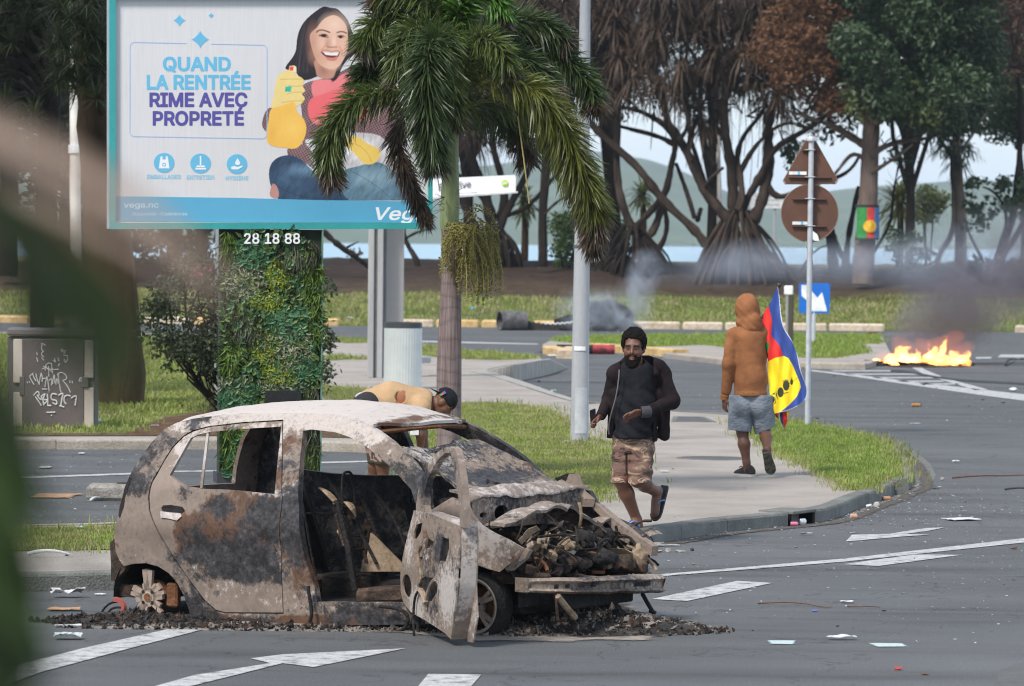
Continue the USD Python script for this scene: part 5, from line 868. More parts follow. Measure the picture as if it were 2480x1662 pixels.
# ---- ribbed bin
by=73.0;bb=G(*R3((652,1140))[0],0.12);bn=thing('litter_bin','ribbed silver litter bin with a dark rim beside the bus stop columns','litter bin',bb)
br=(805-500)/3.343/2*bb[1]/FPX;bh=(1140-655)/3.343*bb[1]/FPX;k=160;aang=np.arange(k)*2*math.pi/k;rr=br*(1+0.014*np.cos(aang*40));v=[]
for z in(0,bh):v+=[(bb[0]+q*math.cos(t),bb[1]+q*math.sin(t),0.13+z)for q,t in zip(rr,aang)]
obj('body',(np.array(v),np.vstack([[[i,(i+1)%k,k+(i+1)%k],[i,k+(i+1)%k,k+i]]for i in range(k)])),plain('bin_silver',(0.55,0.57,0.55),0.38,0.06,5,metallic=0.35),bn,smooth=60)
obj('rim',lathe([(br*0.8,0.13+bh-0.02),(br*1.01,0.13+bh),(br*1.01,0.13+bh+0.085),(br*0.97,0.13+bh+0.09),(br*0.97,0.13+bh-0.1),(0,0.13+bh-0.1)],40,(bb[0],bb[1],0)),plain('bin_dark',(0.035,0.037,0.04),0.5),bn,smooth=40);obj('foot',lathe([(0,0.116),(br*0.92,0.116),(br*0.92,0.135)],40,(bb[0],bb[1],0)),plain('bin_dark',(0.035,0.037,0.04),0.5),bn)
# ---- lamp post
lb=G(*D_((1324,1012))[0],0.12);lpost=thing('lamp_post','tall grey street lamp post on the edge of the lawn','lamp post',lb)
yl=lb[1];top=at(*D_((1338,-60))[0],yl);tdir=np.array([lb,top]);
def lp_at(y):
 z=at(1400,y,yl)[2];t=(z-lb[2])/(top[2]-lb[2]);return lb+t*(top-lb)
W=yl/FPX*1.06/2
obj('pole',tube([lb,lp_at(1000),lp_at(700),lp_at(300),top],np.array([42,41,37,29,23])*W,28),steel_grey,lpost,smooth=60)
obj('base_plate',lathe([(0.0,0.14),(0.20,0.14),(0.22,0.118)],28,(lb[0],lb[1],0)),galv,lpost)
def pole_patch(y0,y1,a0,a1,R,proud):
 p,q=lp_at(y0),lp_at(y1);aa_=np.linspace(a0,a1,8);v=[c+np.array([(R+proud)*math.sin(t),-(R+proud)*math.cos(t),0])for c in(p,q)for t in aa_];return np.array(v),np.array([[i,i+8,i+9]for i in range(7)]+[[i,i+9,i+1]for i in range(7)])
obj('hatch_cover',pole_patch(D_((0,885))[0][1],D_((0,990))[0][1],-0.55,0.85,41.3*W,0.006),plain('hatch_grey',(0.40,0.41,0.43),0.55),lpost,smooth=True);obj('sticker',pole_patch(R3((0,798))[0][1],R3((0,832))[0][1],-0.75,0.55,39.5*W,0.008),plain('sticker_white',(0.72,0.72,0.72),0.6),lpost,smooth=True)
obj('strap',cat_([tube([lp_at(D_((0,y))[0][1])+[38.2*W*math.sin(t),-38.2*W*math.cos(t),0]for t in np.linspace(0,2*math.pi,25)],0.006,5)for y in(561,565)]),plain('strap_dark',(0.12,0.12,0.125),0.6),lpost)
# ---- road sign seen from behind
sb=G(*D_((1845,976))[0],0.12);ys=sb[1];rs=thing('road_sign','back of a brown triangular sign over a round one on a steel post','road sign',sb)
st=at(*SG((484,150))[0],ys);obj('post',tube([sb,st],30/4.612*ys/FPX,16),galv,rs,smooth=50);obj('cap',lathe([(0,0.012),(0.05,0.008),(0.062,-0.02),(0.06,-0.05)],16,st),galv,rs,smooth=True)
brown=ramped('sign_back_brown',[(0.3,(0.095,0.042,0.026)),(0.7,(0.13,0.060,0.037))],scale=4,rough=0.6,fine=0.12,finescale=50)
def splate(pts,Y,th,mt,nm,rnd=0.0,parent=rs):
 P=np.array([at(*p,Y)[[0,2]]for p in pts]);g=Polygon(P);g=g.buffer(-rnd).buffer(rnd)if rnd else g;t=trimesh.creation.extrude_polygon(g,th,engine='earcut');v=np.array(t.vertices);obj(nm,(np.stack([v[:,0],Y+v[:,2],v[:,1]],1),np.array(t.faces)[:,::-1]),mt,parent)
splate(SG((475,96),(798,668),(150,672)),ys+0.07,0.03,brown,'triangle_plate',0.05);aa_=np.linspace(0,2*math.pi,57)[:-1];splate(SG(*[(466+316*math.cos(t),997+318*math.sin(t))for t in aa_]),ys+0.075,0.03,brown,'round_plate')
rim_m=plain('sign_rim',(0.20,0.12,0.09),0.5)
for nm,ring in(('plate_rim',SG((475,96),(798,668),(150,672),(475,96))),('plate_rim',SG(*[(466+316*math.cos(t),997+318*math.sin(t))for t in np.append(aa_,0)]))):
 obj(nm,tube(np.array([at(*p,ys+0.08)for p in ring])if len(ring)>5 else np.array([at(*p,ys+0.08)for k in range(3)for p in[tuple(np.array(ring[k])*(1-t)+np.array(ring[k+1])*t)for t in np.linspace(0.06,0.94,6)]]),0.008,5),rim_m,rs)
for x0,x1,y in((380,560,296),(232,708,600),(272,652,842),(272,656,1146)):
 p,q=SG((x0,y),(x1,y));obj('bracket',pbox(p[0],q[0],p[1]-2.4,p[1]+2.4,ys+0.035,0.03,0.004),plain('bracket_brown',(0.07,0.032,0.022),0.6),rs)
 p,q=SG((415,y-8),(530,y+14));obj('clamp',pbox(p[0],q[0],p[1]-0.6,p[1]+1.6,ys-0.045,0.09,0.006),galv,rs)
for x0,y0,x1,y1,bx in((236,532,430,570,345),(272,1092,440,1128,380)):
 p,q=SG((x0,y0),(x1,y1));obj('sticker',pbox(p[0],q[0],p[1],q[1],ys+0.062,0.006,0),plain('sticker_white',(0.72,0.72,0.72),0.6),rs);p,q=SG((bx-12,y0+1),(bx+12,y1-1));obj('sticker_mark',pbox(p[0],q[0],p[1],q[1],ys+0.058,0.005,0),plain('sticker_blue',(0.12,0.45,0.62),0.6),rs)
rgb_=np.random.default_rng(9);pk=np.array([at(*p,ys-0.02)for p in SG((505,1200),(545,1230),(560,1260),(570,1300),(520,1310),(500,1290),(540,1270))]);pk=np.vstack([pk,pk+rgb_.normal(0,0.02,pk.shape)+[0,0.05,0]]);obj('paper_scrap',m3.Manifold.hull_points(pk),plain('sticker_white',(0.72,0.72,0.72),0.6),label='crumpled white paper caught on the post of the brown road sign',cat='paper')
# ---- blue sign and wooden marker beyond
by_=G(*R5((350,752))[0],0.1);bsn=thing('blue_sign','square blue road sign with a white zigzag shape beyond the flag','road sign',by_);yb_=by_[1]
blue=plain('sign_blue',(0.008,0.125,0.50),0.35,0.06);splate(R5((216,180),(510,180),(503,466),(214,464)),yb_,0.03,blue,'panel',0.06,bsn);splate(R5((238,198),(284,198),(390,318),(432,266),(480,444),(334,444),(334,400),(300,352),(240,300)),yb_-0.006,0.005,plain('sign_white',(0.74,0.74,0.76),0.4),'symbol',0,bsn)
obj('post',tube([by_-[0,0,0.1],at(*R5((357,300))[0],yb_+0.07)],20/3.9*yb_/FPX,12),galv,bsn,smooth=50)
mk=thing('marker_post','dark wooden marker post with a white cap between the flag and blue sign','bollard',G(*R5((133,750))[0],0.1));ym=mk and G(*R5((133,750))[0],0.1)[1]
p,q=R5((112,285),(160,760));obj('shaft',pbox(p[0],q[0],p[1],q[1],ym,0.16,0.015),ramped('marker_wood',[(0.3,(0.035,0.028,0.025)),(0.7,(0.075,0.06,0.05))],scale=6,stretch=(1,1,0.2),rough=0.8),mk);p,q=R5((92,285),(113,760));obj('edge_strip',pbox(p[0],q[0],p[1],q[1],ym+0.01,0.12,0.01),plain('strip_grey',(0.26,0.25,0.24),0.6),mk);p,q=R5((79,204),(160,290));obj('cap',pbox(p[0],q[0],p[1],q[1],ym-0.02,0.2,0.02),plain('cap_white',(0.74,0.74,0.72),0.5),mk)
# ---- utility cabinet with scrawled tags
cy_=G(*CB((700,1440))[0],0.12);Yc_=cy_[1];cab=thing('utility_cabinet','grey brown utility cabinet with pale corner strips, its door covered in white scrawl','cabinet',cy_)
cab_m=ramped('cabinet_brown',[(0.3,(0.085,0.066,0.062)),(0.7,(0.125,0.10,0.095))],scale=2,rough=0.6,fine=0.15,finescale=30);cab_s=plain('cabinet_side',(0.10,0.085,0.08),0.6);cab_p=ramped('cabinet_pale',[(0.3,(0.36,0.30,0.25)),(0.7,(0.50,0.43,0.37))],scale=2,stretch=(1,1,0.3),rough=0.7)
def cbox(x0,y0,x1,y1,dy,th,mt,nm,bev=0.008):
 p,q=CB((x0,y0),(x1,y1));obj(nm,pbox(p[0],q[0],p[1],q[1],Yc_+dy,th,bev),mt,cab)
cbox(100,200,1290,1440,0.03,0.42,cab_s,'body');cbox(92,80,1310,200,-0.03,0.55,ramped('cabinet_lid',[(0.3,(0.12,0.10,0.10)),(0.7,(0.17,0.145,0.14))],scale=2,rough=0.5),'lid',0.025)
cbox(180,232,318,830,-0.005,0.05,cab_p,'corner_strip');cbox(175,955,312,1420,-0.005,0.05,cab_p,'corner_strip');cbox(1125,890,1270,1440,-0.005,0.05,cab_p,'corner_strip');cbox(1140,240,1270,760,-0.005,0.05,cab_p,'corner_strip');cbox(262,740,330,1000,-0.03,0.06,cab_s,'latch_plate');cbox(1100,745,1200,890,-0.03,0.06,cab_s,'latch_plate')
cbox(300,225,1135,1435,-0.02,0.07,cab_m,'door')
chalk=plain('chalk_white',(0.55,0.53,0.52),0.8,0.25,40)
def stroke(pts,w,nm='scrawl'):
 P=np.array([at(*p,Yc_-0.026)for p in CB(*pts)]);s_=smoothline(P,max(8,5*len(P)),2)if len(P)>2 else P;obj(nm,tube(s_,w*0.5*Yc_/FPX/5.6,5,True,1.0),chalk,cab)
for pts in(((400,740),(455,690)),((405,745),(430,800),(462,850)),((440,695),(470,770),(490,800)),((490,700),(500,760),(535,850)),((530,840),(545,760),(560,690)),((560,690),(575,760),(572,810)),((575,770),(640,760)),((610,880),(625,800),(640,735)),((640,735),(655,830),(668,935)),((668,800),(690,770),(700,860)),((715,840),(735,715),(745,830)),((760,850),(770,770),(790,835)),((790,700),(800,800),(828,950)),((780,715),(830,685),(890,720),(905,760),(850,790)),((850,790),(900,850),(955,955)),((570,912),(640,910)),((662,945),(664,955)),((365,810),(372,830)),((395,805),(402,828)),((945,790),(952,828)),((978,795),(985,832)),((1070,800),(1100,755),(1100,800),(1075,806))):stroke(pts,13)
for pts in(((455,1000),(520,950),(530,1000)),((475,1010),(510,1060),(560,1135)),((500,985),(560,1050),(560,1000)),((555,1000),(580,1060),(595,1130)),((560,1010),(610,980),(590,1050),(640,1060),(600,1110)),((640,975),(650,1060),(645,1130)),((640,1135),(695,1135)),((770,985),(700,985),(705,1050),(765,1070),(770,1110),(710,1090)),((790,1000),(850,970),(838,1060),(830,1145)),((805,1138),(870,1155)),((960,1005),(880,1010),(870,1070),(900,1115)),((965,1035),(1035,1010),(1030,1070),(1020,1135)),((630,1228),(748,1226)),((690,1268),(705,1270))):stroke(pts,19)
for pts in(((570,640),(620,625),(690,640),(790,640)),((620,660),(640,570),(700,560)),((660,600),(665,740)),((590,600),(720,680)),((700,560),(715,700)),((610,650),(640,600)),((560,300),(600,300),(620,320)),((580,310),(575,380),(600,400)),((590,400),(565,440),(600,470)),((565,480),(600,520)),((500,410),(510,450)),((500,480),(515,540)),((830,390),(850,360)),((840,400),(885,385),(860,430)),((860,450),(920,470),(890,545),(870,500)),((740,490),(755,550)),((790,480),(800,530)),((810,560),(790,600)),((720,520),(745,530))):stroke(pts,12)
# wheel stop on the side road
ws=thing('wheel_stop','weathered concrete wheel stop on the side road behind the car','wheel stop',G(*R2((600,500))[0]))
p,q=R2((492,420),(900,505));g0=G(p[0],q[1]);g1=G(q[0],q[1]);hgt=0.17;obj('block',box(((g0[0]+g1[0])/2,g0[1]+0.12,hgt/2-0.01),(g1[0]-g0[0],0.24,hgt),0,0.04),ramped('wheel_stop_concrete',[(0.3,(0.14,0.12,0.10)),(0.55,(0.30,0.27,0.24)),(0.75,(0.40,0.37,0.33))],scale=8,rough=0.95,bump=0.6,fine=0.4,finescale=50),ws);obj('grille',box(((g0[0]+g1[0])/2+0.12,g0[1]+0.13,hgt),(0.5*(g1[0]-g0[0]),0.14,0.012)),iron,ws)
# ======================== THE PALM
PY=41.2
pb=at(*D_((1026,1060))[0],PY);pm_=thing('palm','foxtail palm with a ringed trunk and feathery drooping fronds before the billboard','palm',(pb[0],PY,0.12))
trunk_m=M('palm_trunk',{'g':('geometry',{}),'s':('separate_xyz',{}),'n':('noise_texture',{'scale':2.0,'detail':4.0}),'w':('math',{'math_type':'multiply_add','value2':0.35}),'mu':('math',{'math_type':'multiply','value2':7.5}),'fr':('math',{'math_type':'fraction'}),'ring':('rgb_ramp',{'ramp':[(0.0,(0.72,0.7,0.7)),(0.10,(0.86,0.85,0.85)),(0.25,(1,1,1)),(0.85,(0.95,0.94,0.94)),(1.0,(0.74,0.72,0.72))]}),'mp':('mapping',{'scale':(55,55,2.5)}),'n2':('noise_texture',{'scale':1.0,'detail':4.0}),'r2':('rgb_ramp',{'ramp':[(0.3,(0.115,0.082,0.078)),(0.55,(0.185,0.14,0.135)),(0.75,(0.25,0.20,0.19))]}),'m':('mix',{'mix_type':'multiply','fac':0.85}),'b':('bump',{'strength':0.25,'distance':0.02}),'p':('principled_bsdf',{'roughness':0.9,'specular_ior_level':0.2})},[('g.position','s.vector'),('g.position','n.vector'),('n.fac','w.value1'),('s.z','w.value3'),('w.value','mu.value1'),('mu.value','fr.value1'),('fr.value','ring.fac'),('g.position','mp.vector'),('mp.vector','n2.vector'),('n2.fac','r2.fac'),('r2.color','m.color1'),('ring.color','m.color2'),('m.color','p.base_color'),('ring.color','b.height'),('b.normal','p.normal')])
Wp=PY/FPX*1.06/2
tp=[(1026,1075,62),(1026,980,56),(1026,880,57),(1027,800,57),(1029,720,53),(1031,640,48),(1031,560,45),(1030,522,43)]
tP=smoothline([at(*D_((x,y))[0],PY)for x,y,w in tp],40);tw=np.interp(np.linspace(0,1,40),np.linspace(0,1,len(tp)),[w for*_,w in tp])
obj('trunk',tube(tP,tw*Wp,28),trunk_m,pm_,smooth=60)
shaft_m=ramped('crownshaft_green',[(0.25,(0.10,0.13,0.045)),(0.5,(0.20,0.245,0.11)),(0.75,(0.30,0.34,0.20))],scale=2.2,stretch=(5,5,0.5),rough=0.5,bump=0.2,bscale=30,fine=0.2,finescale=30)
sp=[(1030,524,45),(1028,515,44),(1028,480,42),(1029,430,36),(1031,370,32),(1032,310,32),(1033,250,34),(1034,200,26)]
obj('crownshaft',tube(smoothline([at(*D_((x,y))[0],PY)for x,y,w in sp],30),np.interp(np.linspace(0,1,30),np.linspace(0,1,len(sp)),[w for*_,w in sp])*Wp,24),shaft_m,pm_,smooth=60)
fr_m={k:leafy('frond_'+k,c,0.4,0.28,0.38,3.0)for k,c in dict(dark=(0.072,0.110,0.032),mid=(0.13,0.175,0.04),yellow=(0.16,0.175,0.028),bright=(0.11,0.26,0.03),tip=(0.15,0.105,0.07)).items()}
rach_m=plain('rachis_green',(0.16,0.17,0.06),0.5)
def frond(pts,n,L,key,seed,tip=0.0,w=0.0075,gravity=0.30,fwd=0.75):
 """pts: sighted (Z2) points with a depth offset; leaflets stand off all round the midrib and hang at their ends."""
 n=int(n*1.45);tip=max(tip,0.05);r=np.random.default_rng(seed);C=smoothline([at(*Z2((x,y))[0],PY+d)for x,y,d in pts],60);T,N,Bn=frames(C);t=np.sqrt(r.uniform(0.0,1,n))*0.97+0.02;i=np.clip((t*59).astype(int),0,58);f=(t*59-i)[:,None]
 base=C[i]*(1-f)+C[i+1]*f;a=r.uniform(0,2*math.pi,n);rad=np.cos(a)[:,None]*N[i]+np.sin(a)[:,None]*Bn[i];d=rad+T[i]*(fwd*r.uniform(0.6,1.3,n))[:,None];d/=np.linalg.norm(d,axis=1,keepdims=True)
 l=L*r.uniform(0.7,1.1,n)*(0.55+0.45*np.sin(np.pi*np.clip(t*0.85+0.15,0,1)));s=np.cross(d,r.standard_normal((n,3)));s/=np.linalg.norm(s,axis=1,keepdims=True);g=np.array([0,0,-1.0])*gravity
 v=[]
 for q,ww in((0,0.5),(0.35,1.0),(0.7,0.8),(1.0,0.05)):
  p=base+d*(l*q)[:,None]+g*(l*q*q)[:,None]*r.uniform(0.6,1.4,n)[:,None];v+=[p-s*w*ww,p+s*w*ww]
 V=np.stack(v,1).reshape(-1,3);k=np.arange(n)[:,None]*8;F=np.vstack([k+e for b in(0,2,4)for e in([b,b+1,b+3],[b,b+3,b+2])])
 fp=obj('frond',tube(C,np.linspace(0.022,0.005,60),6),rach_m,pm_,smooth=True)
 dead=(t>1-tip)
 kk=np.repeat(dead,1);Fd=np.concatenate([kk]*6)
 if(~Fd).any():obj('leaflets',(V,F[~Fd]),fr_m[key],fp,kind='stuff')
 if Fd.any():obj('dry_leaflets',(V,F[Fd]),fr_m['tip'],fp,kind='stuff')
frond([(1320,620,0),(1290,380,0.25),(1100,270,0.3),(900,330,0.1),(800,420,0),(740,520,0)],620,0.36,'dark',9)
frond([(1330,640,0.1),(1400,380,0.5),(1600,260,0.7),(1820,270,0.7),(2010,380,0.6),(2120,520,0.5),(2160,640,0.4)],850,0.36,'dark',10)
frond([(1330,680,0.2),(1440,620,0.6),(1600,660,0.9),(1720,800,1.0),(1760,960,1.0)],500,0.32,'dark',11,0.3)
frond([(1280,620,0),(1180,330,-0.1),(1060,130,-0.1),(940,90,-0.1),(840,160,-0.2),(780,290,-0.2)],700,0.36,'mid',12)
frond([(1270,660,-0.05),(1120,560,-0.2),(960,540,-0.3),(800,570,-0.4),(680,650,-0.45),(600,780,-0.5),(575,920,-0.5),(620,1090,-0.5)],1000,0.30,'mid',13,0.12)
frond([(1280,680,0.1),(1150,600,0.2),(1040,660,0.3),(985,800,0.35),(1010,960,0.3),(1070,1110,0.3),(1160,1320,0.2)],700,0.22,'mid',14,0.75,fwd=1.1)
frond([(1340,660,-0.1),(1440,520,-0.4),(1620,470,-0.6),(1800,540,-0.7),(1930,690,-0.7),(2020,860,-0.7),(2080,1030,-0.7),(2150,1200,-0.65),(2140,1420,-0.6)],1250,0.34,'yellow',15,0.10)
frond([(1340,690,-0.05),(1500,600,-0.2),(1700,640,-0.3),(1880,800,-0.35),(2010,1000,-0.4),(2100,1230,-0.4),(2160,1500,-0.35)],900,0.28,'mid',16,0.35,fwd=1.0)
frond([(1300,600,-0.1),(1260,330,-0.45),(1210,230,-0.8),(1170,300,-1.05),(1160,480,-1.15),(1170,680,-1.15),(1190,860,-1.1),(1215,990,-1.0)],1300,0.36,'dark',17)
frond([(1300,600,-0.15),(1300,300,-0.4),(1290,220,-0.7),(1290,330,-0.95),(1310,560,-1.0),(1340,760,-0.95)],500,0.28,'mid',18)
frond([(1300,560,0),(1280,260,-0.1),(1200,40,-0.1),(1080,-60,-0.2),(960,-60,-0.2),(840,20,-0.2)],600,0.36,'mid',19)
frond([(1310,540,0),(1330,200,0),(1380,0,-0.1),(1460,-80,-0.1),(1550,-40,-0.1),(1600,110,-0.1)],520,0.30,'bright',20,w=0.014)
frond([(1310,540,0),(1290,260,0.1),(1280,80,0.1),(1300,-160,0.1)],420,0.34,'bright',21,w=0.013)
frond([(1310,560,0.1),(1420,330,0.3),(1540,180,0.4),(1700,120,0.5),(1900,170,0.5),(2000,260,0.5)],500,0.34,'dark',22)
frond([(1300,560,0),(1220,300,-0.3),(1130,160,-0.5),(1050,190,-0.6),(1000,330,-0.65),(985,470,-0.65)],520,0.32,'mid',23)
frond([(1330,600,-0.1),(1420,320,-0.4),(1500,230,-0.6),(1590,290,-0.7),(1640,430,-0.7)],480,0.32,'mid',24)
frond([(1330,620,0),(1440,400,0.1),(1600,330,0.1),(1780,380,0.1),(1900,520,0.1)],520,0.34,'dark',25)
st_=thing('palm_strand','long dry yellowish strand hanging from the palm right of the bus stop sign','palm strand',at(*Z2((1720,700))[0],PY-0.4));obj('strand',tube(smoothline([at(*p,PY-0.4)for p in Z2((1700,690),(1730,900),(1768,1208))],12),0.007,5),plain('straw',(0.42,0.34,0.12),0.7),st_)
# fruit
fr_grp=obj('fruit_stalk',tube(smoothline([at(*p,PY+d)for p,d in zip(FR((230,640),(340,660),(420,820),(480,1080)),(-0.1,-0.22,-0.28,-0.3))],12),np.linspace(0.016,0.006,12),6),plain('stalk_green',(0.22,0.20,0.05),0.6),pm_)
rf=np.random.default_rng(77);strands,beads=[],[]
ico=trimesh.creation.icosphere(subdivisions=0,radius=1.0);roots=FR((240,640),(300,640),(345,665),(390,690),(410,780),(430,860),(470,690),(560,690),(640,700),(460,960),(480,1040),(200,660))
ends=[(130,1150),(170,1050),(250,1180),(300,1230),(330,1340),(400,1380),(440,1210),(480,1330),(510,1440),(560,1250),(590,1420),(640,1370),(680,1300),(745,1330),(700,1180),(690,1060),(620,1100),(715,760),(650,820),(540,1010),(470,1000),(380,1080),(300,1000),(220,900),(190,980),(150,900),(350,1150),(420,1260),(530,1330),(600,1180)]
for k in range(78):
 e=np.array(ends[k%len(ends)],float)+rf.normal(0,28,2);rt_p=roots[rf.integers(len(roots))];ef=FR(tuple(e))[0];A=at(*rt_p,PY-0.2+rf.uniform(-0.05,0.05));E=at(*ef,PY-0.25+rf.uniform(-0.22,0.18));mid=(A+E)/2+[0.1*(E[0]-A[0]),rf.uniform(-0.08,0.05),0.12+abs(E[0]-A[0])*0.25]
 c=smoothline([A,mid,E],26,2);strands.append(tube(c,0.0035,3))
 for p in c[4:]:
  for _ in range(2):beads.append((p+rf.normal(0,0.011,3),rf.uniform(0.0065,0.0105)))
obj('fruit_strands',cat_(strands),plain('stalk_green',(0.22,0.20,0.05),0.6),pm_,kind='stuff');bv=np.concatenate([ico.vertices*r_+p for p,r_ in beads]);bf=np.concatenate([ico.faces+12*i for i in range(len(beads))])
obj('fruit',(bv,bf),leafy('fruit_green_yellow',(0.31,0.26,0.055),0.45,0.1,0.5,30),pm_,smooth=True,kind='stuff')
drs=[tube(smoothline([at(*Z2((x,y))[0],PY-0.1),at(*Z2((x+a*0.5,y+b_*0.4))[0],PY-0.25),at(*Z2((x+a,y+b_))[0],PY-0.2)],8,2),0.0025,3)for x,y,a,b_ in[(1340+rf.uniform(-20,20),rf.uniform(1120,1320),rf.uniform(30,130),rf.uniform(-40,70))for _ in range(11)]+[(1265,rf.uniform(1150,1260),rf.uniform(-110,-30),rf.uniform(-30,80))for _ in range(12)]]
obj('dry_spikes',cat_(drs),plain('twig_dark',(0.05,0.035,0.028),0.8),pm_,kind='stuff')
# ======================== THE BURNT CAR
YAW=math.radians(31);CF_=np.array([math.cos(YAW),-math.sin(YAW),0]);CR_=np.array([-math.sin(YAW),-math.cos(YAW),0]);CU_=np.array([0,0,1.0])
HUB=at(*Z8((779,1326))[0],27.6);HUB[2]=0.0
WIDE=1.49
def W(L):L=np.atleast_2d(L);return HUB+L[:,:1]*CF_+L[:,1:2]*CR_+L[:,2:3]*CU_
def hit(px,o,n):
 """Sighted points carried onto the plane through o (car space) with normal n, in car space."""
 wo=W(o)[0];wn=n[0]*CF_+n[1]*CR_+n[2]*CU_;out=[]
 for x,y in px:
  d=ray(x,y);p=CAM+d*(((wo-CAM)@wn)/(d@wn))-HUB;out.append((p@CF_,p@CR_,p[2]))
 return np.array(out)
def side(x,z):
 """How far out the near flank stands at length x and height z (0 = wheel face)."""
 x,z=np.asarray(x,float),np.asarray(z,float)
 return 0.045-0.42*np.clip(z-0.84,0,1)-0.10*np.clip(0.42-z,0,1)-0.85*np.clip(x-0.22,0,1)**2*1.2-1.0*np.clip(-2.62-x,0,1)**2+0.03*np.exp(-((z-0.62)/0.12)**2)
def flank(px):
 L=hit(px,(0,0,0),(0,1,0))
 for _ in range(5):L=np.array([hit([p],(0,float(side(l[0],l[2])),0),(0,1,0))[0]for p,l in zip(px,L)])
 return L
 # --- burnt sheet metal: bare beige metal with soot, rust and pale ash, each mottled
def burnt(name,base,rough=0.75,scale=9.0):
 def layer(ch,k,col,n,nodes,links,last):
  nodes.update({f'a{k}':('math',{'math_type':'multiply_add','value2':1.5,'value3':-0.75}),f'b{k}':('math',{'math_type':'add'}),f'm{k}':('map_range',{'range_type':'smoothstep','from_min':0.40,'from_max':0.60,'clamp':True}),f'x{k}':('mix',{'color2':col})})
  links+=[(f'{n}.fac',f'a{k}.value1'),(f'a{k}.value',f'b{k}.value1'),(f's.{ch}',f'b{k}.value2'),(f'b{k}.value',f'm{k}.value'),(f'm{k}.result',f'x{k}.fac'),(last,f'x{k}.color1')];return f'x{k}.color'
 nodes={'at':('attribute',{'attribute':'burn'}),'s':('separate_color',{}),'g':('geometry',{}),'n1':('noise_texture',{'scale':scale,'detail':10.0,'roughness':0.80,'distortion':0.3}),'n2':('noise_texture',{'scale':scale*0.6,'detail':7.0,'roughness':0.7,'distortion':0.6}),'n3':('noise_texture',{'scale':scale*1.7,'detail':7.0,'roughness':0.75}),'n4':('noise_texture',{'scale':42.0,'detail':4.0,'roughness':0.7}),'rb':('rgb_ramp',{'ramp':[(0.3,tuple(c*0.72 for c in base)),(0.7,tuple(min(1,c*1.2)for c in base))]}),'rf':('rgb_ramp',{'ramp':[(0.30,(0.30,0.28,0.27)),(0.44,(0.85,0.84,0.83)),(0.56,(1,1,1)),(0.72,(1.25,1.22,1.2))]}),'mf':('mix',{'mix_type':'multiply'}),'kf':('math',{'math_type':'multiply_add','value2':1.3,'value3':0.10,'use_clamp':True}),'sp':('rgb_ramp',{'ramp':[(0.30,(0.010,0.009,0.009)),(0.46,(0.022,0.020,0.021)),(0.58,(0.055,0.052,0.057)),(0.66,(0.085,0.075,0.072)),(0.74,(0.20,0.165,0.14))]}),'bp':('bump',{'strength':0.35,'distance':0.012}),'p':('principled_bsdf',{'roughness':rough,'specular_ior_level':0.35})}
 links=[('at.color','s.color'),('g.position','n1.vector'),('g.position','n2.vector'),('g.position','n3.vector'),('g.position','n4.vector'),('n2.fac','rb.fac')]
 last=layer('g','g',(0.105,0.054,0.031),'n2',nodes,links,'rb.color');last=layer('b','b',(0.43,0.375,0.34),'n3',nodes,links,last);last=layer('r','r',(0.02,0.02,0.022),'n1',nodes,links,last)
 links+=[('n3.fac','sp.fac'),('sp.color','xr.color2'),('n4.fac','rf.fac'),(last,'mf.color1'),('rf.color','mf.color2'),('s.r','kf.value1'),('kf.value','mf.fac'),('mf.color','p.base_color'),('n1.fac','bp.height'),('bp.normal','p.normal')]
 return M(name,nodes,links)
metal=burnt('burnt_metal',(0.215,0.166,0.134));metal_fine=burnt('burnt_metal_mottled',(0.225,0.17,0.13),scale=22.0)
char=ramped('char_black',[(0.3,(0.010,0.009,0.009)),(0.6,(0.024,0.021,0.020)),(0.8,(0.065,0.055,0.050))],scale=14,detail=7,rough=0.9,bump=0.6,bscale=40,spec=0.2)
char_brown=ramped('char_brown',[(0.3,(0.018,0.014,0.012)),(0.5,(0.06,0.04,0.03)),(0.65,(0.13,0.085,0.06)),(0.8,(0.24,0.18,0.14))],scale=9,detail=8,rough=0.9,bump=0.6,bscale=30,spec=0.2,fine=0.4,finescale=60)
rusty=ramped('rust_orange',[(0.3,(0.05,0.022,0.012)),(0.55,(0.15,0.065,0.03)),(0.75,(0.27,0.15,0.085))],scale=12,detail=7,rough=0.9,bump=0.4,bscale=40,spec=0.2)
tan_m=ramped('scorched_tan',[(0.3,(0.11,0.075,0.045)),(0.5,(0.30,0.215,0.14)),(0.75,(0.40,0.30,0.21))],scale=10,detail=7,rough=0.9,fine=0.4,finescale=50)
alloy=ramped('alloy_burnt',[(0.3,(0.19,0.145,0.115)),(0.6,(0.34,0.275,0.225)),(0.8,(0.45,0.39,0.34))],scale=14,detail=6,rough=0.6,fine=0.4,finescale=70)
def burn(L,soot,rust,ash,seed,blobs=()):
 b=np.stack([soot+0.75*vnoise(L,2.2,seed,3),rust+0.75*vnoise(L,2.6,seed+7,3),ash+0.7*vnoise(L,2.4,seed+13,3)],1)
 for c,r,d in blobs:
  q=np.linalg.norm((L-np.array(c))/np.array(r),axis=1);b+=np.clip(1.25-q,0,1)[:,None]*np.array(d)
 return np.clip(b,0,1)
def zone(px,r,d):
 """A stain centred on a sighted place of the flank: radius in metres, change of (soot, rust, ash)."""
 c=flank(px)[0];return(c,r if np.ndim(r)else(r,5,r),d)
car=thing('burnt_car','burnt out small hatchback with its front door wrenched open, missing glass and bonnet','car',W((-1.2,-0.7,0))[0])
def cobj(name,L,f,mt,parent=car,smooth=False,b=None,**k):return obj(name,(W(L),f),mt,parent,smooth,burn=b,**k)
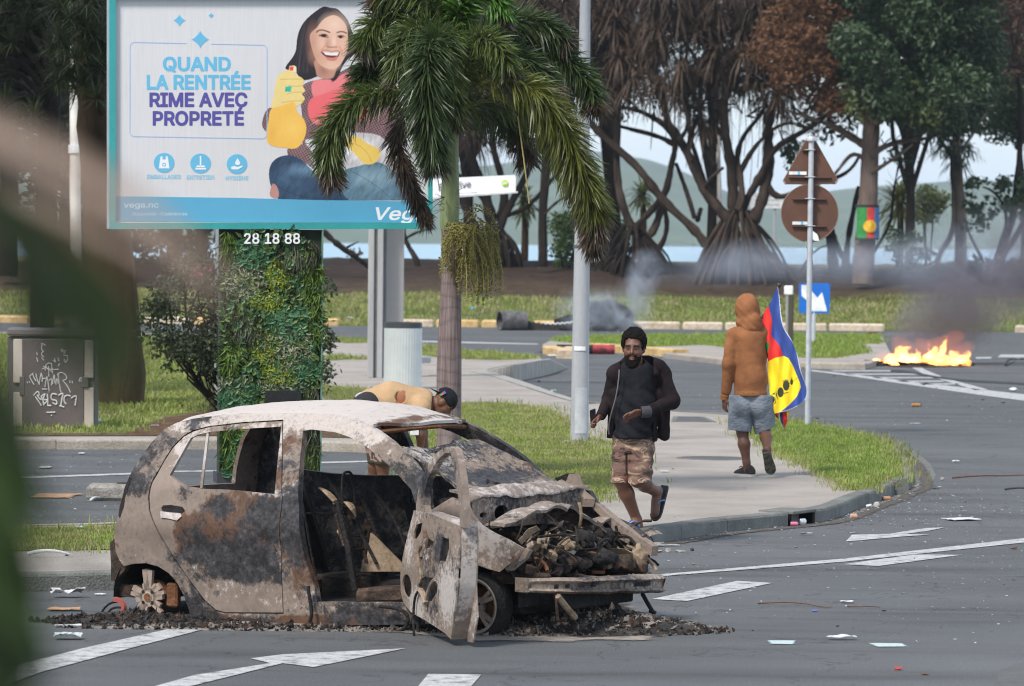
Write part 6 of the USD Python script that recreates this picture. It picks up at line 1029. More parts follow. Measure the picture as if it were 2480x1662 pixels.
def panel(name,poly,step,th,seed,soot,rust,ash,blobs=(),crumple=0.006,fn=side,mt=None,off=0.0,parent=car,mirror=False,smooth=False):
 """A pressed panel of the flank: outline in (length, height), laid on the flank and given thickness."""
 P,f=tri2d(poly,step,0.15,seed);y=fn(P[:,0],P[:,1])+off;L=np.column_stack([P[:,0],y,P[:,1]]);L[:,1]+=crumple*2*vnoise(L,3.5,seed,3)+crumple*vnoise(L,14,seed+1,2)
 o=np.array([0,-th,0.0])
 if mirror:L[:,1]=-WIDE-L[:,1];o=-o
 V,F=shell(L,f,o)
 return cobj(name,V,F if not mirror else F[:,::-1],mt or metal,parent,smooth,burn(V,soot,rust,ash,seed,blobs))
def pg(*px,conv=Z7):return Polygon(flank(conv(*px))[:,[0,2]]).buffer(0)
out_pts=[(520,205),(600,166),(700,142),(850,122),(1000,113),(1200,107),(1400,107),(1560,113),(1650,128),(1750,160),(1850,212),(1950,285),(2040,368),(2100,432),(2150,510),(2190,600),(2200,720),(2195,900),(2190,1200),(2160,1440),(1900,1448),(1450,1450),(720,1442),(690,1415),(672,1350),(645,1270),(600,1185),(545,1120),(480,1078),(400,1056),(320,1060),(262,1075),(235,1040),(212,990),(203,920),(202,860),(222,770),(235,690),(262,600),(300,500),(350,415),(430,300)]
outer=pg(*out_pts)
rd_out=[(470,490),(440,540),(418,640),(422,720),(450,800),(500,900),(560,1000),(630,1100),(700,1200),(770,1295),(840,1356),(900,1372),(1270,1374),(1264,640),(1266,152),(1000,168),(800,192),(700,218),(640,252),(570,322),(520,400)]
rdoor=pg(*rd_out);rwin=pg((548,500),(605,400),(683,264),(740,240),(800,227),(1000,207),(1255,192),(1213,622),(1000,600),(900,592),(760,588),(660,572),(600,540))
fopen=pg((1395,218),(1450,210),(1600,227),(1700,262),(1800,322),(1900,402),(2000,502),(2080,590),(2110,680),(2110,900),(2070,1306),(1484,1302),(1465,1200),(1430,1100),(1400,1000),(1375,850),(1365,640),(1375,400))
bodyp=outer.difference(rdoor.buffer(0.004)).difference(fopen)
zb=[zone(Z7((380,700)),(0.4,5,0.5),(-0.22,-0.35,-0.30)),zone(Z7((330,560)),(0.3,5,0.14),(0.30,0.0,-0.2)),zone(Z7((420,330)),(0.25,5,0.12),(0.28,0.05,-0.2)),zone(Z7((280,900)),(0.12,5,0.3),(0.15,0.0,0.1)),zone(Z7((330,420)),(0.3,5,0.25),(0.12,0.0,-0.2)),zone(Z7((600,150)),(0.35,5,0.1),(0.1,-0.2,0.5)),zone(Z7((1150,110)),(0.6,5,0.12),(-0.2,-0.2,0.75)),zone(Z7((1750,160)),(0.4,5,0.14),(-0.1,-0.1,0.6)),zone(Z7((1330,900)),(0.2,5,0.35),(0.35,0.2,0)),zone(Z7((1900,1330)),(0.5,5,0.1),(0.0,0.15,0.15)),zone(Z7((1000,1430)),(1.0,5,0.035),(0.05,0.75,-0.3)),zone(Z7((1800,1430)),(0.8,5,0.035),(0.05,0.6,-0.2)),zone(Z7((330,1020)),(0.16,5,0.06),(0.1,0.1,0.2))]
panel('body_side',bodyp,0.035,0.055,501,0.43,0.28,0.27,zb,0.004,mt=metal,smooth=40)
# rear door
rd=panel('rear_door',rdoor.buffer(-0.005).difference(rwin),0.03,0.03,502,0.46,0.42,0.24,[zone(Z7((480,640)),(0.16,5,0.35),(-0.6,-0.5,-0.1)),zone(Z7((600,600)),(0.12,5,0.12),(0.4,0,0)),zone(Z7((950,800)),(0.34,5,0.26),(0.0,0.5,-0.3)),zone(Z7((1130,760)),(0.2,5,0.22),(0.25,0.0,-0.1)),zone(Z7((880,690)),(0.14,5,0.1),(0.4,0,-0.1)),zone(Z7((700,900)),(0.14,5,0.16),(0.2,0.4,-0.2)),zone(Z7((950,1030)),(0.4,5,0.1),(0.35,0.1,-0.1)),zone(Z7((1000,1150)),(0.45,5,0.05),(0.3,-0.1,0.0)),zone(Z7((1000,1290)),(0.5,5,0.13),(-0.35,-0.15,0.2)),zone(Z7((1150,610)),(0.3,5,0.05),(-0.1,0,0.4)),zone(Z7((850,1250)),(0.1,5,0.05),(0.35,0,0)),zone(Z7((1200,250)),(0.3,5,0.3),(-0.1,-0.1,0.2)),zone(Z7((620,350)),(0.25,5,0.3),(-0.1,-0.2,0.3))],0.004,off=-0.004,mt=metal,smooth=40)
bar=flank(Z7((742,586),(785,222)));bar[:,1]-=0.02;cobj('window_bar',*tube(smoothline(bar,6),0.011,6),metal,rd,b=burn(tube(smoothline(bar,6),0.011,6)[0],0.15,0.2,0.5,503))
def fplate(name,px,off,th,mt,parent,conv=Z7,step=0.03,**k):
 P=flank(conv(*px));g=Polygon(P[:,[0,2]]).buffer(0);p,f=tri2d(g,step);L=np.column_stack([p[:,0],side(p[:,0],p[:,1])+off,p[:,1]]);V,F=shell(L,f,np.array([0,-th,0.0]));return cobj(name,V,F,mt,parent,**k)
fplate('handle_recess',[(500,705),(512,690),(560,688),(630,700),(645,720),(630,736),(560,730),(505,722)],0.004,0.006,char,rd);fplate('handle_plate',[(494,728),(560,736),(622,740),(628,760),(600,786),(540,772),(498,768)],0.006,0.006,plain('ash_white',(0.42,0.37,0.34),0.8,0.3,30),rd)
seam=flank(Z7((1268,640),(1268,1000),(1272,1372)));
# near front wing
fend=pg((560,690),(640,640),(740,668),(770,740),(830,815),(900,858),(1000,905),(1098,962),(1060,1030),(1000,1065),(942,1112),(880,1095),(790,1062),(700,1085),(640,1160),(600,1300),(540,1440),(470,1440),(470,900),(480,740),conv=Z8)
panel('front_wing',fend,0.03,0.012,505,0.2,0.22,0.36,[zone(Z8((830,900)),(0.25,5,0.2),(-0.25,-0.25,0.3)),zone(Z8((1020,1010)),(0.1,5,0.1),(0.3,0.1,0)),zone(Z8((640,600)),(0.2,5,0.1),(0.2,0.1,0.1))],0.008,off=0.006,smooth=40)
# torn end of the wing by the missing headlamp
V=hit(Z8((1098,962),(1130,975),(1100,1030),(1010,1105),(975,1095),(1040,1035)),(0.42,-0.1,0),(0.5,0.87,0));cobj('wing_flap',*shell(V,np.array([[0,1,5],[1,2,5],[2,3,5],[3,4,5]]),np.array([0.01,-0.03,0])),metal_fine,b=burn(np.vstack([V,V]),0.35,0.35,0.25,506))
# far flank, mirrored: openings right through
fwin=pg((1395,215),(1450,208),(1600,225),(1700,260),(1800,320),(1900,400),(2000,500),(2060,575),(1700,580),(1385,560));rwin2=pg((548,500),(683,262),(800,225),(1000,205),(1255,190),(1240,560),(1000,560),(760,545),(600,520))
panel('far_side',outer.union(fend.difference(pg((700,1085),(640,1160),(600,1300),(560,1440),(1200,1440),(1200,1060),(942,1112),(790,1062),conv=Z8))).difference(fwin).difference(rwin2),0.05,0.05,507,0.62,0.30,0.15,[],0.006,mirror=True,mt=metal,smooth=40)
# --- roof, with the sagging front edge
Lr=flank(Z7(*[(560,182),(700,142),(1000,113),(1400,107),(1650,128),(1839,205)]));xr,zr=Lr[:,0],Lr[:,2];o_=np.argsort(xr);xr,zr=xr[o_],zr[o_]
nx,ny=70,46;u=np.linspace(0,1,nx)[:,None];v=np.linspace(0,1,ny)[None]
xf=xr[-1]+0.15*np.sin(np.pi*v)-0.02;xb=xr[0]-0.05*np.sin(np.pi*v);X=xb+(xf-xb)*u;Zr=np.interp(X,xr,zr);edge=side(X,Zr)-0.03
Yr=edge+(-WIDE-2*edge)*v;Zr=Zr+0.065*np.sin(np.pi*v)**0.8-0.03*np.sin(np.pi*v)*np.clip((u-0.7)/0.3,0,1)**2
L=np.stack([X,Yr,Zr],-1).reshape(-1,3);L[:,2]+=0.030*vnoise(L,2.6,510,2)+0.01*vnoise(L,9,511,2);L[:,2]+=0.02*np.exp(-((L[:,0]-xr[-1])/0.05)**2)
ii=np.arange(nx-1)[:,None]*ny+np.arange(ny-1)[None];q=np.stack([ii,ii+ny,ii+ny+1,ii+1],-1).reshape(-1,4);f=np.vstack([q[:,[0,1,2]],q[:,[0,2,3]]])
V,F=shell(L,f[:,::-1],np.array([0,0,-0.02]));cobj('roof',V,F,metal,smooth=50,b=burn(V,0.02,0.06,0.72,512,[((xr[-1]+0.03,-0.7,zr[-1]),(0.07,2,0.3),(0.1,0.75,-0.4)),((xr[0]+0.1,-0.1,zr[0]),(0.25,0.3,0.3),(0.35,0.1,-0.2))]))
hx_=np.stack([xf[0]-0.02,edge[-1]+(-WIDE-2*edge[-1])*v[0],np.interp(xf[0],xr,zr)-0.03+0.03*np.sin(np.pi*v[0])],1);cobj('roof_header',*tube(hx_,0.028,6,flat=0.6),rusty)
# --- tailgate and rear
tl=flank(Z7((520,212),(430,305),(350,420),(300,505),(262,605),(228,760),(205,900),(215,990)));nv=14;vv=np.linspace(0,1,nv)
Lt=np.concatenate([np.column_stack([np.full(nv,p[0])-0.10*np.sin(np.pi*vv),p[1]-0.02+(-WIDE-2*p[1]+0.04)*vv,np.full(nv,p[2])])for p in tl]);ii=np.arange(7)[:,None]*nv+np.arange(nv-1)[None];q=np.stack([ii,ii+nv,ii+nv+1,ii+1],-1).reshape(-1,4)
q=q[~((q[:,0]//nv<4)&(q[:,0]%nv>1)&(q[:,0]%nv<nv-3))];V,F=shell(Lt,np.vstack([q[:,[0,1,2]],q[:,[0,2,3]]]),np.array([0.03,0,0]));cobj('tailgate',V,F,metal,b=burn(V,0.5,0.3,0.2,514))
fplate('tail_lamp_cavity',[(300,506),(312,520),(300,560),(270,640),(262,700),(236,770),(228,755),(238,690),(265,600)],0.004,0.02,char,car)
fplate('rear_bumper_remnant',[(150,935),(175,905),(205,900),(214,990),(238,1042),(258,1076),(240,1110),(200,1150),(176,1172),(156,1168),(158,1080)],-0.04,0.05,char_brown,car)
lb_=hit(Z7((205,1190),(330,1195),(520,1200),(520,1280),(330,1275),(200,1262)),(0,-0.10,0),(0,1,0));cobj('rear_beam',m3.Manifold.hull_points(np.vstack([lb_,lb_+[0,-1.2,0]])).to_mesh().vert_properties[:,:3],m3.Manifold.hull_points(np.vstack([lb_,lb_+[0,-1.2,0]])).to_mesh().tri_verts,char_brown)
# --- wheel arches and underbody
def arch(cx,cz,R,y0,y1,mt,nm):
 a=np.linspace(-0.1,math.pi+0.1,18);P=np.array([(cx+R*math.cos(t),cz+R*math.sin(t))for t in a]);L=np.vstack([np.column_stack([P[:,0],np.full(18,y0),P[:,1]]),np.column_stack([P[:,0],np.full(18,y1),P[:,1]]),[[cx,y1,cz]]]);f=[[i,i+1,i+19]for i in range(17)]+[[i,i+19,i+18]for i in range(17)]+[[18+i,19+i,36]for i in range(17)];cobj(nm,L,np.array(f),mt)
hr=hit(Z7((410,1325)),(0,0,0),(0,1,0))[0]
arch(hr[0],hr[2]+0.06,0.30,-0.03,-0.40,char,'rear_arch_liner');arch(0.0,0.22,0.31,-0.03,-0.42,char,'front_arch_liner');arch(hr[0],hr[2]+0.06,0.30,-WIDE+0.03,-WIDE+0.3,char,'rear_arch_liner');arch(0,0.22,0.31,-WIDE+0.03,-WIDE+0.3,char,'front_arch_liner')
def cbox_(nm,c,s,mt,rz=0.0,bev=0.02,parent=car,tilt=0.0):
 R=np.array([[math.cos(rz),-math.sin(rz),0],[math.sin(rz),math.cos(rz),0],[0,0,1]])@np.array([[math.cos(tilt),0,math.sin(tilt)],[0,1,0],[-math.sin(tilt),0,math.cos(tilt)]]);v,f=box((0,0,0),s,bev=bev);return cobj(nm,v@R.T+np.array(c),f,mt,parent)
xsill=flank(Z7((720,1400),(1500,1400)));zs=xsill[0][2]
cbox_('floor_pan',(-1.2,-WIDE/2,zs-0.02),(1.75,1.36,0.10),char);cbox_('rear_floor',(hr[0]-0.05,-WIDE/2,zs+0.22),(0.85,0.66,0.16),char);cbox_('centre_tunnel',(-0.9,-WIDE/2+0.1,zs+0.16),(1.2,0.28,0.26),char);cbox_('seat_rail',(-1.05,-0.33,zs+0.10),(0.75,0.40,0.09),char,bev=0.02)
# --- seats: bent metal frames with scraps of scorched foam
def seat(x,y,lean,mt,hoop=True,seed=0,h=0.62):
 r=np.random.default_rng(seed);s=thing('seat',None,None,W((x,y,zs+0.2))[0],parent=car);d=np.array([-math.sin(lean),0,math.cos(lean)])
 b0=np.array([x,y,zs+0.22]);
 for sy in(-0.19,0.19):cobj('seat_frame',*tube(np.array([b0+[0,sy,0],b0+[0,sy,0]+d*0.3+[0.03,0,0],b0+[0,sy*0.8,0]+d*h]),0.022,6),char,s)
 for t in(0.15,0.4,0.62,0.85,0.97):cobj('seat_bar',*tube(smoothline([b0+[0,-0.19,0]+d*h*t,b0+d*h*t+[-0.03,0,r.uniform(-0.03,0.03)],b0+[0,0.19,0]+d*h*t],7,2),0.008,5),char_brown,s)
 n=14;uu,vv_=np.meshgrid(np.linspace(-0.17,0.17,n),np.linspace(0,h*0.92,n),indexing='ij');L=b0+np.stack([0*uu,uu,0*uu],-1).reshape(-1,3)+vv_.reshape(-1,1)*d;L[:,0]+=0.07*vnoise(L,7,seed,3)-0.02
 ii=np.arange(n-1)[:,None]*n+np.arange(n-1)[None];q=np.stack([ii,ii+n,ii+n+1,ii+1],-1).reshape(-1,4);keep=vnoise(L[q[:,0]],5,seed+3,2)>-0.06;q=q[keep]
 cobj('seat_back',*shell(L,np.vstack([q[:,[0,1,2]],q[:,[0,2,3]]]),np.array([0.025,0,0])),mt,s,smooth=50)
 cobj('seat_cushion',*taubin(*isosurface(lambda p:ell_sdf(p,(0,0,0),(0.25,0.22,0.07))+0.05*vnoise(p,9,seed),(-0.32,-0.3,-0.14),(0.32,0.3,0.14),0.03),3),char,s)if False else cbox_('seat_cushion',(x+0.22,y,zs+0.2),(0.44,0.40,0.10),char_brown,parent=s,tilt=-0.08)
 if hoop:
  t0=b0+d*h;cobj('headrest_hoop',*tube(smoothline([t0+[0,-0.07,-0.05],t0+[-0.01,-0.07,0.10],t0+[-0.015,-0.05,0.165],t0+[-0.015,0.05,0.165],t0+[-0.01,0.07,0.10],t0+[0,0.07,-0.05]],30,2),0.009,7),char,s,smooth=True)
pf=hit(Z7((1725,560)),(0,-0.40,0),(0,1,0))[0]
seat(-1.02,-0.38,0.30,char_brown,True,1,0.60);seat(-0.95,-1.10,0.30,char_brown,True,2,0.60);seat(-1.95,-0.42,0.35,char,False,3,0.58);seat(-1.95,-1.07,0.35,char,False,4,0.58)
tri=hit(Z7((1822,865),(1850,890),(2040,1080),(2030,1110),(1760,1110),(1770,1040),(1800,1010)),(-0.6,-0.55,0),(0.25,0.97,0));cobj('scorched_carpet',*shell(tri,np.array([[0,1,2],[0,2,3],[0,3,6],[3,4,6],[4,5,6]]),np.array([0,-0.02,0])),tan_m)
for a,b_,m_ in(((1500,580),(1650,740),tan_m),((1660,670),(1730,760),tan_m),((1620,850),(1640,900),tan_m)):
 P=hit(Z7(a,b_),(0,-0.30,0),(0,1,0));cobj('upholstery_scrap',*tube(smoothline([P[0],(P[0]+P[1])/2+[0.02,0.02,0.02],P[1]],7,2),[0.012,0.02,0.028,0.03,0.026,0.016,0.008],6,flat=0.5),m_)
for k,(a,b_,c)in enumerate((((1380,520),(1480,800),(1560,1080)),((1560,540),(1700,760),(1860,1060)),((1800,560),(1960,760),(2060,1000)),((1400,700),(1440,950),(1480,1150)),((1420,740),(1620,745),(1860,740)))):
 P=hit(Z7(a,b_,c),(0,-0.34-0.08*k,0),(0,1,0));cobj('hanging_cable',*tube(smoothline(P,14,2),0.012 if k<3 else 0.008,5),char)
 # dashboard and steering gear
dn=26;uu,vv_=np.meshgrid(np.linspace(-0.12,-WIDE+0.12,dn),np.linspace(0,1,12),indexing='ij');L=np.stack([-0.52+0.28*vv_,uu,0.62+0.24*np.sin(vv_*1.6)],-1).reshape(-1,3);L+=0.06*np.stack([vnoise(L,6,520),0*L[:,0],vnoise(L,6,521)],1);ii=np.arange(dn-1)[:,None]*12+np.arange(11)[None];q=np.stack([ii,ii+12,ii+13,ii+1],-1).reshape(-1,4)
cobj('dashboard',*shell(L,np.vstack([q[:,[0,1,2]],q[:,[0,2,3]]]),np.array([0.02,0,-0.05])),char)
cbox_('bulkhead',(-0.20,-WIDE/2,0.50),(0.04,1.30,0.50),char)
# --- slumped windscreen, cowl and curled bonnet remnant
def grid3(P00,P10,P01,P11,n,m,bulge,seed,amp,sc=6.0):
 a,b_=np.meshgrid(np.linspace(0,1,n),np.linspace(0,1,m),indexing='ij');P=[np.array(p,float)for p in(P00,P10,P01,P11)];a_,b2=a[...,None],b_[...,None];L=(P[0]*(1-a_)*(1-b2)+P[1]*a_*(1-b2)+P[2]*(1-a_)*b2+P[3]*a_*b2);L[...,2]+=bulge*np.sin(np.pi*a)*np.sin(np.pi*b_);L=L.reshape(-1,3);L[:,2]+=amp*vnoise(L,sc,seed,4);L[:,0]+=amp*0.7*vnoise(L,sc,seed+1,4)
 ii=np.arange(n-1)[:,None]*m+np.arange(m-1)[None];q=np.stack([ii,ii+m,ii+m+1,ii+1],-1).reshape(-1,4);return L,np.vstack([q[:,[0,1,2]],q[:,[0,2,3]]])
L,f=grid3((-0.72,-0.27,1.17),(-0.18,-0.10,0.91),(-0.72,-WIDE+0.27,1.17),(-0.18,-WIDE+0.10,0.91),34,40,-0.05,530,0.10,5.0)
keep=vnoise(L[f[:,0]],4.5,533,3)>-0.20;V,F=shell(L,f[keep],np.array([0,0,-0.02]));cobj('slumped_windscreen',V,F,metal_fine,smooth=45,b=burn(V,0.50,0.30,0.30,531,[((-0.35,-0.75,1.0),(0.14,0.5,0.3),(0.35,0.0,-0.1)),((-0.62,-0.5,1.1),(0.15,0.5,0.3),(0.0,0.1,0.3))]))
L,f=grid3((-0.20,-0.02,0.915),(-0.03,0.0,0.87),(-0.20,-WIDE+0.02,0.915),(-0.03,-WIDE,0.87),8,60,0.03,534,0.07,7.0);V,F=shell(L,f,np.array([0,0,-0.015]));cobj('cowl_top',V,F,metal,smooth=45,b=burn(V,0.36,0.25,0.42,535))
cp=shapely.box(-WIDE+0.05,0.66,-0.05,0.865);a=np.linspace(0,2*math.pi,25)[:-1]
hole=lambda px,rx,rz:Polygon([(p[1]+rx*math.cos(t),p[2]+rz*math.sin(t))for p in hit(Z8(px),(-0.05,0,0),(1,0,0))for t in a])
cp=cp.difference(hole((952,738),0.085,0.05)).difference(hole((1315,700),0.05,0.018)).difference(hole((840,752),0.045,0.018));P,f=tri2d(cp,0.04);L=np.column_stack([np.full(len(P),-0.05)+0.02*vnoise(np.column_stack([P,P[:,0]]),6,536),P]);V,F=shell(L,f,np.array([-0.03,0,0]));cobj('cowl_panel',V,F[:,::-1],metal_fine,b=burn(V,0.42,0.42,0.28,537))
n,m=44,12;yy,tt_=np.meshgrid(np.linspace(-0.06,-WIDE+0.02,n),np.linspace(0,1,m),indexing='ij');sfr=(yy+0.06)/(-WIDE+0.08);zt=0.70+0.115*np.sin(np.pi*np.clip(sfr*1.15,0,1))**0.8-0.03*sfr;L=np.stack([-0.02+0.20*tt_+0.05*np.sin(6*sfr),yy,zt-0.03*(1-tt_)+0.03*np.sin(np.pi*tt_)],-1).reshape(-1,3);L[:,2]+=0.075*vnoise(L,6,540,3);L[:,0]+=0.08*vnoise(L,5,542,3);ii=np.arange(n-1)[:,None]*m+np.arange(m-1)[None];q=np.stack([ii,ii+m,ii+m+1,ii+1],-1).reshape(-1,4);V,F=shell(L,np.vstack([q[:,[0,1,2]],q[:,[0,2,3]]]),np.array([-0.01,0,-0.02]));cobj('bonnet_remnant',V,F,metal,smooth=45,b=burn(V,0.40,0.30,0.38,541))
# far wing seen across the engine bay
P=hit(Z8((1480,660),(1560,690),(1690,800),(1908,950),(1900,1012),(1800,960),(1700,905),(1640,820)),(0,-WIDE+0.03,0),(0,1,0));cobj('far_wing',*shell(P,np.array([[0,1,7],[1,2,7],[2,6,7],[2,5,6],[2,3,5],[3,4,5]]),np.array([0.02,-0.05,0])),metal,b=burn(np.vstack([P,P+0.01]),0.42,0.34,0.22,543))
P=hit(Z8((1370,488),(1412,590),(1330,560),(1290,520)),(0,-WIDE+0.05,0),(0,1,0));cobj('far_mirror_stub',*shell(P,np.array([[0,1,2],[0,2,3]]),np.array([0.02,-0.06,0])),char)
P=hit(Z8((1380,490),(1420,600),(1480,650),(1470,700),(1400,690),(1340,600)),(-0.05,-WIDE+0.1,0),(0.3,0.95,0));cobj('far_hinge_remnant',*shell(P,np.array([[0,1,5],[1,4,5],[1,2,4],[2,3,4]]),np.array([0.05,-0.05,0])),metal_fine,b=burn(np.vstack([P,P+0.01]),0.3,0.4,0.3,544))
# --- engine bay wreckage
re=np.random.default_rng(55)
def lump(c,r,seed,h=0.013,amp=0.5):
 r=np.array(r);fn=lambda p:ell_sdf(p,c,r)+0.8*r.min()*vnoise(p,11,seed,2)+0.055*vnoise(p,26,seed+1,3);return isosurface(fn,np.array(c)-r*1.5,np.array(c)+r*1.5,h)
for k,(px,d,r,mt)in enumerate((((1260,960),-0.55,(0.10,0.09,0.12),char),((1390,960),-0.75,(0.12,0.14,0.10),char),((1150,950),-0.33,(0.07,0.09,0.05),tan_m),((1420,1050),-0.75,(0.14,0.2,0.08),char_brown),((1600,880),-1.15,(0.08,0.10,0.07),char_brown),((1560,1020),-0.95,(0.14,0.22,0.07),char_brown),((1700,1050),-1.2,(0.14,0.16,0.08),char_brown),((1830,1010),-1.38,(0.07,0.06,0.09),tan_m),((1180,1080),-0.35,(0.10,0.12,0.08),char_brown),((1320,870),-0.62,(0.06,0.05,0.10),char),((1480,900),-0.85,(0.10,0.10,0.06),char),((1280,1090),-0.5,(0.12,0.16,0.06),char_brown))):
 r=tuple(q*0.78 for q in r);mt=char if mt is not tan_m and k%3 else mt;p=hit(Z8(px),(0,d,0),(0,1,0))[0];v,f=lump(p,r,560+k);cobj('engine_wreckage',v,f,mt)
for k in range(110):
 a_=hit(Z8((re.uniform(1120,1880),re.uniform(860,1110))),(0.3,0,0),(1,0,0))[0]-[re.uniform(-0.05,0.2),0,0];e=a_+re.normal(0,0.11,3);cobj('engine_pipe',*tube(smoothline([a_,(a_+e)/2+re.normal(0,0.04,3),e],7,2),re.uniform(0.004,0.014),6),(char,char_brown,rusty,char,tan_m)[k%5])
for k in range(120):
 a_=hit(Z8((re.uniform(1150,1880),re.uniform(900,1120))),(0.38,0,0),(1,0,0))[0]-[re.uniform(-0.02,0.2),0,0];Rm=trimesh.transformations.random_rotation_matrix(re.uniform(0,1,3))[:3,:3];v,f=box((0,0,0),re.uniform(0.015,0.075,3),R=Rm,bev=0.008);cobj('engine_fragment',v+a_,f,(char_brown,char,tan_m,alloy)[k%4])
for k in range(70):
 c=hit(Z8((re.uniform(1130,1890),re.uniform(830,1110))),(0.34,0,0),(1,0,0))[0]-[re.uniform(-0.06,0.22),0,0];Rm=trimesh.transformations.random_rotation_matrix(re.uniform(0,1,3))[:3,:3];w_,l_=re.uniform(0.02,0.07),re.uniform(0.06,0.18);t=np.linspace(0,1,6);cur=re.uniform(-2.5,2.5);P=np.stack([l_*t,0*t,l_*cur*0.25*t*t],1);s=np.array([0,w_/2,0]);L=np.vstack([P-s*(0.6+0.4*re.uniform(0,1,(6,1))),P+s*(0.6+0.4*re.uniform(0,1,(6,1)))]);i=np.arange(5);f=np.vstack([np.stack([i,i+1,i+7],1),np.stack([i,i+7,i+6],1)]);V,F=shell((L-L.mean(0))@Rm.T+c,f,Rm@np.array([0,0,0.004]));cobj('engine_scrap',V,F,(char_brown,tan_m,char,metal_fine,char_brown)[k%5],b=burn(V,0.35,0.3,0.4,k)if k%5==3 else None)
 # --- bumper beam and front end
def front(px,x=0.57):return hit(px,(x,0,0),(1,0,0))
bmv=[];n=26
lo,hi=front(Z8((1245,1165),(1960,1128))),front(Z8((1000,1255),(1975,1245)))
ys_=np.linspace(-0.02,-WIDE+0.02,n);s_=(ys_+0.02)/(-WIDE+0.04);zt,zb_2=np.interp(s_,[0,1],[front(Z8((1245,1162)))[0][2],front(Z8((1960,1130)))[0][2]]),np.interp(s_,[0,1],[front(Z8((1245,1258)))[0][2],front(Z8((1975,1245)))[0][2]])
xb_=0.60-0.32*np.clip((0.12-s_)/0.12,0,1)**1.5*0.5-0.06*(2*s_-1)**2
ring=[(0,0),(0.03,0.16),(0.005,0.3),(0.005,0.62),(0.03,0.8),(0.0,1.0),(-0.09,1.0),(-0.09,0.0)];V=np.array([[x+dx,y,zb2+(zt_-zb2)*t]for x,y,zt_,zb2 in zip(xb_,ys_,zt,zb_2)for dx,t in ring]);V[:,0]+=0.015*vnoise(V,6,570);V[:,2]+=0.02*vnoise(V,5,571);F=[]
for i in range(n-1):
 for j in range(8):a0,a1=i*8+j,i*8+(j+1)%8;F+=[[a0,a1,a1+8],[a0,a1+8,a0+8]]
for e in(0,(n-1)*8):F+=[[e,e+j,e+j+1]if e else[e,e+j+1,e+j]for j in range(1,7)]
cobj('bumper_beam',V,np.array(F),metal_fine,smooth=35,b=burn(V,0.42,0.22,0.36,572))
P=front(Z8((1612,1180),(1895,1162),(1897,1198),(1612,1215)),0.60);cobj('beam_slot',*shell(P,np.array([[0,2,1],[0,3,2]]),np.array([-0.01,0,0])),char)
for k,(a,b_)in enumerate((((1300,1205),0),((1370,1200),0),((1465,1195),0),((1540,1190),0))):
 p=front(Z8(a),0.606)[0];cobj('beam_hole',*lathe([(0,0.0),(0.02,0.0)],12),char)if False else cbox_('beam_hole',p,(0.01,0.05,0.03),char,bev=0.004)
for sy in(-0.12,-WIDE+0.12):cbox_('crash_rail',(0.27,sy,0.37),(0.42,0.07,0.08),char_brown,bev=0.015)
cbox_('radiator_remnant',(0.44,-WIDE/2,0.24),(0.06,0.95,0.16),char,bev=0.01);cbox_('subframe',(0.10,-WIDE/2,0.18),(0.30,1.1,0.10),char)
for a,b_,r_,mt,x in(((1310,1265),(1420,1400),0.02,tan_m,0.55),((1845,1250),(1915,1370),0.014,char,0.56),((1915,1370),(1905,1425),0.008,char,0.56),((1300,1260),(1310,1420),0.01,char_brown,0.52),((1890,1360),(1925,1368),0.012,char,0.56)):
 P=front(Z8(a,b_),x);cobj('hanging_bracket',*tube(smoothline([P[0],(P[0]+P[1])/2+[0.01,0.02,0.0],P[1]],6,2),r_,6),mt)
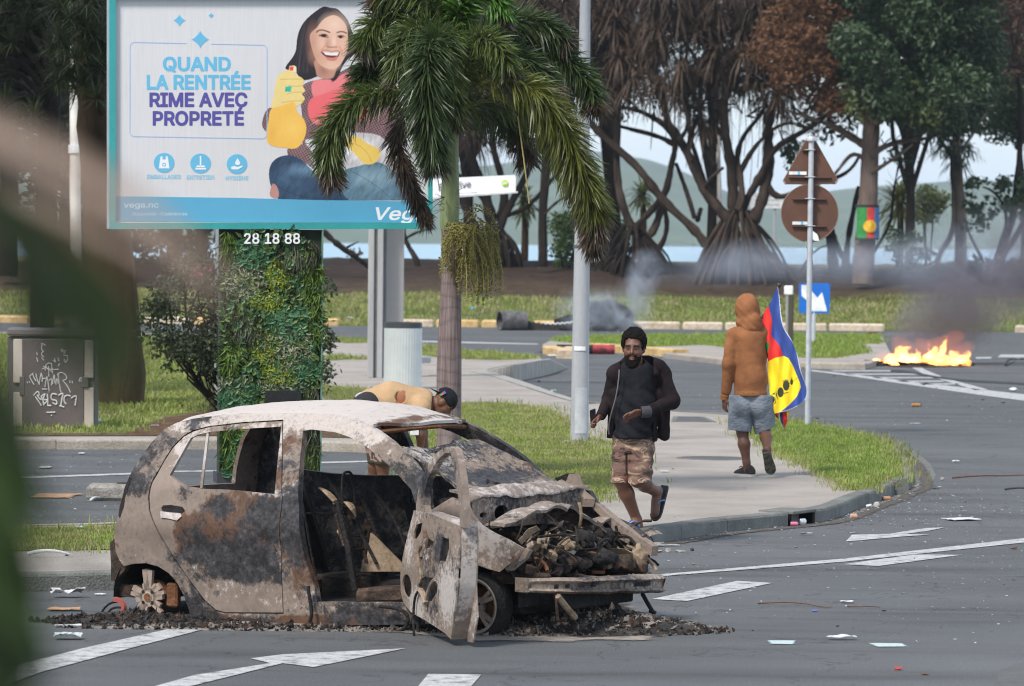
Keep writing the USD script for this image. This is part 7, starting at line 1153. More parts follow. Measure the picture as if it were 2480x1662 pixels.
 # --- wheels
def wheel(hub,R,wd,steer,mt,nm='wheel',spokes=5,broken=False,tyre=True):
 w=thing(nm,None,None,W(hub)[0],parent=car);c,s=math.cos(steer),math.sin(steer)
 T=np.array([[c,s,0],[0,0,1],[-s,c,0]])
 def put(n_,m_,mat_,sm=False):v,f=m_;L=np.stack([v[:,0]*c-v[:,2]*s,v[:,2]*c+v[:,0]*s,v[:,1]],1)+np.array(hub);cobj(n_,L,f[:,::-1],mat_,w,sm)
 if not broken:
  put('rim',lathe([(R,0.02),(R-0.006,0.028),(R-0.02,0.02),(R-0.026,-0.02),(R-0.03,-wd+0.02),(R-0.005,-wd),(R,-wd+0.004),(R,-wd+0.02),(R-0.018,-wd*0.5),(R-0.012,0.0),(R,0.02)],48),mt,40)
  for k in range(spokes):
   for dd in(-0.085,0.085):
    a=0.55+k*2*math.pi/spokes;d=np.array([math.cos(a+dd),math.sin(a+dd)]);e=np.array([math.cos(a+dd*1.6),math.sin(a+dd*1.6)]);P0,P1=d*R*0.26,e*(R-0.02);nrm=np.array([-d[1],d[0]]);pts=[(*(p+nrm*o),zz)for p,ww,z_ in((P0,0.012,0.0),((P0+P1)/2,0.010,0.006),(P1,0.013,0.012))for o in(-ww,ww)for zz in(z_,z_-0.022)];q=m3.Manifold.hull_points(np.array(pts)).to_mesh();put('spoke',(np.array(q.vert_properties[:,:3],float),np.array(q.tri_verts)),mt)
  put('hub',lathe([(0,0.006),(0.022,0.006),(0.026,-0.002),(0.058,0.0),(0.064,-0.01),(0.06,-0.05),(0,-0.05)],30),mt,40);put('centre_bore',lathe([(0,0.0085),(0.021,0.0085)],20),char)
  for k in range(4):a=0.4+k*math.pi/2;put('bolt_hole',tuple((lambda l:(l[0]+np.array([0.043*math.cos(a),0.043*math.sin(a),0]),l[1]))(lathe([(0,0.004),(0.009,0.004)],12))),char)
  put('brake_disc',lathe([(0.0,-0.075),(0.115,-0.075),(0.118,-0.08),(0.118,-0.09)],36),rusty)
  if tyre:
   t=lathe([(R+0.002,-wd),(R+0.03,-wd*0.9),(R+0.034,-0.03),(R+0.012,0.01),(R+0.001,0.014)],56);v=t[0];v[:,:2]*=(1+0.09*vnoise(v,9,5))[:,None];put('tyre_ash',(v,t[1]),char)
 else:
  put('hub',lathe([(0,0.012),(0.03,0.012),(0.034,0.006),(0.064,0.006),(0.07,-0.01),(0.066,-0.06),(0,-0.06)],30),mt,40);put('centre_bore',lathe([(0,0.0145),(0.026,0.0145)],20),rusty)
  for k in range(4):a=0.8+k*math.pi/2;put('bolt_hole',tuple((lambda l:(l[0]+np.array([0.05*math.cos(a),0.05*math.sin(a),0]),l[1]))(lathe([(0,0.0095),(0.012,0.0095)],12))),char)
  for a,ln in((1.50,0.155),(1.72,0.165),(1.95,0.10),(0.95,0.12),(0.72,0.13),(0.3,0.115),(0.05,0.11),(-0.5,0.12),(-0.75,0.13),(-1.9,0.15),(-2.1,0.16),(-2.35,0.14),(2.7,0.12),(3.0,0.125),(3.3,0.11)):
   d=np.array([math.cos(a),math.sin(a)]);nrm=np.array([-d[1],d[0]]);pts=[(*(d*l+nrm*o),zz)for l,ww in((0.045,0.021),(ln*(1.02+0.16*math.sin(a*5)),0.017-0.006*math.sin(a*7)))for o in(-ww,ww)for zz in(0.006,-0.02)];q=m3.Manifold.hull_points(np.array(pts)).to_mesh();put('spoke_stub',(np.array(q.vert_properties[:,:3],float),np.array(q.tri_verts)),mt)
  v,f=box((0.17,0.02,-0.05),(0.09,0.16,0.06),bev=0.012);put('caliper',(v,f),rusty);put('brake_disc',lathe([(0.0,-0.08),(0.11,-0.08),(0.112,-0.1)],30),rusty)
wheel((0,-0.0,0.185),0.180,0.15,0.0,alloy);wheel((hr[0],-0.01,max(0.085,hr[2])+0.03),0.17,0.14,0.0,plain('alloy_pale',(0.27,0.205,0.16),0.65,0.25,20),broken=True)
wheel((0.0,-WIDE+0.14,0.185),0.185,0.16,0.0,char,tyre=True);cbox_('far_rear_drum',(hr[0],-WIDE+0.12,0.12),(0.22,0.1,0.22),char,bev=0.05);cbox_('rear_axle',(hr[0],-WIDE/2,0.15),(0.07,WIDE-0.25,0.06),char)
# --- the wrenched-open front door, standing on its lower edge
PHI=math.radians(139);hx0=-0.50;dd=np.array([-math.cos(PHI),math.sin(PHI),0]);dn_=np.array([math.sin(PHI),math.cos(PHI),0]);H0=np.array([hx0,0.03,0])
def dsurf(px):L=hit(px,H0,dn_)-H0;return np.stack([L@dd,L[:,2]],1)
def dput(uv,off):uv=np.asarray(uv);return H0+uv[:,:1]*dd+uv[:,1:2]*np.array([0,0,1.0])+np.asarray(off).reshape(-1,1)*dn_
dsgn=1.0 if(dn_[0]*CF_+dn_[1]*CR_)[0]>0 else-1.0
fd=thing('front_door',None,None,W(H0)[0],parent=car)
dpan=Polygon(dsurf(Z8((402,722),(470,735),(560,765),(640,800),(696,826),(700,900),(698,1050),(690,1200),(672,1330),(650,1440),(636,1540),(600,1500),(480,1422),(382,1362),(342,1312),(328,1230),(335,1120),(360,950),(384,800)))).buffer(0)
holes=[Polygon(dsurf(Z8(*p))).buffer(0)for p in([(412,860),(425,812),(458,800),(452,860),(430,905),(412,900)],[(588,890),(634,905),(640,960),(622,1050),(580,1040)],[(372+28*math.cos(t),1200+74*math.sin(t))for t in np.linspace(0,6.28,20)[:-1]],[(465,1160),(490,1140),(540,1150),(572,1190),(565,1240),(520,1300),(480,1290),(462,1230)],[(456,1020),(470,1015),(474,1040),(460,1048)],[(505,900),(540,920),(532,980),(500,960)])]
P,f=tri2d(dpan.difference(unary_union(holes)),0.025,0.15,9);of=0.012*vnoise(np.column_stack([P,P[:,0]]),7,580)+0.025*np.exp(-((P[:,1]-P[:,1].mean())/0.25)**2)*-dsgn;V,F=shell(dput(P,of),f,dn_*dsgn*0.012);bz=lambda px,r,d:(dput(dsurf(Z8(px)),[0])[0],r,d)
DB=[bz((500,1000),0.12,(0.0,0.35,0.2)),bz((580,950),0.1,(0.3,0,0.1)),bz((620,1250),0.2,(-0.2,-0.1,0.4)),bz((420,1330),0.15,(-0.1,-0.1,0.3)),bz((380,1000),0.12,(0,0.1,0.3))]
cobj('inner_panel',V,F,metal_fine,fd,smooth=40,b=burn(V,0.40,0.26,0.40,581,DB))
TH=0.10*dsgn;P,f=tri2d(dpan.union(Polygon(dsurf(Z8((640,1450),(690,1200),(700,1400),(672,1562),(640,1555))))).buffer(0),0.04);V,F=shell(dput(P,np.full(len(P),TH)),f,dn_*dsgn*0.01);cobj('outer_skin',V,F,metal,fd,b=burn(V,0.2,0.2,0.5,582))
bd=np.array(dpan.segmentize(0.03).exterior.coords)[:-1];m=len(bd);V=np.vstack([dput(bd,np.zeros(m)),dput(bd,np.full(m,TH*0.55)),dput(bd,np.full(m,TH))]);V[m:2*m]+=0.008*vnoise(V[m:2*m],8,583)[:,None];i=np.arange(m);j=(i+1)%m;F=np.vstack([np.stack([i+o,j+o,j+o+m],1)for o in(0,m)]+[np.stack([i+o,j+o+m,i+o+m],1)for o in(0,m)]);cobj('edge_band',V,F,metal,fd,smooth=40,b=burn(V,0.22,0.2,0.45,584))
fro=Polygon(dsurf(Z8((412,724),(414,680),(424,600),(448,520),(488,430),(530,368),(580,330),(630,318),(660,335),(680,420),(700,560),(712,700),(716,835),(690,822),(684,690),(670,560),(650,430),(632,360),(600,358),(560,390),(525,440),(484,525),(464,605),(460,690),(470,735)))).buffer(0)
P,f=tri2d(fro,0.02);V,F=shell(dput(P,np.zeros(len(P))),f,dn_*dsgn*0.045);cobj('window_frame',V,F,metal,fd,smooth=40,b=burn(V,0.34,0.25,0.38,585,[bz((470,560),0.15,(0.4,0,-0.2))]))
cobj('latch',*tube(dput(dsurf(Z8((622,1110),(640,1125))),[0.05*dsgn,0.05*dsgn]),0.028,8),char_brown,fd)
for k,pts in enumerate((((455,1200),(470,1110),(455,1020),(470,940)),((480,1240),(430,1300),(425,1440),(430,1530)),((470,1230),(500,1290),(505,1310)),((560,1160),(510,1260),(500,1320)))):
 cobj('door_cable',*tube(smoothline(dput(dsurf(Z8(*pts)),np.full(len(pts),-0.03*dsgn)),12),(0.008,0.009,0.02,0.012)[k],6),(tan_m,char,tan_m,alloy)[k],fd)
cobj('hinge_strap',*tube(smoothline([(-0.52,0.0,0.62),(-0.49,0.03,0.62),tuple(dput([(0.05,0.6)],[0.03])[0])],6,2),0.018,6),char,fd)
# loose hoses along the sill
for pts in(((1430,1200),(1445,1320),(1440,1420),(1400,1462),(1330,1475)),((1880,1330),(1990,1345),(2060,1400),(2050,1450),(1980,1490),(1900,1500)),((2119,1360),(2130,1420),(2124,1470),(2128,1500))):
 cobj('loose_hose',*tube(smoothline(hit(Z7(*pts),(0,0.075,0),(0,1,0)),20),0.012,6),char,smooth=True)
 # --- ash and debris on the asphalt
ash_g=ramped('ash_spill',[(0.3,(0.12,0.105,0.095)),(0.5,(0.22,0.19,0.165)),(0.68,(0.30,0.26,0.225)),(0.8,(0.38,0.33,0.285))],scale=8,detail=9,rough=0.95,bump=0.8,bscale=50,fine=0.5,finescale=40)
ash_d=ramped('ash_dark',[(0.3,(0.012,0.011,0.011)),(0.55,(0.04,0.036,0.033)),(0.75,(0.12,0.105,0.095))],scale=9,detail=8,rough=0.95,bump=0.8,bscale=50,fine=0.5,finescale=40)
SOOT=[(0.3,(0.012,0.011,0.011)),(0.55,(0.04,0.036,0.033)),(0.75,(0.12,0.105,0.095))]
rag=lambda g,s:Polygon([(x+0.03*math.sin(2.1*i+s)+0.02*math.sin(5.3*i),y+0.05*math.sin(1.3*i+s)+0.03*math.sin(4.1*i))for i,(x,y)in enumerate(g.segmentize(0.12).exterior.coords[:-1])]).buffer(0)
spill('ash_spill',rag(Polygon(gp(Z7((60,1440),(700,1470),(1500,1480),(2100,1520))+Z8((700,1560),(1300,1568),(2000,1555),(2080,1520),(1900,1330),(900,1250))+Z7((1400,1300),(500,1320),(120,1380)))),1),0.0062,'ash_spill_broken',[(0.3,(0.12,0.105,0.095)),(0.5,(0.22,0.19,0.165)),(0.68,(0.30,0.26,0.225)),(0.8,(0.38,0.33,0.285))],'pale ash spilled on the asphalt all round the burnt car','ash',soft=0.3)
spill('soot_stain',rag(Polygon(gp(Z7((30,1420),(300,1470),(690,1455),(900,1445),(2000,1455))+Z8((800,1500),(1500,1545),(2040,1530),(2060,1450),(1800,1300),(900,1240))+Z7((1300,1280),(400,1300),(120,1380)))),2),0.0074,'soot_broken',SOOT,'black soot stain under the burnt car','ash',soft=0.3)
def heap(c_px,conv,size,hgt,seed,n):
 g0=G(*conv(c_px)[0]);r=np.random.default_rng(seed);N=48;xs_,ys_=np.meshgrid(np.linspace(-1,1,N),np.linspace(-1,1,N),indexing='ij');Rr=np.hypot(xs_,ys_);px_,py_=xs_*size[0],ys_*size[1];P=(px_.ravel()[:,None]*CF_*0+np.stack([px_.ravel(),py_.ravel(),0*px_.ravel()],1));prof=np.clip(1-Rr.ravel()**1.5,0,1);z=hgt*prof*(0.5+1.3*(vnoise(P,4,seed,4)+0.35))+0.05*prof*vnoise(P,16,seed+1,3);v=P+[g0[0],g0[1],0];v[:,2]=0.006+np.maximum(z,0)-0.02*(prof<0.02)
 ii=np.arange(N-1)[:,None]*N+np.arange(N-1)[None];q=np.stack([ii,ii+N,ii+N+1,ii+1],-1).reshape(-1,4);q=q[(prof[q]>0.03).any(1)];parts=[]
 for k in range(n):
  a,d=r.uniform(0,6.28),r.uniform(0,1.12);x,y=math.cos(a)*d*size[0],math.sin(a)*d*size[1];zz=max(0,hgt*(1-d**1.5))*0.9;s=r.uniform(0.004,0.019)*(1.3-0.6*d);m=m3.Manifold.hull_points(r.normal(0,1,(9,3))*s*r.uniform(0.4,1.2,3)).to_mesh();parts.append((np.array(m.vert_properties[:,:3],float)+[g0[0]+x,g0[1]+y,zz+0.01],np.array(m.tri_verts)))
 return(v,np.vstack([q[:,[0,1,2]],q[:,[0,2,3]]])),parts,g0
for px,conv,sz,hg,sd,n,lb in(((1500,1480),Z8,(0.85,0.42),0.12,601,2600,'heap of ash and burnt fragments under the front of the car'),((1000,1500),Z8,(0.5,0.28),0.035,603,700,'low scatter of ash beside the front wheel of the car'),((330,1430),Z7,(0.62,0.30),0.03,605,1300,'black ash and cinders round the broken rear wheel of the car'),((1200,1478),Z7,(1.3,0.1),0.008,607,800,'thin line of grey ash along the sill of the car')):
 base_,parts,g0=heap(px,conv,sz,hg,sd,n);h_=thing('ash_heap',lb,'ash',(g0[0],g0[1],0),kind='stuff');obj('ash',base_,ash_d if sd in(601,605)else ash_g,h_,smooth=60,kind='stuff');k3=len(parts)//3
 obj('cinders',cat_(parts[:k3]),char,h_,kind='stuff');obj('fragments',cat_(parts[k3:2*k3]),char_brown,h_,kind='stuff');obj('pale_flakes',cat_(parts[2*k3:]),ash_g if sd!=605 else ash_d,h_,kind='stuff')
for k,pts in enumerate((((120,1430),(150,1330),(240,1310),(260,1370)),((140,1440),(180,1350),(250,1340)),((200,1290),(240,1300),(262,1330),(250,1360)))):
 P=hit(Z7(*pts),(0,0.02,0),(0,1,0));cobj('loose_wire',*tube(smoothline(P,16),0.008 if k<2 else 0.02,5),char if k<2 else plain('hose_red',(0.25,0.06,0.05),0.6))
 # ======================== PEOPLE
PA=zoomer(1400,770,5.407);PB=zoomer(1400,1020,5.6);PC=zoomer(1720,680,5.6);PD=zoomer(1720,920,6.03);PE=zoomer(840,900,5.227)
def body_fn(prims,k=0.03):
 """Smooth union of tapered limbs ('c', a, b, ra, rb) and ellipsoids ('e', centre, radii, R); every shape is only measured near itself."""
 def fn(p):
  d=np.full(len(p),0.5)
  for q in prims:
   if q[0]=='c':a,b,ra,rb=q[1:5];lo,hi=np.minimum(a,b)-max(ra,rb)-0.1,np.maximum(a,b)+max(ra,rb)+0.1
   else:c,r=np.array(q[1]),np.array(q[2]);lo,hi=c-r.max()-0.1,c+r.max()+0.1
   m=((p>lo)&(p<hi)).all(1)
   if not m.any():continue
   e=cone_sdf(p[m],*q[1:5])if q[0]=='c' else ell_sdf(p[m],q[1],q[2],q[3]if len(q)>3 else None)
   kk=q[5]if q[0]=='c' and len(q)>5 else k
   d[m]=smin(d[m],e,kk)
  return d
 return fn
def bounds_of(prims,m=0.05):
 P=np.vstack([[q[1]-np.max(q[3]),q[2]-np.max(q[3]),q[1]+np.max(q[3]),q[2]+np.max(q[3])]if q[0]=='c' else[np.array(q[1])-np.max(q[2]),np.array(q[1])+np.max(q[2])]for q in[tuple(np.array(x)if isinstance(x,(list,tuple,np.ndarray))else x for x in q)for q in prims]]);return P.min(0)-m,P.max(0)+m
def V_(*a):return np.array(a,float)
def hand(w,d,n,s,curl,thumb=0.5,k=1.0,h=0.0036):
 """Palm, four curled fingers of unequal length and a thumb off the side; w wrist, d towards the fingers, n palm normal, s towards the thumb."""
 d,n,s=(np.array(x,float)/np.linalg.norm(x)for x in(d,n,s));pr=[]
 for o in(-0.026,-0.009,0.009,0.026):pr.append(('c',w+d*0.005+s*o*0.7*k,w+(d*0.085+s*o)*k,0.015*k,0.0125*k))
 for o,L,cu in zip((0.030,0.010,-0.010,-0.029),(0.070,0.078,0.073,0.056),curl):
  p,a=w+(d*0.088+s*o)*k,0.25*cu
  for seg,r0,r1 in((0.45,0.0098,0.0088),(0.32,0.0088,0.008),(0.25,0.008,0.0068)):
   q=p+(d*math.cos(a)+n*math.sin(a)+s*0.05*o/0.03)*L*seg*k;pr.append(('c',p,q,r0*k,r1*k,0.003));p=q;a+=cu
 p=w+(d*0.022+s*0.028)*k;q=p+(d*0.03+s*0.022+n*0.012)*k;t=q+(d*0.028+s*(0.012-0.016*thumb)+n*0.02*thumb)*k;u=t+(d*0.024-s*0.012*thumb+n*0.012*thumb)*k
 pr+=[('c',p,q,0.015*k,0.0125*k),('c',q,t,0.0115*k,0.0105*k,0.004),('c',t,u,0.0105*k,0.008*k,0.004)]
 return isosurface(body_fn(pr,0.008),*bounds_of(pr,0.02),h)
def head_parts(c,R,neck_end,hair,beard,S=1.0,h=0.0055,skin=(0.125,0.054,0.031),col_lips=(0.24,0.10,0.075)):
 """Head with face at c; rows of R are the head's right (in view), forward and up directions. Returns skin mesh and colours, hair mesh, beard mesh."""
 R=np.array(R,float);to=lambda p:(p-c)@R.T/S;neck=(neck_end-c)@R.T/S
 pr=[('e',V_(0,-0.012,0.035),V_(0.076,0.096,0.098)),('e',V_(0,0.028,-0.045),V_(0.060,0.064,0.088)),('e',V_(-0.036,0.052,-0.022),V_(0.032,0.032,0.03)),('e',V_(0.036,0.052,-0.022),V_(0.032,0.032,0.03)),('c',V_(-0.04,0.076,0.033),V_(0.04,0.076,0.033),0.015,0.015),('e',V_(0,0.068,-0.098),V_(0.03,0.026,0.022)),('e',V_(-0.078,-0.008,0),V_(0.013,0.022,0.033)),('e',V_(0.078,-0.008,0),V_(0.013,0.022,0.033)),('c',V_(0,-0.02,-0.05),neck,0.056,0.060)]
 fine=[('c',V_(0,0.088,0.022),V_(0,0.106,-0.02),0.010,0.0165),('e',V_(-0.017,0.092,-0.026),V_(0.013,0.014,0.010)),('e',V_(0.017,0.092,-0.026),V_(0.013,0.014,0.010)),('c',V_(-0.019,0.086,-0.056),V_(0.019,0.086,-0.056),0.0095,0.0095),('c',V_(-0.016,0.084,-0.069),V_(0.016,0.084,-0.069),0.0095,0.0095)]
 f0,f1=body_fn(pr,0.028),body_fn(fine,0.006)
 def skull(q):
  d=smin(f0(q),f1(q),0.010)
  for sx in(-1,1):
   d=smax(d,-(np.linalg.norm(q-V_(sx*0.032,0.104,0.010),axis=1)-0.017),0.012);d=smin(d,np.linalg.norm((q-V_(sx*0.031,0.0755,0.009))/V_(1.15,1,0.8),axis=1)-0.0135,0.003)
  return d
 lo,hi=np.minimum(V_(-0.11,-0.13,-0.15),neck-0.07),np.maximum(V_(0.11,0.14,0.15),neck+0.07);v,f=isosurface(skull,lo,hi,h)
 rn=vnoise(v,40,3)[:,None];C=np.tile(np.array(skin),(len(v),1))*(1+0.25*rn);x,y,z=v.T;front=y>0.055
 C[front&(np.abs(z-0.034)<0.007)&(np.abs(np.abs(x)-0.034)<0.023)]=(0.012,0.010,0.010)
 lip=front&(np.abs(x)<0.026*np.sqrt(np.clip(1-((z+0.0625)/0.016)**2,0,1)))&(y>0.078);C[lip]=col_lips;C[lip&(np.abs(z+0.0625)<0.0022)]=(0.03,0.014,0.012)
 for sx in(-1,1):
  e=np.linalg.norm((v-V_(sx*0.031,0.0755,0.009))/V_(1.15,1,0.8),axis=1)<0.0150;eye=e&(np.abs(z-0.007)<0.0045)&front;C[e&front]=np.array(skin)*0.55;C[eye]=(0.13,0.11,0.10);C[eye&(np.abs(x-sx*0.030)<0.0062)]=(0.010,0.007,0.006)
 C[front&(z<-0.012)&(z>-0.03)&(np.abs(np.abs(x)-0.010)<0.004)&(y>0.088)]*=0.4
 back=lambda v:c+S*v@R;out=[(back(v),f,C)]
 if hair:
  fn=lambda q:smax(ell_sdf(q,V_(0,-0.022,0.056),V_(0.101,0.106,0.112))+0.014*vnoise(q,30,5,2)+0.020*vnoise(q,85,6,2),-smax(smax(-(q[:,1]-0.028-0.25*np.clip(q[:,2]-0.04,0,1)),q[:,2]-0.092+3.5*q[:,0]**2,0.02),np.abs(q[:,0])-0.066,0.01),0.012);fn2=lambda q:smax(fn(q),-0.052-q[:,2]+0.4*np.clip(q[:,1],0,1),0.02)
  v,f=isosurface(fn2,V_(-0.13,-0.15,-0.1),V_(0.13,0.13,0.19),0.0055);out.append((back(v),f))
 else:out.append(None)
 if beard:
  jaw=body_fn([('e',V_(0,0.028,-0.048),V_(0.068,0.072,0.096)),('e',V_(0,0.068,-0.112),V_(0.036,0.030,0.036))],0.03)
  def bf(q):
   d=jaw(q)+0.012*vnoise(q,60,9,2);d=smax(d,q[:,2]+0.036+0.55*np.clip(np.abs(q[:,0])-0.03,-0.03,0.05)*-1.0,0.008);d=smax(d,-(np.linalg.norm((q-V_(0,0.11,-0.063))/V_(1.9,2.0,0.9),axis=1)-0.0145),0.005);d=smax(d,-(np.linalg.norm((q-V_(0,0.115,-0.022))/V_(1.5,2.0,1.0),axis=1)-0.018),0.005);return smax(d,-(q[:,1]-0.004),0.02)
  v,f=isosurface(bf,V_(-0.1,-0.02,-0.17),V_(0.1,0.13,0.0),0.005);out.append((back(v),f))
 else:out.append(None)
 return out
def headframe(yaw,pitch,roll=0.0,back=False):
 """Right, forward and up rows for a head looking at the camera (or away), turned by yaw, nodding by pitch."""
 f=V_(math.sin(yaw),-math.cos(yaw),0)*(-1 if back else 1);u=V_(0,0,1);r=np.cross(f,u);f2=f*math.cos(pitch)-u*math.sin(pitch);u2=u*math.cos(pitch)+f*math.sin(pitch);return np.array([r*math.cos(roll)+u2*math.sin(roll),f2,u2*math.cos(roll)-r*math.sin(roll)])
skin_m=vcol('skin',0.5,0.15,90,0.35);hair_m=ramped('hair_black',[(0.3,(0.006,0.005,0.005)),(0.7,(0.018,0.015,0.014))],scale=60,rough=0.9,bump=0.9,bscale=160,spec=0.1)
def cloth(name,c,var=0.25,scale=9,rough=0.85,bump=0.35,bscale=26,sheen=0.0):return plain(name,c,rough,var,scale,bump=bump,bscale=bscale,spec=0.06,sheen=sheen)
def colored(parts,skin):
 vs,fs,cs,n=[],[],[],0
 for p in parts:
  v,f=p[0],p[1];c=p[2]if len(p)>2 else np.tile(np.array(skin),(len(v),1))*(1+0.3*vnoise(v,18,4)[:,None]);vs.append(v);fs.append(f+n);cs.append(c);n+=len(v)
 return(np.vstack(vs),np.vstack(fs)),np.vstack(cs)
SKIN=(0.125,0.055,0.033)
def puffy(fn,amp,sc,seed):return lambda p:fn(p)+amp*vnoise(p,sc,seed,3)
# ---- the man in the open jacket, striding towards the camera
F1=G(*PB((760,1462))[0],0.12);Y1=F1[1]
p1=thing('person','bearded man in open dark jacket and camouflage shorts striding forward with a phone','person',(F1[0],Y1,0.12))
a1=lambda x,y,d=0.0:at(*PA((x,y))[0],Y1+d);b1=lambda x,y,d=0.0:at(*PB((x,y))[0],Y1+d)
neck1,ch1,be1,pe1=a1(770,610,0.03),a1(765,800,0.03),a1(750,1180,-0.02),b1(740,240,0.0)
shR,shL=a1(500,740,0.02),a1(1095,750,0.06);elR,elL=a1(400,1075,0.08),a1(1235,1090,-0.02);wrR,wrL=a1(300,1285,-0.10),a1(850,1235,-0.27)
hiR,hiL=b1(600,330,0),b1(880,330,0.02);knR,knL=b1(585,800,-0.10),b1(810,800,-0.13);anR,anL=b1(795,1335,0.04),b1(1062,965,0.24)
legs1=[('c',hiR,knR,0.085,0.060),('c',knR,(knR*0.65+anR*0.35),0.058,0.060),('c',knR*0.65+anR*0.35,anR,0.060,0.040),('c',hiL,knL,0.085,0.060),('c',knL,knL*0.6+anL*0.4,0.056,0.057),('c',knL*0.6+anL*0.4,anL,0.057,0.040),('c',anR,b1(800,1405,0.04),0.038,0.034),('c',b1(830,1425,0.06),b1(650,1430,-0.13),0.034,0.026),('c',b1(770,1390,0.0),b1(650,1425,-0.1),0.034,0.026),('c',anL,b1(1090,940,0.29),0.038,0.034),('c',b1(1085,950,0.30),b1(1050,1240,0.20),0.036,0.030),('c',b1(1050,1080,0.22),b1(1035,1250,0.18),0.036,0.030)]
for o in(-0.028,-0.012,0.004,0.02):
 q=b1(645,1432,-0.13);legs1.append(('c',q+[0,0,0],q+[-0.03+0*o,-0.02+o,-0.006],0.012,0.009,0.006));q=b1(1045,1250,0.19);legs1.append(('c',q,q+[o*0.8,0.01+o,-0.035],0.012,0.009,0.006))
core1=[('c',ch1,be1,0.12,0.12),('c',be1,pe1,0.11,0.085),('c',shR,shL,0.06,0.06),('c',shR,elR,0.048,0.040),('c',elR,wrR,0.040,0.028),('c',shL,elL,0.048,0.040),('c',elL,wrL,0.040,0.028),('c',neck1,ch1,0.06,0.08)]
HR1=headframe(-0.16,0.10,0.03);hc1=a1(728,405,-0.02)
hd=head_parts(hc1,HR1,neck1-[0,0,0.02],True,True,1.06)
bm=isosurface(body_fn(legs1+core1,0.03),*bounds_of(legs1+core1),0.011)
hR=hand(wrR+(wrR-elR)/np.linalg.norm(wrR-elR)*0.01,a1(175,1390,-0.16)-wrR,V_(0.8,-0.5,-0.1),V_(0.1,-0.8,0.6),(0.75,0.8,0.85,0.9),0.9,1.0);hL=hand(wrL+V_(-0.02,0,0),V_(-1,-0.25,-0.32),V_(0.1,0.5,-0.9),V_(-0.1,-0.75,0.7),(0.35,0.55,0.7,0.8),0.6,1.0)
m_,c_=colored([hd[0],bm,hR,hL],SKIN);obj('body',m_,skin_m,p1,smooth=True,col=c_);obj('hair',hd[1],hair_m,p1,smooth=True);obj('beard',hd[2],hair_m,p1,smooth=True)
tee=[('c',ch1+[0,0.0,0.03],be1,0.150,0.158),('c',be1,b1(740,420,0),0.160,0.165),('c',shR+[0.03,0,0],shL-[0.03,0,0],0.065,0.065),('c',neck1-[0,0,0.035],ch1,0.07,0.10)]
hem1=b1(700,235)[2];nk=neck1+[-0.02,-0.06,0.02];flat1=lambda fn:(lambda p:fn(np.column_stack([p[:,0],Y1+(p[:,1]-Y1)*1.08,p[:,2]])))
tf_=puffy(flat1(body_fn(tee,0.05)),0.024,8,11);tf=lambda p:tf_(p)+0.007*np.sin((p[:,2]*0.8+p[:,0]*0.7)*60+7*vnoise(p,5,12,2))*np.clip((ch1[2]-p[:,2])/0.1,0.2,1);tf2=lambda p:smax(smax(tf(p),(hem1+0.10*(pe1[0]-p[:,0])**2-p[:,2]),0.006),-(np.linalg.norm((p-nk)/V_(1.1,1.3,0.8),axis=1)-0.07),0.01)
obj('t_shirt',isosurface(tf2,*bounds_of(tee,0.04),0.010),cloth('tee_charcoal',(0.013,0.013,0.016),0.35,5),p1,smooth=True)
jk=[('c',ch1+[0,0.03,0.02],be1+[0,0.03,0],0.168,0.172),('c',be1+[0,0.03,0],b1(760,460,0.03),0.175,0.195),('c',shR,shL,0.085,0.085),('c',a1(470,1000,0.0),b1(440,210,0.02),0.045,0.035),('c',a1(1120,1000,0.03),b1(1170,200,0.06),0.06,0.045),('c',shR,elR,0.068,0.056),('c',elR,wrR,0.056,0.042),('c',shL,elL,0.074,0.062),('c',elL,wrL+[0.02,0,0],0.062,0.046)]
collar=[('c',a1(540,640,0.05),a1(640,610,0.12),0.035,0.05),('c',a1(640,600,0.12),a1(900,580,0.14),0.05,0.06),('c',a1(920,570,0.06),a1(1060,640,0.03),0.05,0.06),('c',a1(1030,640,0.02),a1(1140,690,0.04),0.05,0.025),('c',a1(940,620,-0.03),a1(1010,720,-0.08),0.03,0.03)]
x0a,x1a=a1(555,700)[0],a1(985,700)[0];x0b,x1b=b1(470,200)[0],b1(1010,200)[0];ztop,zbt=a1(0,640)[2],b1(0,200)[2];arm_fn=body_fn([q for q in jk[5:]],0.03);jf=puffy(flat1(body_fn(jk[:5]+collar,0.04)),0.016,10,13)
def jacket(p):
 t=np.clip((ztop-p[:,2])/(ztop-zbt),0,1);l,r=x0a+(x0b-x0a)*t,x1a+(x1b-x1a)*t;opening=np.maximum(np.maximum(l-p[:,0],p[:,0]-r),p[:,1]-(Y1+0.06));d=smax(jf(p),-opening,0.008);hem=b1(0,250)[2]-0.06*(p[:,0]-pe1[0]);d=smax(d,hem-p[:,2],0.006)
 return smin(d,arm_fn(p)+0.014*vnoise(p,12,17,3),0.012)
jmesh=isosurface(lambda p:smax(jacket(p),-(np.linalg.norm(p-wrR-(wrR-elR)*0.12,axis=1)-0.03),0.004),*bounds_of(jk+collar,0.05),0.010);obj('jacket',jmesh,cloth('jacket_dark',(0.016,0.011,0.012),0.35,6,0.75),p1,smooth=True)
obj('cuff',tube(smoothline([wrL+[0.055,0.015,0.005],wrL+[0.01,0.0,0],wrL+[-0.012,-0.003,-0.002]],8,2),0.05,14),cloth('cuff_rib',(0.055,0.05,0.056),0.2,60),p1,smooth=40)
zip_=[a1(540,680,-0.14),a1(520,900,-0.17),a1(490,1060,-0.18),b1(440,-60,-0.16),b1(420,180,-0.12)];obj('zip',tube(smoothline(zip_,16),0.006,5),plain('zip_grey',(0.10,0.09,0.09),0.4),p1)
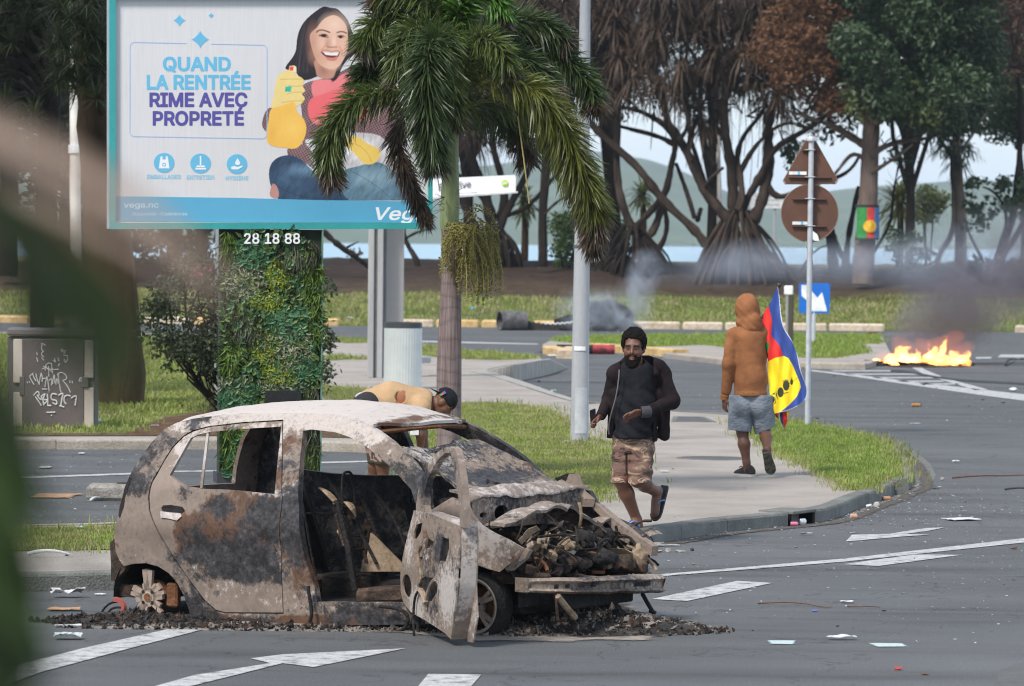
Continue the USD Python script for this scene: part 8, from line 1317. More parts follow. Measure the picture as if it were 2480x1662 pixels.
sh=[('c',hiR+[0.025,0,0.05],knR+[-0.01,0,-0.05],0.108,0.078),('c',hiL+[-0.01,0,0.05],knL+[0.012,0,-0.05],0.112,0.098),('c',hiR+[0.04,0,0.10],hiL+[-0.04,0,0.10],0.12,0.12),('e',knL+[0.055,0.0,0.10],V_(0.06,0.07,0.09))]
sf=lambda p:body_fn(sh,0.012)(p)+0.016*vnoise(p,9,21,3)+0.006*np.sin(p[:,2]*70+6*vnoise(p,6,22,2))
def shorts(p):
 right=p[:,0]<(knR[0]+knL[0])/2;z0=np.where(right,b1(0,825)[2],b1(0,830)[2]+0.25*(p[:,0]-knL[0]));d=smax(sf(p),z0-p[:,2],0.006);leg=np.where(right,np.linalg.norm((p-knR)[:,:2],axis=1),np.linalg.norm((p-knL)[:,:2],axis=1));xm=b1(652,330)[0]+(b1(0,330)[2]-p[:,2])*0.02;d=smax(d,-np.maximum(np.abs(p[:,0]-xm)-0.007,p[:,2]-b1(0,420)[2]),0.006);d=smax(d,p[:,2]-hem1-0.03,0.004);return smax(d,-np.maximum(leg-0.066,p[:,2]-z0-0.03),0.004)
camo=M('camouflage',{'g':('geometry',{}),'mp':('mapping',{'scale':(0.8,0.8,2.0)}),'n':('noise_texture',{'scale':6.5,'detail':3.0,'distortion':1.2}),'r':('rgb_ramp',{'interpolate':False,'ramp':[(0.0,(0.045,0.033,0.026)),(0.39,(0.045,0.033,0.026)),(0.391,(0.13,0.075,0.060)),(0.49,(0.13,0.075,0.060)),(0.491,(0.16,0.115,0.08)),(0.55,(0.16,0.115,0.08)),(0.551,(0.34,0.22,0.16)),(0.61,(0.34,0.22,0.16)),(0.611,(0.10,0.072,0.055))]}),'n2':('noise_texture',{'scale':24.0,'detail':3.0}),'b':('bump',{'strength':0.4,'distance':0.03}),'p':('principled_bsdf',{'roughness':0.9,'specular_ior_level':0.15})},[('g.position','mp.vector'),('mp.vector','n.vector'),('n.fac','r.fac'),('r.color','p.base_color'),('g.position','n2.vector'),('n2.fac','b.height'),('b.normal','p.normal')])
obj('shorts',isosurface(shorts,*bounds_of(sh,0.04),0.009),camo,p1,smooth=True)
# flip-flops
def sole(heel,toe,up,w,th):
 d=(toe-heel);L=np.linalg.norm(d);d/=L;up=up-d*(up@d);up/=np.linalg.norm(up);s=np.cross(d,up);pts=[(-0.02,0.030),(0.0,0.036),(0.08,0.038),(0.5*L,0.040),(0.75*L,0.050),(0.9*L,0.046),(L,0.030),(L+0.012,0.012)];P=[heel+d*x+s*w_*sg*w for x,w_ in pts for sg in(-1,1)];return m3.Manifold.hull_points(np.array([p+up*o for p in P for o in(0,-th)])),d,s,up
rub=plain('rubber_black',(0.018,0.018,0.022),0.7);strap=plain('strap_blue',(0.14,0.23,0.42),0.6)
for heel,toe,up,hh in((b1(868,1452,0.07),b1(625,1462,-0.17),V_(0,0,1),0.0),(b1(1165,900,0.33),b1(1030,1325,0.20),b1(1000,1060,0.1)-b1(1120,1110,0.27),0)):
 ff=thing('flip_flop',None,None,heel,parent=p1);sm_,d,s,up=sole(heel,toe,up,1.0,0.022);obj('sole',sm_,rub,ff);L=np.linalg.norm(toe-heel);tp_=heel+d*L*0.80+up*0.022
 for sg in(-1,1):obj('strap',tube(smoothline([tp_,heel+d*L*0.58+s*sg*0.026+up*0.062,heel+d*L*0.42+s*sg*0.046+up*0.012],10,2),[0.010]*5+[0.013]*5,6,flat=0.55),strap,ff,smooth=True)
ph=thing('phone','black mobile phone in the right hand of the bearded man','phone',a1(200,1320,-0.14));pc_=a1(196,1315,-0.155);ax=a1(205,1235,-0.16)-a1(215,1400,-0.14);ax/=np.linalg.norm(ax);nn=V_(0.75,-0.62,0.15);nn-=ax*(nn@ax);nn/=np.linalg.norm(nn);obj('case',box(pc_,(0.074,0.011,0.15),R=np.stack([np.cross(nn,ax),nn,ax],1),bev=0.004),plain('phone_black',(0.012,0.012,0.013),0.3),ph);obj('screen',box(pc_+nn*0.0058,(0.066,0.002,0.138),R=np.stack([np.cross(nn,ax),nn,ax],1)),plain('phone_glass',(0.02,0.02,0.024),0.1),ph)
# ---- the hooded man walking away with the flag
F2=G(*PD((500,1408))[0],0.12);Y2=F2[1]
p2=thing('person','person seen from behind in a rust brown hooded top and faded denim shorts','person',(F2[0],Y2,0.12))
a2=lambda x,y,d=0.0:at(*PC((x,y))[0],Y2+d);b2=lambda x,y,d=0.0:at(*PD((x,y))[0],Y2+d)
neck2,ch2,wa2,pe2=a2(520,620,0.02),a2(525,850,0.02),a2(550,1300,0.02),b2(590,330,0.02)
sl2,sr2=a2(315,745,0),a2(700,715,0.02);el2,er2=a2(255,1130,-0.02),a2(850,1000,0.20);wl2,wr2=a2(215,1500,0.04),a2(770,640,0.30)
hl2,hr2=b2(440,360,0.02),b2(735,360,0.0);kl2,kr2=b2(470,770,0.05),b2(800,770,0.06);al2,ar2=b2(532,1215,0.0),b2(835,1010,-0.26)
core2=[('c',hl2,kl2,0.08,0.058),('c',kl2,kl2*0.62+al2*0.38+[0,-0.02,0],0.055,0.060),('c',kl2*0.62+al2*0.38+[0,-0.02,0],al2,0.060,0.037),('c',hr2,kr2,0.08,0.058),('c',kr2,kr2*0.6+ar2*0.4+[0,0,0.015],0.055,0.060),('c',kr2*0.6+ar2*0.4+[0,0,0.015],ar2,0.060,0.037),('c',al2,b2(540,1330,0.0),0.036,0.034),('c',ar2,ar2+[0.005,-0.02,-0.05],0.036,0.033),('c',ch2,wa2,0.11,0.10),('c',wa2,pe2,0.1,0.11),('c',sl2,sr2,0.05,0.05),('c',sl2,el2,0.045,0.038),('c',el2,wl2,0.038,0.027),('c',sr2,er2,0.045,0.038),('c',er2,wr2,0.038,0.027),('c',neck2,ch2,0.055,0.07)]
HR2=headframe(0.45,0.06,0,True);hc2=a2(500,400,0.04);hd2=head_parts(hc2,HR2,neck2,False,False,1.0);bm2=isosurface(body_fn(core2,0.03),*bounds_of(core2),0.011);hl=hand(b2(205,262,0.04),V_(0.06,0.1,-1),V_(0.85,0.5,0),V_(0.45,-0.85,0),(0.5,0.55,0.6,0.65),0.6,1.0);hr_=hand(wr2+[0,0.01,0.01],V_(-0.5,0.1,0.85),V_(0.7,-0.3,0.5),V_(0.5,0.7,0.2),(1.1,1.1,1.1,1.1),0.9,1.0)
m_,c_=colored([hd2[0],bm2,hl,hr_],SKIN);obj('body',m_,skin_m,p2,smooth=True,col=c_)
rust_c=cloth('hoodie_rust',(0.25,0.105,0.048),0.22,5,0.9,0.3,22)
ho=[('c',ch2+[0,0,0.04],wa2,0.168,0.160),('c',wa2,b2(590,430,0.02),0.160,0.172),('c',sl2+[0.03,0,0],sr2-[0.03,0,0],0.075,0.075),('c',sl2,el2,0.078,0.068),('c',el2,wl2,0.068,0.050),('c',sr2,er2,0.078,0.066),('c',er2,wr2,0.064,0.048),('c',neck2+[0,-0.02,-0.02],ch2,0.085,0.11)]
hem2=b2(0,232)[2];flat2=lambda fn:(lambda p:fn(np.column_stack([p[:,0],Y2+(p[:,1]-Y2)*1.06,p[:,2]])));hf=flat2(body_fn(ho[:3]+ho[7:],0.05));hfa=body_fn(ho[3:7],0.03)
def folds2(p):return 0.016*vnoise(p,7,31,2)+0.010*np.sin((p[:,0]*0.75-(p[:,2]-wa2[2])*-0.62)*48)*np.clip((p[:,0]-sl2[0]-0.12)/0.3,0,1)*np.clip((ch2[2]+0.02-p[:,2])/0.15,0,1)
hoodf=lambda p:smin(smax(hf(p)+folds2(p),hem2-p[:,2],0.006),hfa(p)+0.013*vnoise(p,11,33,3),0.03)
obj('hoodie',isosurface(hoodf,*bounds_of(ho,0.04),0.010),rust_c,p2,smooth=True)
obj('waistband',isosurface(lambda p:smax(smax(hf(p)-0.004,hem2-p[:,2]+0.004,0.004),p[:,2]-hem2-0.052,0.004),*bounds_of(ho[:3],0.04),0.010),cloth('hoodie_band',(0.26,0.11,0.045),0.15,60,0.9),p2,smooth=True)
hh=[('e',hc2+[0.0,-0.01,0.025],V_(0.127,0.145,0.150)),('c',hc2+[0.02,-0.02,-0.06],neck2+[0.02,-0.03,0.0],0.115,0.115),('c',a2(400,560,-0.02),a2(620,520,-0.09),0.035,0.05),('c',a2(400,590,-0.01),a2(640,580,-0.06),0.03,0.05)]
fq=lambda p:(p-hc2)@HR2.T;obj('hood',isosurface(lambda p:smax(body_fn(hh,0.04)(p)+0.007*vnoise(p,9,35,2)+0.0015*np.sin(75*(p[:,2]+0.9*p[:,0])+5*vnoise(p,7,3,2)),-(np.linalg.norm((fq(p)-V_(0,0.14,-0.01))/V_(0.8,1.4,1.1),axis=1)-0.085),0.012),*bounds_of(hh,0.04),0.008),rust_c,p2,smooth=True)
cu2=b2(212,250,0.04);obj('cuff',tube(smoothline([b2(216,215,0.03),cu2,b2(212,285,0.045)],6,2),0.043,14),cloth('hoodie_band',(0.26,0.11,0.045)),p2,smooth=40)
s2=[('c',hl2+[0.0,0,0.06],kl2+[-0.025,0,0.02],0.125,0.120),('c',hr2+[0,0,0.06],kr2+[-0.0,0,0.03],0.125,0.115),('c',hl2+[0.03,0,0.09],hr2+[-0.03,0,0.09],0.112,0.112),('e',b2(470,400,-0.05),V_(0.10,0.085,0.11)),('e',b2(715,400,-0.05),V_(0.10,0.085,0.11))]
sf2=puffy(body_fn(s2,0.018),0.026,8,41)
def shorts2(p):
 L_=p[:,0]<b2(590,0)[0];z0=np.where(L_,b2(0,748)[2]-0.1*(p[:,0]-kl2[0]),b2(0,735)[2]+0.45*(p[:,0]-kr2[0]));d=smax(sf2(p),z0-p[:,2],0.006);d=smax(d,p[:,2]-hem2-0.012,0.004);leg=np.where(L_,np.linalg.norm((p-kl2)[:,:2],axis=1),np.linalg.norm((p-kr2)[:,:2],axis=1));return smax(d,-np.maximum(leg-0.085,p[:,2]-z0-0.035),0.004)
denim=ramped('denim_faded',[(0.3,(0.12,0.14,0.17)),(0.5,(0.19,0.215,0.25)),(0.72,(0.28,0.30,0.33))],scale=4,detail=3,rough=0.9,bump=0.5,bscale=26,fine=0.25,finescale=120,stretch=(1,1,1.6))
obj('shorts',isosurface(shorts2,*bounds_of(s2,0.04),0.009),denim,p2,smooth=True)
shoe_d=cloth('shoe_mesh',(0.045,0.036,0.035),0.35,40);shoe_s=plain('shoe_sole_pale',(0.55,0.50,0.43),0.7)
t1=thing('shoe',None,None,b2(500,1400,0),parent=p2);sh_=[('c',b2(590,1330,0.0),b2(400,1372,0.10),0.044,0.032),('c',b2(560,1300,0.0),b2(600,1360,-0.02),0.044,0.042),('c',b2(480,1340,0.05),b2(400,1375,0.10),0.044,0.036)]
obj('upper',isosurface(lambda p:smax(body_fn(sh_,0.03)(p),0.142-p[:,2],0.004),*bounds_of(sh_,0.03),0.007),shoe_d,t1,smooth=True);sm_,*_=sole(b2(610,1400,-0.03),b2(385,1412,0.13),V_(0,0,1),1.05,0.03);obj('sole',sm_.translate((0,0,0.004)),shoe_s,t1)
t2_=thing('shoe',None,None,b2(860,1240,-0.28),parent=p2);hl_,to_=b2(825,1075,-0.31),b2(893,1345,-0.20);nrm_=V_(0.05,0.95,0.25);sm_,d,s,up=sole(hl_,to_,nrm_,1.12,0.03);obj('sole',sm_,ramped('shoe_sole_dark',[(0.4,(0.028,0.026,0.022)),(0.6,(0.10,0.09,0.06))],scale=24,rough=0.8,bump=0.6,bscale=60),t2_);su=[('c',hl_+nrm_*0.045,to_+nrm_*0.03,0.045,0.038)];obj('upper',isosurface(lambda p:smax(body_fn(su,0.02)(p),-((p-hl_)@up),0.003),*bounds_of(su,0.03),0.007),shoe_d,t2_,smooth=True)
lc=b2(470,1262,0.03);obj('lace',tube(smoothline([b2(490,1290,0.02),b2(455,1262,0.03),b2(425,1280,0.05)],8,2),0.005,5),shoe_d,t1)
# ---- the flag he carries
fl_=thing('flag','blue, red, green and yellow flag with a black emblem, carried over the shoulder','flag',a2(930,700,0.0))
pole_t,pole_b=a2(925,55,0.12),b2(905,420,0.24);obj('pole',tube([pole_t,pole_b],0.011,8),plain('pole_dark',(0.035,0.025,0.02),0.6),fl_);obj('knob',trimesh.creation.icosphere(2,0.026).apply_translation(a2(933,62,0.12)),plain('pole_dark',(0.035,0.025,0.02),0.6),fl_,smooth=True)
FO_=PC((915,75),(900,110),(850,210),(795,340),(742,400),(705,540),(703,700),(730,830),(768,975),(786,1000),(778,1100),(774,1180),(790,1300))+PD((848,20),(866,180),(880,330),(940,490),(985,488),(1018,472),(1150,440),(1260,392),(1385,290),(1416,170),(1400,90))+PC((1300,1420),(1232,1240),(1180,1000),(1100,800),(1000,640),(958,450),(940,230))
Pf=Print(1840,688,1960,1004,0.8)
Pf.poly(FO_,(58,82,152),1.0,False)
Pf.poly(PC((795,335),(742,398),(705,540),(703,700),(730,830),(770,980),(786,1000),(776,1100),(900,1075),(990,1010),(940,880),(840,760),(830,720),(838,540),(815,440),(795,370)),(226,52,46),1.0,False)
Pf.poly(PC((722,800),(800,850),(792,930),(770,985),(740,900)),(36,128,66),1.0,False)
Pf.poly(PC((782,1100),(870,1050),(1000,1022),(1060,1050),(1110,1130),(1170,1270),(1215,1380),(1228,1450))+PD((1325,100),(1270,240),(1150,370),(1030,465),(985,490),(940,492),(880,330),(850,0))+PC((776,1200),),(246,214,40),1.0,False)
for c,r in(((1030,1420),(44,72)),((955,1515),(42,68)),((1105,1375),(20,40))):Pf.poly(PC(*[(c[0]+r[0]*math.cos(t),c[1]+r[1]*math.sin(t))for t in np.linspace(0,6.28,16)[:-1]]),(60,64,52),0.8)
Pf.poly(PD(*[(905+40*math.cos(t),290+52*math.sin(t))for t in np.linspace(0,6.28,16)[:-1]]),(60,64,52),0.8);Pf.line(PC((1065,1400),(1130,1360),(1180,1318)),1.2,(60,64,52));Pf.line(PC((1000,1530),(1055,1515)),2.0,(60,64,52));Pf.poly(PD((960,150),(992,300),(975,270),(955,210)),(60,64,52),0.6,False);Pf.poly(PD((892,220),(940,180),(960,340),(905,372),(948,330),(944,215)),(60,64,52),0.6,False);Pf.line(PC((985,1375),(1030,1340),(1060,1352)),1.2,(60,64,52));Pf.poly(PC((1098,1350),(1108,1295),(1118,1350)),(60,64,52),0.6,False);Pf.line(PC((1150,1090),(1165,1150),(1200,1200),(1180,1160),(1215,1260),(1240,1330)),0.9,(34,48,96),0.8)
Pf.line(PC((918,80),(940,230),(958,450),(1000,640),(1100,800),(1182,1000),(1234,1240),(1303,1420))+PD((1412,120),(1416,175),(1384,292),(1258,394),(1150,442),(1018,472)),2.2,(222,222,228),1.0,0.9)
n_,m_2=Pf.X.shape;ii=np.arange(n_-1)[:,None]*m_2+np.arange(m_2-1)[None];qd=np.stack([ii,ii+m_2,ii+m_2+1,ii+1],-1).reshape(-1,4);fo=Polygon(FO_);ok=shapely.contains_xy(fo.buffer(0.5),Pf.X.ravel(),Pf.Y.ravel());qd=qd[ok[qd].all(1)]
X,Yy=Pf.X.ravel(),Pf.Y.ravel();dep=Y2-0.02+0.022*np.sin((X*0.85-0.35*(Yy-700))*0.15)+0.010*np.sin(X*0.23+Yy*0.02)-0.05*np.clip((X-1880)/80,-0.5,1);Pw=np.array([at(x,y,d)for x,y,d in zip(X,Yy,dep)]);used=np.unique(qd);rem=np.full(len(Pw),-1);rem[used]=np.arange(len(used));qf=rem[qd];cc=Pf.c.reshape(-1,3)[used]
cc=np.where(Pf.a.ravel()[used][:,None]>0.3,cc,cc.max(0)*0+lin((58,82,152)));obj('cloth',(Pw[used],np.vstack([qf[:,[0,1,2]],qf[:,[0,2,3]]])[:,::-1]),vcol('flag_cloth',0.8),fl_,smooth=True,col=cc)
for pts,c in((((1012,480),(1060,470),(1050,560),(1070,640),(1082,712),(1030,610)),(30,40,110)),(((1055,470),(1110,462),(1128,600),(1088,705),(1065,620),(1046,560)),(190,24,30)),(((1108,462),(1158,448),(1140,540),(1125,590)),(216,160,30)),(((940,490),(1000,486),(1000,570),(960,545)),(206,40,40))):
 P=[b2(x,y,0.0+0.02*(i%2))for i,(x,y)in enumerate(pts)];cv=np.mean(P,0)+[0,-0.02,0];n=len(P);obj('folded_end',(np.vstack([[cv],P]),np.array([[0,i+1,(i+1)%n+1]for i in range(n)])),plain('flag_%d'%(c[0]*7+c[2]),tuple(lin(c)*0.82),0.8,0.1),fl_)
 # ---- the man bending over behind the car
Y3=38.4;F3=at(*PE((480,1775))[0],Y3)
p3=thing('person','man in a torn pale orange shirt and black cap bending over behind the car','person',(F3[0],Y3,0.12))
a3=lambda x,y,d=0.0:at(*PE((x,y))[0],Y3+d)
hp3,md3,sc3=a3(235,430,0.0),a3(560,330,0.0),a3(960,400,0.0);h3a,h3b=a3(260,470,-0.09),a3(240,470,0.10);k3a,k3b=a3(480,960,-0.10),a3(400,980,0.16);n3a,n3b=a3(470,1600,-0.08),a3(330,1610,0.2)
zg=0.135;fa,fb=np.array([n3a[0],n3a[1],zg+0.03]),np.array([n3b[0],n3b[1],zg+0.03]);s3a,s3b=a3(930,470,-0.19),a3(940,440,0.18);e3a,e3b=a3(935,790,-0.2),a3(960,780,0.2);w3a,w3b=a3(930,1020,-0.12),a3(1000,1000,0.14)
core3=[('c',hp3,md3,0.11,0.12),('c',md3,sc3,0.12,0.11),('c',s3a,s3b,0.055,0.055),('c',h3a,k3a,0.085,0.060),('c',h3b,k3b,0.085,0.060),('c',k3a,k3a*0.65+n3a*0.35+[-0.015,0,0],0.058,0.058),('c',k3a*0.65+n3a*0.35+[-0.015,0,0],fa+[0,0,0.05],0.058,0.038),('c',k3b,k3b*0.65+n3b*0.35+[-0.015,0,0],0.058,0.058),('c',k3b*0.65+n3b*0.35+[-0.015,0,0],fb+[0,0,0.05],0.058,0.038),('c',fa,fa+[0.17,0,-0.01],0.036,0.026),('c',fb,fb+[0.17,0,-0.01],0.036,0.026),('c',s3a,e3a,0.05,0.042),('c',e3a,w3a,0.042,0.03),('c',s3b,e3b,0.05,0.042),('c',e3b,w3b,0.042,0.03)]
hc3=a3(1215,405,0.0);nk3=a3(1060,390,0.0);fwd=V_(0.62,-0.12,-0.77);fwd/=np.linalg.norm(fwd);upv=V_(0.77,0,0.63);upv-=fwd*(upv@fwd);upv/=np.linalg.norm(upv);HR3=np.array([np.cross(fwd,upv),fwd,upv]);hd3=head_parts(hc3,HR3,nk3,False,False,0.98)
hand3=[hand(w3a+[0,0,-0.01],V_(0.1,0.1,-1),V_(0.8,0,0.1),V_(0.1,-1,0),(0.5,0.6,0.7,0.8)),hand(w3b+[0,0,-0.01],V_(0.1,-0.1,-1),V_(0.8,0,0.1),V_(0.1,1,0),(0.5,0.6,0.7,0.8))]
m_,c_=colored([hd3[0],isosurface(body_fn(core3,0.03),*bounds_of(core3),0.011)]+hand3,SKIN);obj('body',m_,skin_m,p3,smooth=True,col=c_)
st3=[('c',a3(330,430),md3+[0,0,-0.03],0.155,0.165),('c',md3+[0,0,-0.03],sc3+[-0.02,0,-0.005],0.165,0.14),('c',s3a,s3b,0.085,0.085),('c',s3a,s3a*0.5+e3a*0.5,0.088,0.085),('c',s3b,s3b*0.5+e3b*0.5,0.088,0.085),('c',a3(420,520),a3(800,520),0.12,0.12)]
hole_c=a3(680,330,-0.16);nd=(sc3-hp3)/np.linalg.norm(sc3-hp3)
def shirt3(p):
 d=body_fn(st3,0.05)(p)+0.014*vnoise(p,8,51,3);d=smax(d,-((p-a3(215,380))@V_(0.83,0,0.55)),0.006);d=smax(d,(p-a3(1075,400))@V_(1,0,-0.1),0.006);q=(p-hole_c)/V_(1.0,1.0,1.15);return smax(d,-(np.linalg.norm(q,axis=1)-0.048-0.02*vnoise(p,20,5)),0.003)
obj('shirt',isosurface(shirt3,*bounds_of(st3,0.04),0.010),cloth('shirt_apricot',(0.40,0.26,0.145),0.15,5,0.9,0.3,20),p3,smooth=True)
sk=hole_c+[0,0.045,-0.005];obj('skin_in_tear',isosurface(lambda p:ell_sdf(p,sk,V_(0.075,0.03,0.075)),sk-0.09,sk+0.09,0.012),plain('skin_warm',(0.30,0.105,0.05),0.6,0.15,20),p3,smooth=True)
s3=[('c',h3a+[0,0,0.02],k3a+[0.02,0,-0.05],0.125,0.105),('c',h3b+[0,0,0.02],k3b+[0.02,0,-0.05],0.125,0.105),('c',h3a,h3b,0.13,0.13),('c',k3a,k3a+[-0.0,0,-0.10],0.105,0.1),('c',k3b,k3b+[0,0,-0.10],0.105,0.1)]
zh=a3(0,1170)[2];ms3=isosurface(lambda p:smax(smax(body_fn(s3,0.03)(p)+0.018*vnoise(p,9,61,3),zh-p[:,2],0.005),(p-a3(150,330))@V_(-0.4,0,1)-0.12,0.01),*bounds_of(s3,0.04),0.010);zz=ms3[0][:,2];tz=np.clip((a3(0,940)[2]-zz)/0.06,0,1)[:,None];cs3=(1-tz)*np.array([0.022,0.02,0.022])+tz*np.array([0.34,0.22,0.20]);blot=(vnoise(ms3[0],14,8)>0.08)[:,None]|(zz<zh+0.03)[:,None];cs3=np.where(blot&(tz>0.5),[0.055,0.045,0.03],cs3);obj('shorts',ms3,vcol('shorts_cloth',0.9,0.4,24),p3,smooth=True,col=cs3)
ub=a3(185,370,0);obj('underwear_band',isosurface(lambda p:smax(smax(body_fn([('c',h3a,h3b,0.125,0.125),('c',hp3,md3,0.125,0.13)],0.04)(p),(p-a3(255,340))@V_(0.75,0,0.6),0.004),-((p-a3(150,380))@V_(0.75,0,0.6)),0.004),ub-0.3,ub+0.3,0.012),cloth('band_lilac',(0.36,0.33,0.38),0.1,30),p3,smooth=True)
fqc=lambda p:(p-hc3)@HR3.T/0.98
obj('cap',isosurface(lambda p:smax(ell_sdf(fqc(p),V_(0,-0.012,0.045),V_(0.090,0.112,0.105))*0.98,-(fqc(p)[:,2]-0.035+0.1*fqc(p)[:,1]),0.006),hc3-0.2,hc3+0.2,0.007),cloth('cap_black',(0.014,0.015,0.017),0.3,30),p3,smooth=True)
bkq=[hc3+0.98*V_(x,y,z)@HR3 for x,y,z in((-0.07,-0.10,0.02),(0.07,-0.10,0.02),(-0.055,-0.17,-0.005),(0.055,-0.17,-0.005),(0,-0.18,-0.004),(-0.07,-0.095,0.045),(0.07,-0.095,0.045))];obj('cap_peak',m3.Manifold.hull_points(np.array(bkq)),cloth('cap_black',(0.014,0.015,0.017)),p3)
bc_=[a3(x,y,0)for x,y in((1170,290),(1240,240),(1260,270),(1195,305))]
for k,c in enumerate(((0.03,0.30,0.06),(0.60,0.06,0.05),(0.09,0.12,0.50))):
 t0,t1_=k/3,(k+1)/3;P=[bc_[0]*(1-t0)+bc_[1]*t0,bc_[0]*(1-t1_)+bc_[1]*t1_,bc_[3]*(1-t1_)+bc_[2]*t1_,bc_[3]*(1-t0)+bc_[2]*t0];P=[p+[0,-0.092+0.0,0]for p in P];obj('cap_badge',m3.Manifold.hull_points(np.vstack([P,np.array(P)+[0,0.045,0]])),plain('badge_%d'%k,c,0.7),p3)
pp=thing('paper','folded white paper held by the bending man, seen under the car roof','paper',a3(860,750,-0.25));obj('sheet',box(a3(858,752,-0.26),(0.075,0.02,0.075),0.3,0.004),plain('paper_white',(0.72,0.72,0.74),0.7),pp)
# ======================== FIRE, SMOKE, WRECKAGE, LITTER, NEAR LEAVES
FY=91.0;fb_=G(*R5((1350,958))[0]);FY=fb_[1];mpp=FY/FPX
fire=thing('fire','burning rubbish with bright orange flames on the road at the right','fire',fb_)
flame_m=M('flame',{'g':('geometry',{}),'n':('noise_texture',{'scale':5.0,'detail':3.0,'distortion':0.8}),'r':('rgb_ramp',{'ramp':[(0.32,(0.15,0.15,0.15)),(0.6,(1,1,1))]}),'k':('math',{'math_type':'multiply','value2':10.0}),'v':('principled_volume',{'density':0.0,'emission_color':(1.0,0.37,0.075)})},[('g.position','n.vector'),('n.fac','r.fac'),('r.color','k.value1'),('k.value','v.emission_strength')],surface=None,volume='v.volume')
rfl=np.random.default_rng(12)
def tongues(items,seed):
 """Tapering, leaning tongues as one closed body: (x, y, height, half width, depth offset, lean) in sighted pixels."""
 pr=[]
 for px,py,h_,w_,dy,lean in items:
  b=at(*R5((px,py))[0],FY+dy);b[2]=max(0.01,b[2]);H,r=h_/3.9*mpp,w_/3.9*mpp;P=[b,b+V_(lean*H*0.15+rfl.normal(0,0.2)*r,0,H*0.45),b+V_(lean*H*0.5+rfl.normal(0,0.35)*r,0,H*0.8),b+V_(lean*H+rfl.normal(0,0.4)*r,0,H)]
  for p,q,r0,r1 in zip(P[:-1],P[1:],(0.75,0.8,0.42),(0.8,0.42,0.06)):pr.append(('c',p,q,r*r0,r*r1))
 lo,hi=bounds_of(pr,0.12);fn=body_fn(pr,0.03);lo[2]=-0.02;return isosurface(lambda p:smax(fn(p)+0.075*vnoise(p,9,seed,3),0.004-p[:,2],0.01),lo,hi,0.028)
big=[(1150,955,190,62,0,.1),(1200,955,180,60,.2,.25),(1100,955,120,60,.1,0),(1040,958,70,60,0,0),(960,960,34,60,0,0),(1270,958,110,60,0,.2),(1340,958,130,66,.1,0),(1420,955,150,60,.2,.1),(1490,955,190,64,0,.2),(1540,955,180,50,.1,.1),(1550,880,190,34,.15,.3),(1590,780,120,18,.2,.2),(1610,958,100,60,0,0),(1680,958,140,66,0,.2),(1750,958,140,60,.1,.3),(1790,900,100,30,.1,.5),(1810,962,40,50,0,0),(1440,800,90,16,.2,0),(1320,840,60,14,.1,0)]
small=[(x,957,rfl.uniform(40,150)*(0.4+0.6*math.exp(-((x-1450)/380)**2)),rfl.uniform(10,26),rfl.uniform(-0.15,0.3),rfl.uniform(-0.1,0.6))for x in rfl.uniform(930,1800,46)]
obj('flame',tongues(big+small,3),flame_m,fire)
for k,a in enumerate(((1130,740,44,12,.2,0),(1850,830,34,11,.2,.3),(1660,800,36,9,.2,.2),(1245,790,30,8,.1,.1))):obj('flame',tongues([a],20+k),flame_m,fire)
glow_m=M('flame_glow',{'v':('principled_volume',{'density':0.0,'emission_color':(1.0,0.20,0.05),'emission_strength':0.22})},[],surface=None,volume='v.volume')
obj('glow',tongues([(1160,960,270,150,0.1,.2),(1380,960,240,170,0.1,.2),(1560,960,340,150,0.15,.2),(1740,960,220,150,0.1,.2),(1010,962,80,120,0.1,.1)],5),glow_m,fire)
for k in range(26):
 b=G(*R5((rfl.uniform(900,1830),rfl.uniform(948,966)))[0]);q=m3.Manifold.hull_points(rfl.normal(0,1,(9,3))*V_(0.10,0.08,0.035)*rfl.uniform(0.5,1.4)+b+[0,0,0.02]);obj('burning_scrap',q,char,fire)
ball=trimesh.creation.icosphere(3)
def smoke(name,label,els,colr,dens,sc,Yc,thr=(0.40,0.62)):
 """Drifting puffs: each a closed ball drawn out to an ellipsoid, thick at its heart and nothing at its skin, torn by noise."""
 mt=M('smoke_'+name,{'tc':('texture_coordinate',{}),'gr':('gradient_texture',{'gradient_type':'spherical'}),'g':('geometry',{}),'n':('noise_texture',{'scale':sc,'detail':6.0,'roughness':0.62,'distortion':1.0}),'r':('rgb_ramp',{'ramp':[(thr[0],(0,0,0)),(thr[1],(1,1,1))]}),'e':('rgb_ramp',{'ramp':[(0.0,(0,0,0)),(0.25,(0.35,0.35,0.35)),(0.6,(1,1,1))]}),'k':('math',{'math_type':'multiply'}),'d':('math',{'math_type':'multiply','value2':dens}),'v':('principled_volume',{'color':colr,'anisotropy':0.1})},[('tc.object','gr.vector'),('gr.fac','e.fac'),('g.position','n.vector'),('n.fac','r.fac'),('e.color','k.value1'),('r.color','k.value2'),('k.value','d.value1'),('d.value','v.density')],surface=None,volume='v.volume')
 c0=at(*els[0][0],Yc);t=thing('smoke',label,'smoke',c0,kind='stuff')
 for p,d,r,tilt in els:
  path=numbered(t,'puff');m=usdkit.mesh(stage,path,ball,mt,True);c=at(*p,Yc+d)-c0;m.AddTransformOp().Set(Gf.Matrix4d().SetScale(Gf.Vec3d(*map(float,r)))*Gf.Matrix4d().SetRotate(Gf.Rotation(Gf.Vec3d(0,1,0),-tilt))*Gf.Matrix4d().SetTranslate(Gf.Vec3d(*map(float,c))));tag(m.GetPrim(),kind='stuff')
smoke('dark','dark smoke rolling off the fire towards the right edge',[((2310,800),0.7,(0.9,0.8,0.75),40),((2400,735),1.2,(1.7,1.1,1.0),25),((2500,660),1.8,(1.8,1.2,1.5),40),((2230,775),0.8,(0.9,0.8,0.6),30),((2300,700),1.5,(1.3,1.0,1.0),35)],(0.32,0.28,0.31),1.35,0.9,FY,(0.41,0.62))
